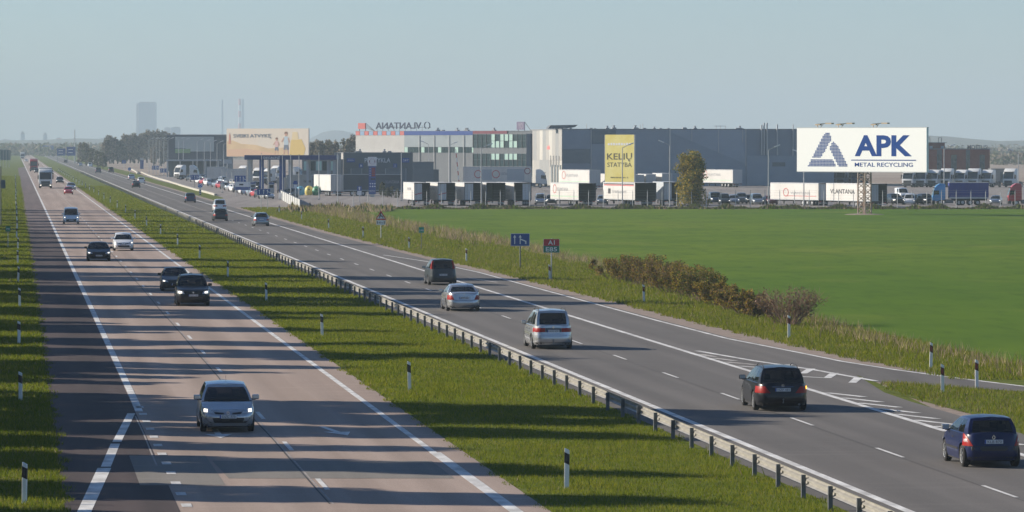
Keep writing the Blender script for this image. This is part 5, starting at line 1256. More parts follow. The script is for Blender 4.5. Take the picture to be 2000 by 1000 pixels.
for a, c in ((686, 706), (753, 792)):
    o = pbox(cw, 'roller_door', C_DKPAN, cx_(a), cx_(c), -.04, .002, .05, cz(329)); pbox(o, 'door_frame', M_TG, cx_(a) - .1, cx_(a), -.05, .001, .05, cz(329)); pbox(o, 'door_frame', M_TG, cx_(c), cx_(c) + .1, -.05, .001, .05, cz(329))
for px in (700, 706, 754, 764): roof_unit(cw, cx_(px), 3, 7.32, .55, 1 if px in (706, 754) else 0)
wx = thing('low_building', 'low dark annexe right of the car wash', 'building', (xat(806.5, 905), 905, 0), BE3)
pbox(wx, 'wall', C_DKPAN, 0, 4.0, 0, 8, 0, 5.4); pbox(wx, 'wall_annexe', C_DARK, 4.0, 5.0, .1, 7, 0, 4.0); pbox(wx, 'roof', M_ROOF, -.05, 4.05, -.05, 8, 5.402, 5.5)
# --- fuel station canopy and kiosk
Y4 = 850.0
ca = thing('fuel_canopy', 'fuel station canopy with navy blue fascia and white lettering', 'canopy', (xat(478, Y4), Y4, 0), 0)
def kx(px): return (px - 478) / F * Y4
def kz(py): return zat(py, Y4)
pbox(ca, 'canopy_roof', M_TG, .05, kx(657), .05, 11, kz(311.5), kz(303.2)); pbox(ca, 'fascia', mat('fascia_navy', (0.018, 0.04, 0.16), 0.5), 0, kx(657), -.06, .048, kz(312), kz(303))
pbox(ca, 'fascia_flank', mat('fascia_blue', (0.05, 0.16, 0.45), 0.5), -.06, -.002, 0, 11, kz(312), kz(303))
text(ca, 'DEGALINĖ', kx(531), -.13, kz(307.5), kx(547) - kx(515), .55, M_SWHITE, ext=.06, bold=.012)
for px in (486, 508, 547, 551, 565, 600, 640, 652):
    for yy in (1.2, 9): pbox(ca, 'column', M_STB if px in (547, 551, 508) else M_TG, kx(px) - .2, kx(px) + .2, yy, yy + .4, 0, kz(311.5))
for px in (492, 528, 575, 620):
    t = thing('fuel_pump', f'grey fuel pump under the canopy, {["left end", "second from left", "third from left", "right end"][(492, 528, 575, 620).index(px)]}', 'fuel pump', (xat(px, Y4), Y4 + 4, 0), 0, 'fuel pumps under the canopy')
    pbox(t, 'pump_body', M_TG, -.5, .5, -.3, .3, 0, 1.7, .04); pbox(t, 'display', M_CHAS, -.35, .35, -.32, -.302, 1.0, 1.5); pbox(t, 'head', M_STB, -.5, .5, -.3, .3, 1.702, 1.95)
ks = thing('station_shop', 'low fuel station shop with long window band behind the canopy', 'building', (xat(590, 872), 872, 0), 0)
sx = 7.3; pbox(ks, 'wall', C_MID, 0, sx, .01, 7, 0, kz(312)); pbox(ks, 'lower_wall', C_DKPAN, .02, sx - .02, -.05, .002, .02, 3.0); pbox(ks, 'pale_band', M_TG, .0, sx, -.1, -.052, 3.02, 3.25)
for k in range(6): pbox(ks, 'window_pane', M_PANE if k % 2 else M_PANEL, .3 + k * 1.15, 1.3 + k * 1.15, -.04, .002, 4.0, 5.7)
pbox(ks, 'pillar', C_LIGHT, 5.9, 7.2, -.3, -.102, 0, 7.3)
# --- price pylon
px_, py_ = gp(727, 385); py = thing('price_pylon', 'navy fuel price pylon with white ring logo box on top', 'sign', (px_, py_, 0), 0)
s4 = py_ / F
pbox(py, 'pylon_body', M_STB, -.58, .58, -.2, .2, .5, 5.2); pbox(py, 'foot', M_CONC, -.4, .4, -.25, .25, 0, .5); o = pbox(py, 'logo_box', M_SWHITE, -.72, .72, -.24, .24, 5.22, 6.72, .03)
b = MB(); ring(b, 0, 5.97, .46, .14, -.26, 18); b.build('logo_ring', M_MAROON, o)
M_LED = mat('led_red', (0.10, 0.01, 0.015), 0.4, emit=(0.9, 0.05, 0.05), es=0.03)
for k in range(4): o = pbox(py, 'price_panel', M_LED, -.1, .5, -.225, -.202, 4.6 - .38 * k, 4.9 - .38 * k); text(py, ['95', '98', 'D', 'LPG'][k], -.36, -.206, 4.75 - .38 * k, .26, .18, M_SWHITE, ext=0)
pbox(py, 'price_panel', M_CHAS, -.25, .5, -.225, -.202, 2.9, 3.15)
for k in range(6): pbox(py, 'service_symbol', M_SWHITE, -.42 + .38 * (k % 3), -.2 + .38 * (k % 3), -.215, -.202, 1.7 + .45 * (k // 3), 1.9 + .45 * (k // 3))
text(py, '00-24 val.', 0, -.206, 1.05, .95, .2, M_SWHITE, ext=0, bold=.01)
# --- brick motel
Y6 = 1090.0; mo = thing('motel', 'red brown brick motel with dark rooftop letters', 'building', (xat(1806, Y6), Y6, 0), math.radians(3))
M_BRICK = mat('brick_red', (0.22, 0.085, 0.065), 0.85, var=0.12, vscale=1.5, bump=.3, bscale=5)
def mx_(px): return (px - 1806) / F * Y6
def mz(py): return zat(py, Y6)
pbox(mo, 'wall', M_BRICK, 0, mx_(1934), 0, 14, 0, mz(292)); pbox(mo, 'roof', M_ROOF, -.1, mx_(1934) + .1, -.1, 14, mz(292) + .002, mz(292) + .25)
pbox(mo, 'roof_storey', M_BRICK, .5, mx_(1848), 2, 10, mz(292) + .26, mz(279)); pbox(mo, 'roof_canopy', M_ROOF, .2, mx_(1852), 1.6, 10.4, mz(279), mz(278))
for a, c in ((1830, 1840), (1858, 1869), (1887, 1895), (1914, 1924)):
    f = pbox(mo, 'window_bay', C_DARK, mx_(a), mx_(c), -.05, .002, .3, mz(293 if a in (1830, 1887) else 303))
    for k in range(3): pbox(f, 'pane', M_PANE, mx_(a) + .15, mx_(c) - .15, -.08, -.052, 1.0 + k * 2, 2.4 + k * 2)
for a in (1818, 1840):
    f = pbox(mo, 'roof_window', M_TG, mx_(a), mx_(a + 6), 1.93, 1.998, mz(290), mz(285))
b = MB()
for px in (1815, 1838):
    for d in (0, 6): b.bar((mx_(px + d), 4, mz(279)), (mx_(px + d), 4, mz(269)), .12)
    b.bar((mx_(px), 4, mz(269)), (mx_(px + 6), 4, mz(269)), .12)
b.build('roof_frame', M_STEEL_D, mo)
text(mo, 'MOTELIS', (mx_(1890) + mx_(1928)) / 2, -.2, mz(287.2), mx_(1928) - mx_(1890), .95, M_LETB, ext=.1, bold=.01)
pbox(mo, 'sign_rail', M_STEEL_D, mx_(1850), mx_(1928), 1.1, 1.2, mz(291.5), mz(291))
an = thing('low_building', 'low grey shed right of the motel', 'building', (xat(1936, 1080), 1080, 0), 0); pbox(an, 'wall', C_MID, 0, 5.2, 0, 6, 0, 3.1); pbox(an, 'roof', M_ROOF, -.1, 5.3, -.1, 6.1, 3.102, 3.25); pbox(an, 'door', C_DARK, 2, 3.4, -.05, .002, .02, 2.4)
# --- distant dark store with bright advert wall
Y7 = 1500.0; st = thing('store_building', 'distant dark store with large pale green advert on its wall', 'building', (xat(326, Y7), Y7, 0), 0)
def qx(px): return (px - 326) / F * Y7
pbox(st, 'wall', mat('store_dark', (0.09, 0.11, 0.13), 0.7), 0, qx(446), 0, 25, 0, zat(264.5, Y7)); pbox(st, 'roof', M_ROOF, -.1, qx(446), -.1, 25, zat(264.5, Y7) + .002, zat(264, Y7) + .2)
adv = pbox(st, 'advert_panel', mat('advert_pale', (0.52, 0.58, 0.55), 0.6), qx(342), qx(418), -.15, -.002, zat(296, Y7), zat(267, Y7)); pbox(adv, 'advert_grass', mat('advert_green', (0.32, 0.48, 0.22), 0.6), qx(342), qx(372), -.17, -.152, zat(299, Y7), zat(291, Y7)); pbox(adv, 'advert_roof', M_LETB, qx(342), qx(362), -.175, -.153, zat(290.5, Y7), zat(289.5, Y7))
sh = thing('open_shelter', 'long low open shelter with flat pale roof beyond the parked lorries', 'shelter', (xat(324, 1260), 1260, 0), 0)
pbox(sh, 'roof', M_TG, 0, 14.4, 0, 8, zat(314.5, 1260), zat(312, 1260)); pbox(sh, 'back_wall', C_DARK, .5, 13.9, 5, 5.3, 0, zat(315, 1260))
for k in range(5): pbox(sh, 'post', M_TW, .2 + k * 3.4, .5 + k * 3.4, .3, .6, 0, zat(315, 1260))

# ------------------------------------------------------------------ billboards
M_VINYL = mat('vinyl_white', (0.86, 0.86, 0.86), 0.55); M_APK = mat('print_royal_blue', (0.0, 0.045, 0.24), 0.6, spec=0.1)
Yb = 597.0; bx = xat(1683.5, Yb); bw = 252 / F * Yb / math.cos(0.75) * .94; ybt, ybb = zat(250, Yb), zat(335, Yb)
ap = thing('billboard', 'large white metal recycling billboard on a lattice mast in the field', 'billboard', (bx, Yb, 0), -0.75)
pn = pbox(ap, 'panel', M_VINYL, -bw / 2, bw / 2, -.2, .2, ybb, ybt)
pbox(pn, 'panel_frame', M_TG, -bw / 2 - .05, bw / 2 + .05, -.19, .19, ybt + .002, ybt + .09); pbox(pn, 'panel_frame', M_TG, -bw / 2 - .05, bw / 2 + .05, -.19, .19, ybb - .09, ybb - .002)
def ax(px): return (px - 1686) / 252 * bw
def az(py): return lerp(ybt, ybb, (py - 250) / 85)
text(pn, 'APK', ax(1729), -.215, az(284.5), ax(1784) - ax(1674), az(263) - az(304), M_APK, ext=.012, bold=.035)
pbox(pn, 'rule', M_APK, ax(1667), ax(1792), -.215, -.202, az(313.6), az(311.8))
text(pn, 'METAL RECYCLING', ax(1730), -.215, az(321.5), ax(1786) - ax(1674), az(317.3) - az(325.3), M_APK, ext=.012, bold=.008)
dots = MB(); px_d = 2.9
def inpoly(p, poly):
    c = False; j = len(poly) - 1
    for i in range(len(poly)):
        if (poly[i][1] > p[1]) != (poly[j][1] > p[1]) and p[0] < (poly[j][0] - poly[i][0]) * (p[1] - poly[i][1]) / (poly[j][1] - poly[i][1]) + poly[i][0]: c = not c
        j = i
    return c
bars = [[(1618, 258), (1624, 259), (1629, 271), (1608, 307), (1591, 307), (1612, 266)], [(1581, 327), (1589, 311), (1631, 311), (1639, 327)], [(1632, 277), (1637, 279), (1662, 327), (1643, 327), (1623, 288)]]
yy = 257.5
while yy < 327.5:
    xx = 1580.0
    while xx < 1663:
        if any(inpoly((xx, yy), q) for q in bars):
            dots.mm(ax(xx - 1.12), ax(xx + 1.12), -.214, -.2015, az(yy + 1.12), az(yy - 1.12))
        xx += px_d
    yy += px_d
tag(dots.build('logo_dots', M_APK, pn), kind='stuff')
hw = .58
M_RUST = mat('rusty_lattice', (0.30, 0.27, 0.235), 0.7, var=.3, vscale=2, col2=(0.25, 0.14, 0.09))
for sx_, sy_ in ((-1, -1), (1, -1), (1, 1), (-1, 1)): pbox(ap, 'mast_leg', M_RUST, sx_ * hw - .07, sx_ * hw + .07, sy_ * hw - .07 + .5, sy_ * hw + .07 + .5, 0, ybb - .1)
for lv in range(7):
    z0, z1 = lv * .8 + .1, lv * .8 + .82
    b = MB()
    for (xa_, ya_), (xb_, yb_) in (((-hw, -hw), (hw, -hw)), ((hw, -hw), (hw, hw)), ((hw, hw), (-hw, hw)), ((-hw, hw), (-hw, -hw))):
        b.bar((xa_, ya_ + .5, z0), (xb_, yb_ + .5, z1), .05); b.bar((xb_, yb_ + .5, z0), (xa_, ya_ + .5, z1), .05); b.bar((xa_, ya_ + .5, z1), (xb_, yb_ + .5, z1), .05)
    b.build('lattice_brace', M_RUST, ap)
pbox(ap, 'backing_frame', M_STEEL_D, -bw / 2 + .3, bw / 2 - .3, .21, .5, ybb + .4, ybb + .7); pbox(ap, 'backing_frame', M_STEEL_D, -bw / 2 + .3, bw / 2 - .3, .21, .5, ybt - .8, ybt - .5)
for px in (1599, 1640, 1708):
    b = MB(); x = ax(px); b.bar((x, .1, ybt + .09), (x - .4, .3, ybt + .5), .08); b.bar((x - .4, .3, ybt + .5), (x + .9, 1.0, ybt + .62), .08); b.bar((x + .4, .1, ybt + .09), (x + .3, .8, ybt + .55), .06); b.mm(x + .6, x + 1.6, .8, 1.3, ybt + .5, ybt + .68); b.mm(x - .6, x + .2, .2, .6, ybt + .35, ybt + .5); b.build('spotlight_arm', mat('arm_ochre', (0.42, 0.33, 0.22), .6), ap)
dirt = MB(); dirt.lathe([(2.6, 0), (2.2, .08), (1.2, .14), (0, .16)], (0, .5, 0.004), 'z', 18); dirt.build('earth_mound', M_DIRT, ap)
# yellow road builders board
Yk = 735.0; kw = 56 / F * Yk / math.cos(.6)
kb = thing('billboard', 'tall yellow road construction billboard behind the striped trailer', 'billboard', (xat(1211, Yk), Yk, 0), -0.6)
zt_, zb_ = zat(263, Yk), zat(356, Yk); pn = pbox(kb, 'panel', mat('vinyl_yellow', (0.72, 0.60, 0.13), 0.55, var=.1, vscale=.4, col2=(0.80, 0.72, 0.28)), -kw / 2, kw / 2, -.15, .15, zb_, zt_)
pbox(pn, 'panel_frame', M_TW, -kw / 2 - .06, -kw / 2 - .002, -.16, .16, zb_, zt_); pbox(pn, 'panel_frame', M_TW, kw / 2 + .002, kw / 2 + .06, -.16, .16, zb_, zt_)
def kz2(p): return lerp(zt_, zb_, (p - 263) / 93)
M_KT = mat('print_olive', (0.10, 0.09, 0.05), .6)
text(pn, 'KELIŲ', 0, -.165, kz2(307), kw * .86, kz2(299) - kz2(315.5), M_KT, ext=.012, bold=.012)
text(pn, 'STATYBA', 0, -.165, kz2(321.7), kw * .84, kz2(317.3) - kz2(326), M_KT, ext=.012, bold=.004)
for k in range(9): pbox(pn, 'faded_letter', M_SWHITE, -kw * .40 + k * kw * .09, -kw * .40 + k * kw * .09 + kw * .065, -.163, -.151, kz2(283.6), kz2(279.2 if k % 3 else 279.8))
text(pn, 'www.', -kw * .23, -.165, kz2(346.8), kw * .16, kz2(345.4) - kz2(348), M_KT, ext=.012); text(pn, '.lt', kw * .27, -.165, kz2(346.6), kw * .06, kz2(345) - kz2(348), M_KT, ext=.012)
for k in range(7): pbox(pn, 'faded_letter', M_KT, -kw * .13 + k * kw * .05, -kw * .13 + k * kw * .05 + kw * .028, -.163, -.151, kz2(348), kz2(345.6))
for x in (-1.4, 1.4): pbox(kb, 'mast_leg', M_STEEL_D, x - .15, x + .15, .16, .46, 0, zt_ - .5)
# welcome board
Yw = 905.0; ww = 166 / F * Yw / math.cos(.6); wb = thing('billboard', 'wide welcome billboard with golden landscape and two printed figures', 'billboard', (xat(523, Yw), Yw, 0), -0.6)
wt, wbm = zat(251, Yw), zat(306, Yw); pn = pbox(wb, 'panel', mat('print_cream', (0.70, 0.64, 0.55), .6, var=.1, vscale=.15, col2=(0.74, 0.62, 0.50)), -ww / 2, ww / 2, -.15, .15, wbm, wt)
def ux(p): return (p - 523) / 166 * ww
def uz(p): return lerp(wt, wbm, (p - 251) / 55)
def art(name, pts, m, y=-.162):
    b = MB(); b.prism([(ux(a), uz(c)) for a, c in pts], 'y', y, -.151); return b.build(name, m, pn)
art('printed_field', [(440.5, 305.5), (440.5, 276), (452, 274), (470, 281), (500, 283), (525, 290), (560, 288), (568, 305.5)], mat('print_ochre', (0.66, 0.49, 0.30), .6, var=.15, vscale=.2))
art('printed_field', [(440.5, 305.5), (440.5, 292), (480, 290), (530, 298), (560, 305.5)], mat('print_orange', (0.66, 0.44, 0.30), .6), -.166)
art('printed_honey', [(567, 305.5), (571, 273), (592, 272), (600, 290), (596, 305.5)], mat('print_honey', (0.68, 0.50, 0.18), .6), -.170)
art('printed_honey', [(572, 273), (574, 258), (584, 258), (586, 273)], mat('print_honey_pale', (0.74, 0.60, 0.36), .6), -.172)
M_SKIN = mat('print_skin', (0.55, 0.33, 0.24), .6); M_SHIRT = mat('print_shirt', (0.45, 0.55, 0.62), .6); M_SHORT = mat('print_shorts', (0.16, 0.19, 0.25), .6); M_PINK = mat('print_pink', (0.66, 0.44, 0.42), .6); M_HAIR = mat('print_hair', (0.20, 0.11, 0.07), .6)
for cx2, top, hh, shm in ((561, 258, 44, M_SHIRT), (542, 269, 32, M_PINK)):
    u = hh / 44
    hd = [(cx2 + 3.1 * u * math.cos(q * .785 + .39), top + 4.2 * u + 4 * u * math.sin(q * .785 + .39)) for q in range(8)]
    art('printed_head', hd, M_SKIN, -.175); art('printed_hair', [(cx2 - 3.6 * u, top + 3.5 * u), (cx2 - 2.5 * u, top - .5 * u), (cx2 + 2.2 * u, top - .8 * u), (cx2 + 3.6 * u, top + 2.8 * u)], M_HAIR, -.178)
    art('printed_shirt', [(cx2 - 5 * u, top + 10 * u), (cx2 - 2 * u, top + 8.4 * u), (cx2 + 2 * u, top + 8.4 * u), (cx2 + 5.4 * u, top + 10.5 * u), (cx2 + 4 * u, top + 25 * u), (cx2 - 4 * u, top + 25 * u)], shm, -.176)
    art('printed_arm', [(cx2 - 4.6 * u, top + 10.5 * u), (cx2 - 3 * u, top + 12 * u), (cx2 - 7.5 * u, top + 19.5 * u), (cx2 - 10 * u, top + 19 * u)], M_SKIN, -.1765); art('printed_arm', [(cx2 + 4.6 * u, top + 10.5 * u), (cx2 + 3 * u, top + 13 * u), (cx2 + 6.5 * u, top + 21 * u), (cx2 + 8 * u, top + 20 * u)], M_SKIN, -.1768)
    art('printed_shorts', [(cx2 - 4 * u, top + 25 * u), (cx2 + 4 * u, top + 25 * u), (cx2 + 5.6 * u, top + 34 * u), (cx2 + 1.2 * u, top + 35 * u), (cx2, top + 29 * u), (cx2 - 1.5 * u, top + 35 * u), (cx2 - 5.4 * u, top + 34 * u)], M_SHORT, -.177)
    for s_ in (-3.4, 3.4): art('printed_leg', [(cx2 + (s_ - 1.3) * u, top + 34 * u), (cx2 + (s_ + 1.3) * u, top + 34 * u), (cx2 + (s_ * 1.2 + .9) * u, top + hh), (cx2 + (s_ * 1.2 - .9) * u, top + hh)], M_SKIN, -.175)
art('printed_tower', [(444, 281), (445, 264), (446.5, 259), (448, 264), (449, 281)], mat('print_brickred', (0.55, 0.27, 0.20), .6), -.174)
text(pn, 'SVEIKI ATVYKĘ', ux(492.5), -.19, uz(266), ux(531) - ux(454), uz(261.5) - uz(270.5), mat('print_slate', (0.14, 0.18, 0.24), .6), ext=.012, bold=.006)
for x in (-5, 0, 5): pbox(wb, 'mast_leg', M_STEEL_D, x - .2, x + .2, .16, .6, 0, wt - .5)

# ------------------------------------------------------------------ road signs
def sign_base(px, py, name, label, group=None, rz=0.0, cat='sign'):
    x, y = gp(px, py); return thing(name, label, cat, (x, y, 0), rz, group), y / F
def post(t, x, z, r=.04, m=None):
    b = MB(); b.tube((x, .05, -.1), (x, .05, z), r, n=8); return b.build('post', m or M_POLE, t)
def plate(t, w, h, z, m, name='panel', y=0.0, th=.012, bevel=.0):
    return pbox(t, name, m, -w / 2, w / 2, y - th, y, z - h / 2, z + h / 2, bevel)
def flat(t, pts, m, name, y, th=.006):
    b = MB(); b.prism(pts, 'y', y - th, y); return b.build(name, m, t)
# route sign
t, s = sign_base(1077, 548, 'route_sign', 'red A1 over green E85 route sign on one post')
post(t, 0, 2.75); z1, z2 = zat(473.6, s * F), zat(486.8, s * F); w = 30.5 * s
p1_ = plate(t, w, 13.2 * s, z1, M_SRED, bevel=.004); p2_ = plate(t, w, 12.8 * s, z2, M_SGREEN, bevel=.004)
pbox(p1_, 'border', M_SWHITE, -w / 2 - .015, w / 2 + .015, -.006, .004, z1 - 6.7 * s, z1 + 6.8 * s); pbox(p2_, 'border', M_SWHITE, -w / 2 - .015, w / 2 + .015, -.0055, .004, z2 - 6.6 * s, z2 + 6.5 * s)
text(p1_, 'A1', 0, -.017, z1, .44, .29, M_SWHITE, ext=.004, bold=.02); text(p2_, 'E85', 0, -.017, z2, .74, .29, M_SWHITE, ext=.004, bold=.02)
# lane sign
def lane_sign(px, base, x0, x1, y0, y1, label, posts=(0,), arrows=((.2, 0), (.5, 1)), group='blue lane signs', m=None):
    t, s = sign_base(px, base, 'lane_sign', label, group); Y = s * F; w, h = (x1 - x0) * s, (y1 - y0) * s; z = zat((y0 + y1) / 2, Y); cx = ((x0 + x1) / 2 - px) * s
    for p_ in posts: post(t, cx + p_ * w, z + h * .4, max(.045, .3 * s), M_POLE_D if len(posts) == 1 else M_POLE)
    b = MB(); b.mm(cx - w / 2, cx + w / 2, -.015, 0, z - h / 2, z + h / 2); pn = b.build('panel', m or M_BLUE, t, bevel=.006)
    pbox(pn, 'border', M_SWHITE, cx - w / 2 - .02, cx + w / 2 + .02, -.008, .006, z - h / 2 - .02, z + h / 2 + .02)
    for u, k in arrows:
        x = cx - w / 2 + u * w; a = h * .36; lw = max(.07, h * .05)
        flat(pn, [(x - lw / 2, z - a), (x + lw / 2, z - a), (x + lw / 2, z + a * .55), (x - lw / 2, z + a * .55)], M_SWHITE, 'arrow_shaft', -.017)
        flat(pn, [(x - lw * 1.5, z + a * .5), (x + lw * 1.5, z + a * .5), (x, z + a * 1.15)], M_SWHITE, 'arrow_head', -.0175)
        if k: flat(pn, [(x, z + a * .3), (x, z + a * .02), (x + w * .26, z - a * .45), (x + w * .26, z - a), (x + w * .34, z - a), (x + w * .34, z - a * .28)], M_SWHITE, 'merging_lane', -.018)
    return t
lane_sign(1016, 526, 998, 1034, 456.5, 480, 'blue lane merge sign with two white arrows before the field')
L3 = ((.18, 0), (.5, 0), (.78, 1))
for a, nm in (((303, 336, 296.5, 310, 323.5, 331.5), 'far left small blue lane sign by the pale wall'), ((320, 342, 313, 328, 329, 337), 'second small blue lane sign by the pale wall'),
              ((380, 367, 372, 388.5, 341.5, 351.5), 'blue lane sign above the slanted parked cars'), ((469, 380, 458, 480, 343, 356.5), 'upper blue lane sign right of the parked cars'), ((515, 409, 502, 528, 369, 381), 'nearest blue lane sign on two posts before the fuel station')):
    lane_sign(*a, nm, posts=(-.2, .28) if a[0] in (515, 469) else (0,), arrows=L3)
t, s = sign_base(473, 383, 'information_board', 'white and blue information board over the slanted parked cars'); Y = s * F
for x in (-1.1, 1.1): post(t, x, zat(355, Y), .07)
plate(t, 30 * s, 10 * s, zat(360, Y), M_SWHITE); plate(t, 30 * s, 6 * s, zat(368.2, Y), M_BLUE, 'lower_panel'); flat(t, [(-.5, zat(362, Y)), (.2, zat(362, Y)), (.2, zat(359, Y)), (-.5, zat(359, Y))], M_INK, 'lorry_symbol', -.013)
# deer warning
t, s = sign_base(744, 466.5, 'warning_sign', 'triangular deer warning sign with white distance plate'); Y = s * F; post(t, 0, zat(415, Y), .045)
r_ = 21 * s / 2; za, zb2 = zat(429.5, Y), zat(410.5, Y)
tr = flat(t, [(-r_, za), (r_, za), (0, zb2)], M_SRED, 'border', 0, .014); flat(tr, [(-r_ * .74, za + .12), (r_ * .74, za + .12), (0, zb2 - .26)], M_SWHITE, 'face', -.0145)
zc = (za + zb2) / 2 - .12
flat(tr, [(-.22, zc + .02), (-.12, zc + .10), (.02, zc + .12), (.20, zc - .02), (.24, zc - .24), (.19, zc - .24), (.13, zc - .06), (.02, zc - .03), (-.1, zc - .02), (-.16, zc - .1), (-.2, zc - .1), (-.15, zc + .0)], M_INK, 'deer_body', -.021)
flat(tr, [(-.06, zc + .10), (.02, zc + .12), (.0, zc + .22), (.06, zc + .32), (.0, zc + .30), (-.04, zc + .36), (-.06, zc + .26), (-.14, zc + .2)], M_INK, 'deer_head', -.0212)
flat(tr, [(-.12, zc + .02), (-.05, zc - .01), (-.14, zc - .2), (-.19, zc - .19)], M_INK, 'deer_leg', -.0214)
z = zat(434.8, Y); p_ = plate(t, 17.5 * s, 9 * s, z, M_SWHITE, 'distance_plate', bevel=.006); text(p_, '850 m', 0, -.0135, z, .38, .17, M_INK, ext=0, bold=.015)
for x in (-.32, .32): flat(p_, [(x - .03, z - .13), (x + .03, z - .13), (x + .03, z + .04), (x + .07, z + .04), (x, z + .15), (x - .07, z + .04), (x - .03, z + .04)], M_INK, 'arrow', -.0125)
# kilometre markers
t, s = sign_base(823, 487.5, 'kilometre_sign', 'small green kilometre marker on a thin post by the right verge', 'kilometre markers'); Y = s * F; post(t, 0, zat(446, Y), .03, M_POLE_D); p_ = plate(t, 10.5 * s, 11 * s, zat(449, Y), mat('marker_green', (0.01, 0.30, 0.20), .45)); text(p_, '198', 0, -.0135, zat(449, Y) - .04, .36, .15, M_SWHITE, ext=0, bold=.02)
t, s = sign_base(15.5, 484, 'kilometre_sign', 'small green kilometre marker at the left picture edge', 'kilometre markers'); Y = s * F; post(t, 0, zat(446, Y), .03); p_ = plate(t, 9.5 * s, 10 * s, zat(447, Y), M_SGREEN, bevel=.004); text(p_, '198', 0, -.0135, zat(447, Y), .3, .13, M_SWHITE, ext=0, bold=.02)
# island sign
t, s = sign_base(391, 382, 'island_sign', 'round blue arrow sign over black and white chevrons on the island nose'); Y = s * F; post(t, 0, zat(360, Y), .05)
b = MB(); b.tube((0, -.02, zat(363, Y)), (0, 0, zat(363, Y)), 4.6 * s, n=20); p_ = b.build('disc', mat('sign_mid_blue', (0.02, 0.16, 0.55), .45), t)
for k in range(2):
    z = zat(367 - 5 * k, Y); flat(p_, [(-.3, z - .12), (0, z + .12), (.3, z - .12), (.3, z + .02), (0, z + .28), (-.3, z + .02)], M_SWHITE, 'chevron', -.021)
z0, z1 = zat(382, Y) + .1, zat(370, Y); q = plate(t, 4.2 * s, z1 - z0, (z0 + z1) / 2, M_INK, 'chevron_board')
for k in range(3): z = z0 + .2 + .33 * k; flat(q, [(-.18, z - .1), (0, z + .05), (.18, z - .1), (.18, z + .03), (0, z + .18), (-.18, z + .03)], M_SWHITE, 'chevron', -.013)
# other far signs
t, s = sign_base(702, 394, 'arrow_sign', 'blue arrow sign with white plate before the dark trailer'); Y = s * F; post(t, 0, zat(368, Y), .06); plate(t, 9 * s, 9 * s, zat(368, Y), M_BLUE); flat(t, [(-.08, zat(371, Y)), (.08, zat(371, Y)), (.08, zat(367.5, Y)), (.2, zat(367.5, Y)), (0, zat(364.5, Y)), (-.2, zat(367.5, Y)), (-.08, zat(367.5, Y))], M_SWHITE, 'arrow', -.013); plate(t, 8.5 * s, 8 * s, zat(377, Y), M_SWHITE, 'white_plate')
t, s = sign_base(577, 392, 'parking_sign', 'blue and white sign before the grey lettered trailer'); Y = s * F; post(t, 0, zat(353, Y), .06); plate(t, 7 * s, 7 * s, zat(356.5, Y), M_BLUE); plate(t, 7 * s, 6 * s, zat(364, Y), M_SWHITE, 'white_plate')
t, s = sign_base(242, 331, 'round_sign', 'distant blue sign on a pole beside the right carriageway'); Y = s * F; post(t, 0, zat(313, Y), .08); plate(t, 7.5 * s, 7 * s, zat(316, Y), M_BLUE)
t, s = sign_base(253, 339, 'arrow_sign', 'distant blue keep sign at the start of the pale kerb'); Y = s * F; post(t, 0, zat(328, Y), .07); b = MB(); b.tube((0, -.02, zat(330, Y)), (0, 0, zat(330, Y)), 3.3 * s, n=16); b.build('disc', MATS['sign_mid_blue'], t)
t, s = sign_base(277, 330, 'pylon', 'small dark pylon with pale stripes beyond the pale kerb'); Y = s * F; pbox(t, 'pylon_body', M_STB, -.6, .6, -.1, .1, 0, zat(313, Y)); pbox(t, 'pylon_top', M_TG, -.62, .62, -.12, .12, zat(313, Y), zat(309, Y))
t, s = sign_base(372, 318, 'notice_board', 'small white and green board before the store'); Y = s * F; post(t, 0, zat(306, Y), .1); plate(t, 9 * s, 8 * s, zat(306, Y), M_SWHITE); plate(t, 4 * s, 7 * s, zat(306, Y), mat('board_green', (0.2, .5, .35), .5), 'green_half', -.014)
t, s = sign_base(444, 345, 'pale_board', 'pale blank board on a pole left of the canopy'); Y = s * F; post(t, 0, zat(315, Y), .12); plate(t, 17 * s, 8 * s, zat(315.5, Y), M_TG)
for k, (x0, x1, y0, y1, lab) in enumerate(((111, 128, 290, 304, 'blue direction board over the far motorway, left one'), (130, 147.5, 286.5, 304, 'blue direction board over the far motorway, right one'), (76, 105, 284, 296, 'faint wide direction board furthest along the motorway'))):
    Y = (2200, 2150, 3400)[k]; s = Y / F; xc = xat((x0 + x1) / 2, Y); t = thing('direction_board', lab, 'sign', (xc, Y, 0), 0, 'direction boards over the far motorway'); zt2, zb3 = zat(y0, Y), zat(y1, Y); w = (x1 - x0) * s
    for x in (-w * .4, w * .4): pbox(t, 'post', M_POLE, x - .12, x + .12, .02, .2, 0, zt2)
    o = pbox(t, 'panel', M_BLUE, -w / 2, w / 2, -.1, 0, zb3, zt2)
    for j in range(2): pbox(o, 'printed_line', M_SWHITE, -w * .3, w * .2, -.12, -.101, lerp(zb3, zt2, .3 + .35 * j), lerp(zb3, zt2, .38 + .35 * j))
t, s = sign_base(9, 327, 'direction_board', 'back of a large grey direction board at the left picture edge'); Y = s * F; o = pbox(t, 'panel', mat('board_back', (.12, .16, .18), .6), -2.4, 2.2, 0, .1, zat(313, Y), zat(293, Y))
for x in (-1.6, -.5, .6, 1.7): pbox(t, 'post', M_POLE, x - .08, x + .08, -.14, -.002, 0, zat(294, Y))
t, s = sign_base(1.5, 441, 'sign_pole', 'tall thin pole with a grey sign back at the left picture edge'); Y = s * F; post(t, 0, zat(325, Y), .07, M_POLE_D); pbox(t, 'panel', mat('board_back', (.12, .16, .18), .6), .02, .5, 0, .03, zat(368, Y), zat(351, Y))

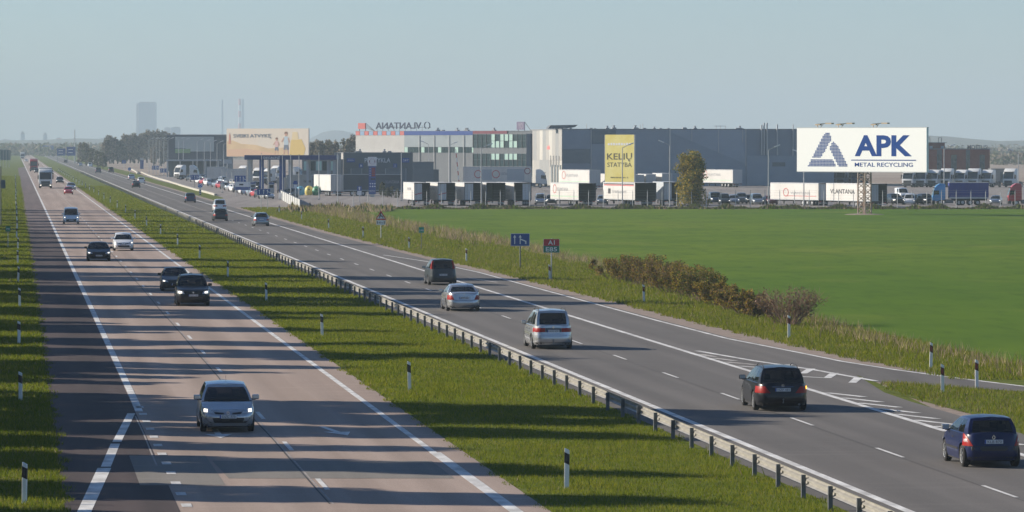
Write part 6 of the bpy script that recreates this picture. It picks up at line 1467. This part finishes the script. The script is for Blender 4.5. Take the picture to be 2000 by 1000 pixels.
# ------------------------------------------------------------------ fences, walls, kerbs, poles, bins
fe = thing('fence', 'long wire fence with pale posts in front of the lorry yard', 'fence', (xat(560, 664), 664, 0), 0)
fb = MB(); fb.tube((0, 0, 0), (0, 0, 2.25), .045, n=6); fb.bar((0, 0, 2.25), (0, -.22, 2.5), .04); fpm = fb.mesh('post', mat('fence_post', (0.50, 0.51, 0.50), .5))
flen = (2040 - 690) / F * 664; off = (690 - 560) / F * 664
nf = 48
for k in range(nf): place('post', fpm, fe, (off + flen * k / (nf - 1), 0, 0))
for z in (.15, .5, .9, 1.3, 1.7, 2.1, 2.4):
    b = MB(); b.bar((off, -.05 if z < 2.2 else -.2, z), (off + flen, -.05 if z < 2.2 else -.2, z), .012); b.build('wire', M_POLE, fe)
cf = thing('concrete_fence', 'short grey panel fence running towards the verge', 'fence', (0, 0, 0), 0)
p0, p1 = Vector(gp(549, 390)), Vector(gp(586, 411))
M_FP = mat('fence_panel', (0.42, 0.43, 0.42), .8, var=.1, vscale=1)
for k in range(9):
    a, c = p0.lerp(p1, k / 9), p0.lerp(p1, (k + .96) / 9); b = MB(); b.bar((a.x, a.y, .75), (c.x, c.y, .75), .08, 1.4); b.build('panel', M_FP, cf)
    b = MB(); b.mm(a.x - .1, a.x + .1, a.y - .12, a.y + .12, 0, 1.6); b.build('post', M_CONC, cf)
M_KERB = mat('kerb_concrete', (0.42, 0.40, 0.35), .85, var=.1, vscale=1)
kb_ = thing('kerb_wall', 'pale low concrete kerb curving along the service road', 'kerb', (0, 0, 0), 0)
kp = [gp(*q) for q in ((276, 337), (291, 343.6), (310, 350), (330, 355.6), (356, 364), (380, 371), (396, 375), (409, 378.4), (421, 382))]
for a, c in zip(kp[:-1], kp[1:]):
    b = MB(); b.bar((a[0], a[1], .17), (c[0], c[1], .17), .4, .34); b.build('kerb_stone', M_KERB, kb_)
kb2 = thing('kerb_wall', 'short far piece of pale kerb near the round blue sign', 'kerb', (0, 0, 0), 0); kp = [gp(*q) for q in ((252, 331), (260, 333), (267, 337), (269, 340))]
for a, c in zip(kp[:-1], kp[1:]):
    b = MB(); b.bar((a[0], a[1], .2), (c[0], c[1], .2), .4, .4); b.build('kerb_stone', M_KERB, kb2)
def pole(px, base, top, label, lamp=0, group='thin poles at the fuel station', r=.06, name='pole', cat='pole'):
    x, y = gp(px, base); h = zat(top, y); t = thing(name, label, cat, (x, y, 0), 0, group)
    b = MB(); b.tube((0, 0, 0), (0, 0, h), r * 1.3, r * .8, n=8); b.build('shaft', M_POLE, t); pbox(t, 'foot', M_CONC, -.2, .2, -.2, .2, 0, .15)
    if lamp:
        b = MB(); b.tube((0, 0, h), (lamp * .9, 0, h + .45), r * .7, n=6); b.build('arm', M_POLE, t)
        b = MB(); b.bar((lamp * .8, 0, h + .42), (lamp * 1.6, 0, h + .72), .3, .16); b.build('lamp_head', mat('lamp_pale', (0.75, 0.76, 0.76), .4), t, bevel=.03)
    else: b = MB(); b.lathe([(r * .9, 0), (r * 1.3, .06), (0, .12)], (0, 0, h), 'z', 8); b.build('cap', M_POLE_D, t)
for k, (px, ba, tp_) in enumerate(((433.6, 377, 330), (453, 374, 335), (511, 378, 300), (552, 379, 303), (567.6, 390, 303), (584, 400, 303), (623, 390, 298), (659.6, 399, 300), (784, 392, 298))):
    pole(px, ba, tp_, f'thin pale pole at the fuel station, {NTH[k]} from the left')
LG = 'street lamps'
for k, (px, ba, tp_, d, lab) in enumerate(((1501, 407, 293, 1, 'tall street lamp left of the big billboard'), (1474.5, 356, 284, -1, 'street lamp behind the dark trailer near the flue pipes'), (1215.5, 403, 289, 1, 'street lamp in front of the yellow billboard'), (1570, 403, 302, -1, 'street lamp hidden behind the left end of the big billboard'), (1844, 398, 291, 1, 'street lamp in front of the brick motel'), (1989, 398, 300, -1, 'street lamp near the right picture edge'), (1308, 404, 284, -1, 'street lamp left of the leafy tree'),
                                            (837, 366, 282, -1, 'slim street lamp before the pale office, left one'), (878, 366, 284, 1, 'slim street lamp before the pale office, right one'), (1250 - 310, 404, 290, 1, 'street lamp between the open trailers'))):
    pole(px, ba, tp_, lab, d, LG, .07, 'street_lamp', 'lamp')
for k, px in enumerate((291, 299, 305, 312, 320, 328, 349, 358, 385, 399, 411, 424, 437)):
    pole(px, 338 + k * 1.1, 273.5 + max(0, k - 6) * 1.4, f'street lamp in the receding row left of the welcome board, {NTH[k]} from the left', 1, 'row of street lamps by the service road', .07, 'street_lamp', 'lamp')
def igloo(px, base, m, lab):
    x, y = gp(px, base); t = thing('recycling_bin', lab, 'bin', (x, y, 0), 0, 'bell-shaped recycling bins'); b = MB(); b.lathe([(.55, 0), (.72, .35), (.75, .8), (.62, 1.25), (.35, 1.55), (0, 1.62)], (0, 0, .05), 'z', 16); b.build('bell', m, t, smooth=40)
    pbox(t, 'slot', M_INK, -.2, .2, -.76, -.70, .95, 1.1); pbox(t, 'lifting_eye', M_STEEL, -.06, .06, -.03, .03, 1.66, 1.85)
igloo(587, 382, mat('bin_blue', (0.10, 0.36, 0.50), .5), 'pale blue bell-shaped recycling bin'); igloo(603.5, 381.5, mat('bin_yellow', (0.62, 0.50, 0.12), .5), 'yellow bell-shaped recycling bin'); igloo(618, 382, mat('bin_green', (0.05, 0.25, 0.13), .5), 'dark green bell-shaped recycling bin')
wc = thing('utility_box', 'white electricity box by the first fence post', 'cabinet', (*gp(548.5, 391), 0), 0); pbox(wc, 'cabinet_body', M_SWHITE, -.35, .35, -.2, .2, .2, 1.2, .03); pbox(wc, 'plinth', M_CONC, -.3, .3, -.18, .18, 0, .2)
cr = thing('barrier_arm', 'slanting red and white barrier arm above the open trailers', 'barrier', (xat(897, 930), 930, 0), 0)
a, c = Vector((xat(890, 930) - xat(897, 930), 0, zat(291, 930))), Vector((0, 0, 1.0)); pbox(cr, 'stand', M_SRED, -.25, .25, -.25, .25, 0, 1.2)
for k in range(8):
    b = MB(); b.bar(a.lerp(c, k / 8), a.lerp(c, (k + 1) / 8), .16); b.build('arm_segment', M_SRED if k % 2 else M_SWHITE, cr)

# ------------------------------------------------------------------ trees and shrubs
def leaf_cloud(rng, centres, radii, n, size, flat_=0.0):
    idx = rng.integers(0, len(centres), n); d = rng.normal(0, 1, (n, 3)); d /= np.linalg.norm(d, axis=1)[:, None]
    c = centres[idx] + d * (radii[idx] * rng.uniform(0.15, 1.0, n) ** 0.6)[:, None]
    u = rng.normal(0, 1, (n, 3)); u /= np.linalg.norm(u, axis=1)[:, None]; w = np.cross(u, rng.normal(0, 1, (n, 3))); w /= np.linalg.norm(w, axis=1)[:, None]
    s = (size * rng.uniform(0.6, 1.4, n))[:, None]
    v = np.stack([c - u * s, c + w * s * .55, c + u * s, c - w * s * .55], 1)
    return v.reshape(-1, 3), np.arange(4 * n).reshape(n, 4)
def tree_meshes(seed, h, r, base, nl, size, mats, probs, ncl=60, columnar=False, limbs=16, bark=None, twigs=0, skirt=0):
    rng = np.random.default_rng(seed); b = MB(); pts = [Vector((0, 0, -.2))]
    for k in range(1, 6): pts.append(Vector((rng.normal(0, .012 * h), rng.normal(0, .012 * h), h * .92 * k / 5)))
    rr = [h * .028 * (1 - .8 * k / 5) for k in range(6)]
    for k in range(5): b.tube(pts[k], pts[k + 1], rr[k], rr[k + 1], 8, False)
    cl = []; rad = []
    def on_trunk(z): k = min(4, max(0, int(z / (h * .92) * 5))); return pts[k].lerp(pts[k + 1], z / (h * .92) * 5 - k)
    for k in range(limbs):
        z = lerp(base, h * .85, (k + rng.uniform(0, 1)) / limbs); p = on_trunk(z); az = k * 2.4 + rng.normal(0, .3)
        u = (z - base) / (h - base); ln = r * (1.05 - (.75 * u if not columnar else .55 * abs(u - .35))) * rng.uniform(.75, 1.1); el = rng.uniform(.35, .8) if not columnar else rng.uniform(.9, 1.25)
        d = Vector((math.cos(az) * math.cos(el), math.sin(az) * math.cos(el), math.sin(el))); e1 = p + d * ln
        b.tube(p, e1, h * .010 * (1.15 - u), h * .003, 5, False); cl.append(e1); rad.append(r * .34)
        for j in range(3):
            q = p.lerp(e1, .35 + .25 * j); d2 = (d + Vector(rng.normal(0, .6, 3))).normalized(); e2 = q + d2 * ln * .5; b.tube(q, e2, h * .004, h * .0015, 4, False); cl.append(e2); rad.append(r * .28)
            if twigs:
                for i in range(twigs): q2 = q.lerp(e2, rng.uniform(.2, 1)); b.tube(q2, q2 + Vector(rng.normal(0, 1, 3)).normalized() * ln * .28 + Vector((0, 0, .2 * ln)), h * .0018, h * .0006, 3, False)
    cl.append(Vector(pts[-1])); rad.append(r * .3)
    for k in range(skirt): a_ = k * 2.4; q_ = r * rng.uniform(.2, .75); cl.append(Vector((q_ * math.cos(a_), q_ * math.sin(a_), rng.uniform(.5, h * .45)))); rad.append(r * .32); b.tube((0, 0, .1), cl[-1], h * .005, h * .002, 4, False)
    trunk = b.mesh('trunk', bark or M_BARK, smooth=50)
    v, f = leaf_cloud(rng, np.array([c[:] for c in cl]), np.array(rad), nl, size)
    crown = np_mesh('crown', v, f, mats, rng.choice(len(mats), len(f), p=probs))
    return trunk, crown
M_BARK = mat('bark', (0.07, 0.055, 0.045), .9, var=.3, vscale=3, bump=.5, bscale=12)
M_L1 = mat('leaf_green', (0.075, 0.105, 0.022), .8, spec=.1, transl=.45); M_L2 = mat('leaf_olive', (0.170, 0.160, 0.032), .8, spec=.1, transl=.45); M_L3 = mat('leaf_yellow', (0.38, 0.28, 0.045), .8, spec=.1, transl=.45); M_L4 = mat('leaf_rust', (0.24, 0.135, 0.055), .8, spec=.1, transl=.4); M_L5 = mat('leaf_brown', (0.20, 0.145, 0.085), .8, spec=.1, transl=.3)
M_TWIG = mat('twig_red', (0.22, 0.135, 0.095), .85)
def put_tree(ms, loc, sc, rz, label, group, name='tree', cat='tree', szz=None):
    t = thing(name, label, cat, loc, rz, group); t.scale = (sc, sc, szz or sc); place('trunk', ms[0], t); place('crown', ms[1], t); return t
# the leafy tree in front of the trailers
lt = tree_meshes(5, 6.3, 2.75, 0.3, 10000, .15, [M_L2, M_L1, M_L3], [.45, .13, .42], columnar=True, limbs=26, skirt=26)
x, y = gp(1353, 405); put_tree(lt, (x, y, 0), 1.0, 0, 'round yellowing leafy tree in front of the parked trailers', None)
# tall roadside trees left of the picture; their shadows cross the motorway
tv = [tree_meshes(20 + k, 20, 4.2, 2.0, 9000, .36, [M_L2, M_L3, M_L5], [.4, .35, .25], limbs=20, twigs=1) for k in range(4)]
rt = random.Random(11); Yt = 104.0; k = 0
while Yt < 640:
    Lt = rt.uniform(-22, -11.5); sc = rt.uniform(.78, 1.22) * (.72 if Yt < 152 else (1.0 if Yt < 380 else .85))
    gap = (rt.random() < .12)
    if not gap:
        x, y = rw(Lt, Yt); put_tree(tv[k % 4], (x, y, 0), sc, rt.uniform(0, 6.28), 'tall half-bare tree beside the left verge, outside the picture edge', 'tall trees lining the left verge', szz=sc * rt.uniform(.9, 1.12)); k += 1
    Yt += rt.uniform(4.0, 10.5) * (1.0 if Yt < 165 else (1.6 if Yt < 330 else 2.4))
mv = [tree_meshes(30 + k, 7.5, 2.6, 0.4, 4200, .26, [M_L2, M_L1, M_L5], [.4, .35, .25], limbs=18) for k in range(2)]
Yt = 101.0; k = 0
while Yt < 400:
    if rt.random() > (.2 if Yt < 190 else .55):
        x, y = rw(rt.uniform(-9.5, -6.0), Yt); sc = rt.uniform(.5, .95); put_tree(mv[k % 2], (x, y, 0), sc, rt.uniform(0, 6.28), 'low dense tree between the tall ones and the left verge, outside the picture edge', 'low trees lining the left verge'); k += 1
    Yt += rt.uniform(3.4, 9.5)
# far roadside trees
gt = mat('far_leaf_grey', (0.19, 0.165, 0.125), .9, spec=.1, transl=.3); gt2 = mat('far_leaf_green', (0.10, 0.115, 0.06), .9, spec=.1, transl=.3); gt3 = mat('far_leaf_pale', (0.34, 0.28, 0.21), .9, spec=.1, transl=.3)
fv = [tree_meshes(40 + k, 11, 2.6, 0.2, 1700, .38, [gt, gt2, gt3], [[.5, .3, .2], [.25, .65, .1], [.45, .15, .4]][k], limbs=16, columnar=(k != 1)) for k in range(3)]
fr = random.Random(5)
FT = [(158, 322, 281, 0), (168, 324, 277, 1), (180, 325, 287, 1), (191, 328, 292, 1), (201, 329, 296, 1), (207, 321, 276, 0), (214, 320, 268, 0), (222, 320, 272, 2), (230, 320, 270, 1), (238, 320, 272, 1), (246, 319, 266, 2), (254, 319, 268, 2), (262, 319, 264, 0), (270, 319, 267, 2), (279, 318, 264, 0), (287, 318, 259, 2), (296, 318, 262, 0), (305, 317, 258, 2), (314, 317, 262, 0), (322, 317, 260, 2), (331, 317, 264, 0), (300, 325, 290, 2), (316, 325, 292, 0), (340, 321, 292, 2), (352, 321, 290, 0), (366, 321, 297, 2), (386, 321, 291, 0), (396, 321, 287, 2), (408, 321, 285, 0), (418, 321, 284, 2), (428, 321, 286, 0), (437, 321, 288, 2)]
for k, (px, ba, tp_, kd) in enumerate(FT):
    x, y = gp(px, ba); h = zat(tp_, y)
    put_tree(fv[kd], (x, y, 0), h / 11 * 1.05, fr.uniform(0, 6), f'hazy {["greyish bare", "dark bushy", "pale brown bare"][kd]} tree {"left of" if px < 326 else "in front of"} the dark store, {NTH[k] + " from the left" if k < 20 else "right part, " + NTH[k - 20] + " one"}', 'hazy trees around the dark store', szz=h / 11)
for k, (px, tp_) in enumerate(((612, 282), (620, 279), (629, 280), (638, 278), (647, 280), (656, 282), (682, 276), (690, 270))):
    x, y = xat(px, 1300), 1300 + fr.uniform(-20, 20); h = zat(tp_, y); put_tree(fv[(0, 2, 0)[k % 3]], (x, y, 0), h / 11, fr.uniform(0, 6), f'hazy bare tree right of the welcome billboard, {NTH[k]} from the left', 'hazy bare trees beside the welcome billboard')
for k, (px, ba, hh, kd) in enumerate(((747, 384, 2.6, 1), (757, 386, 1.8, 1), (765, 386, 2.0, 1), (776, 388, 1.7, 1))):
    x, y = gp(px, ba); put_tree(fv[1], (x, y, 0), hh / 11, k, f'small dark bush beside the price pylon, {NTH[k]} from the left', 'small bushes beside the price pylon', 'bush', 'bush')
# hedge on the right verge
def shrub(seed, w, h, n, mats, probs, size=.055, stems=26, bare=False):
    rng = np.random.default_rng(seed); b = MB(); cl = []; rad = []
    for k in range(stems):
        az = rng.uniform(0, 6.28); r0 = rng.uniform(0, w * .22); el = rng.uniform(.75, 1.45); ln = h * rng.uniform(.7, 1.05) / max(.6, math.sin(el))
        p = Vector((math.cos(az) * r0, math.sin(az) * r0, 0)); d = Vector((math.cos(az) * math.cos(el) * w / h * .75, math.sin(az) * math.cos(el) * w / h * .75, math.sin(el))); e_ = p + d * ln * .85
        b.tube(p, e_, .018, .006, 4, False); cl += [p.lerp(e_, .6), e_]; rad += [h * .22, h * .17]
        for j in range(7 if not bare else 22):
            q = p.lerp(e_, rng.uniform(.25, 1)); dd = (d + Vector(rng.normal(0, .35, 3))).normalized(); b.tube(q, q + dd * h * rng.uniform(.18, .34), .007, .003, 3, False)
    tr = b.mesh('stems', M_TWIG, smooth=50)
    v, f = leaf_cloud(rng, np.array([c[:] for c in cl]), np.array(rad), n, size); v[:, 2] = np.abs(v[:, 2])
    return tr, np_mesh('foliage', v, f, mats, rng.choice(len(mats), len(f), p=probs))
SM = [M_L1, M_L2, M_L3, M_L4, M_L5]
HS = [(1207, 549, 2.6, 1.4, (.1, .2, .25, .25, .2), 'yellowish shrub at the far left end of the hedge'), (1226, 553, 2.4, 1.6, (.2, .3, .15, .2, .15), 'second shrub of the hedge from the left'), (1250, 559, 2.6, 1.95, (.15, .3, .15, .2, .2), 'tallest shrub of the hedge behind a white post'), (1280, 566, 2.6, 1.9, (.15, .25, .1, .25, .25), 'brownish tall shrub just right of the white post'),
      (1310, 574, 2.3, 1.75, (.1, .2, .2, .25, .25), 'reddish shrub left of the hedge middle'), (1338, 582, 2.4, 1.75, (.25, .3, .2, .15, .1), 'green shrub with yellow base in the hedge middle'), (1368, 590, 2.3, 1.75, (.35, .3, .15, .1, .1), 'dark green shrub right of the hedge middle'), (1396, 599, 2.0, 1.4, (.15, .25, .35, .15, .1), 'yellow leafed shrub in the right half of the hedge'),
      (1424, 607, 1.9, 1.2, (.15, .25, .2, .2, .2), 'low shrub with olive leaves in the right half of the hedge'), (1452, 615, 1.7, 1.2, (.15, .2, .25, .2, .2), 'small yellow green shrub left of the bare bush'), (1478, 622, 1.4, .95, (.1, .15, .15, .3, .3), 'lowest brown shrub touching the bare bush')]
for k, (px, ba, w, h, pr_, lab) in enumerate(HS):
    tr, fo = shrub(60 + k, w, h, 6500, SM, list(pr_), .05); x, y = gp(px, ba)
    t = thing('shrub', lab, 'shrub', (x, y + .6, 0), k, 'shrubs of the verge hedge'); place('stems', tr, t); place('foliage', fo, t)
tr, fo = shrub(90, 3.0, 1.85, 1500, [M_L5, M_TWIG, M_L4], [.4, .4, .2], .05, 46, True); x, y = gp(1541, 637)
t = thing('shrub', 'large reddish brown bare bush at the right end of the hedge', 'shrub', (x, y + .8, 0), 0, 'shrubs of the verge hedge'); place('stems', tr, t); place('foliage', fo, t)

# ------------------------------------------------------------------ far horizon
M_HILL = mat('hill_wood', (0.06, 0.075, 0.05), .95, var=.3, vscale=.01, col2=(0.11, 0.10, 0.065))
def ridge(px0, px1, Y, hs, depth, label):
    n = len(hs); b = MB(); vs = []; rows = ((-.5, 0), (-.25, .6), (0, 1), (.3, .75), (.6, 0))
    for d, f in rows:
        for k in range(n): yy = Y + d * depth; vs.append((xat(lerp(px0, px1, k / (n - 1)), Y), yy, -.2 + f * zat(hs[k], Y)))
    b.add(vs, [(r * n + k, r * n + k + 1, (r + 1) * n + k + 1, (r + 1) * n + k) for r in range(4) for k in range(n - 1)]); o = b.build('hill', M_HILL, smooth=60); tag(o, label, 'hill', kind='structure')
ridge(-300, 760, 7000, [276, 272, 270, 271, 274, 273, 270, 272, 276, 275, 272, 274, 278, 277, 279], 900, 'faint wooded rise on the left horizon')
ridge(590, 730, 9800, [281, 268, 258, 254, 255, 260, 270, 281], 500, 'rounded blue wooded hill behind the office building')
ridge(1700, 2200, 5200, [276, 268, 264, 266, 271, 275, 274, 270, 262, 258, 262], 800, 'faint wooded rise on the right horizon')
def far_wood(n, x0, x1, Y0, Y1, hgt, label):
    rng = np.random.default_rng(int(n)); c = np.stack([rng.uniform(x0, x1, n), rng.uniform(Y0, Y1, n), np.zeros(n)], 1); c[:, 0] = (c[:, 0] - 1000) / F * c[:, 1]
    hh = hgt * rng.uniform(.5, 1.2, n); c[:, 2] = hh * .5
    v, f = leaf_cloud(rng, np.repeat(c, 1, 0), hh * .55, n * 16, hgt * .22); v[:, 2] = np.abs(v[:, 2])
    o = place('distant_wood', np_mesh('distant_wood', v, f, [gt2, gt, gt3], rng.choice(3, len(f), p=[.5, .3, .2]))); tag(o, label, 'wood', kind='stuff')
far_wood(900, -60, 240, 3200, 5200, 8, 'hazy line of far trees left on the horizon'); far_wood(700, 200, 700, 2700, 4400, 8, 'hazy line of far trees behind the store and billboard'); far_wood(160, 1840, 2040, 2700, 4300, 7, 'hazy line of far trees behind the motel')
far_wood(60, 1930, 2040, 1900, 2300, 5, 'scattered far bushes on the ploughed land')
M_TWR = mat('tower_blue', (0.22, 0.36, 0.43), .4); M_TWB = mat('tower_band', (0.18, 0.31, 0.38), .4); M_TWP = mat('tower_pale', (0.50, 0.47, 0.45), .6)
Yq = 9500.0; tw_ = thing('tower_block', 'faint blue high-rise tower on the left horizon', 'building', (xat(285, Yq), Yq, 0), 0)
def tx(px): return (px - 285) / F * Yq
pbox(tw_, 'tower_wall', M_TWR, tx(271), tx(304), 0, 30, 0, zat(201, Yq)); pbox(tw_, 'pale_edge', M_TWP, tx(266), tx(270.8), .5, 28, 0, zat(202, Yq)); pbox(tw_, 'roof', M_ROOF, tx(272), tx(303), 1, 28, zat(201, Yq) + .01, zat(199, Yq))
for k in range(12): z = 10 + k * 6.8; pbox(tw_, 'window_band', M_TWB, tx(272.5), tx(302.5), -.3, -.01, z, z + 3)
def chimney(px, top, w, bands, label):
    t = thing('chimney', label, 'chimney', (xat(px, 9800), 9800, 0), 0, 'faint chimneys on the horizon'); h = zat(top, 9800); r = w / F * 9800 / 2; n = 8
    for k in range(n):
        b = MB(); b.tube((0, 0, h * k / n), (0, 0, h * (k + 1) / n), r * (1.25 - .25 * k / n), r * (1.25 - .25 * (k + 1) / n), 12, k == n - 1); b.build('band', (M_SQR if k % 2 else M_SWHITE) if bands else M_TWR, t)
chimney(434, 195, 4.0, False, 'plain grey blue chimney left of the striped one'); chimney(468.5, 193, 5.0, True, 'red and white striped chimney above the welcome billboard'); chimney(474.5, 193, 4, False, 'plain chimney touching the striped one')
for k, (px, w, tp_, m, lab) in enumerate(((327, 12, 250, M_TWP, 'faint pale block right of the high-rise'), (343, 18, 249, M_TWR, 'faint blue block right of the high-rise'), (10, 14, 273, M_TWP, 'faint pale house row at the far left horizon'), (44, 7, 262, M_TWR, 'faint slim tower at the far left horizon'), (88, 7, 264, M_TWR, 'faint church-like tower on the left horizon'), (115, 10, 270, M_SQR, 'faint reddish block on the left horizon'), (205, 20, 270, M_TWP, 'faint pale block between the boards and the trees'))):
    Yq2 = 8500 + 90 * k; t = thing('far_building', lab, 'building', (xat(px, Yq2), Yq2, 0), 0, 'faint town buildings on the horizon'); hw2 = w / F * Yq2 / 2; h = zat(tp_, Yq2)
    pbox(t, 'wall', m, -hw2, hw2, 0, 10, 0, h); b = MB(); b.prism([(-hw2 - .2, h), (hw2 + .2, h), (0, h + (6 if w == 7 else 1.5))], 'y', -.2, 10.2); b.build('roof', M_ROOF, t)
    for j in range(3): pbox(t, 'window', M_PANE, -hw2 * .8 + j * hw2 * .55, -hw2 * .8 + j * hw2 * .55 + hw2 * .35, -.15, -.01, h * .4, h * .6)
pole(146, 318, 254, 'tall faint mast above the blue direction boards', 0, 'masts', .25, 'mast', 'mast')

# ------------------------------------------------------------------ haze
hz = MB(); hz.mm(-4500, 4500, -600, 14500, -1.2, 140)
hm_ = bpy.data.materials.new('haze_air'); hm_.use_nodes = True
hn = hm_.node_tree; hn.nodes.remove(hn.nodes['Principled BSDF'])
pv = hn.nodes.new('ShaderNodeVolumePrincipled'); pv.inputs['Color'].default_value = (0.56, 0.69, 0.78, 1); pv.inputs['Density'].default_value = 0.00016; pv.inputs['Anisotropy'].default_value = 0.0
hn.links.new(pv.outputs[0], hn.nodes['Material Output'].inputs['Volume'])
tag(hz.build('haze', hm_), 'pale blue haze lying over the whole plain', 'haze', kind='stuff')
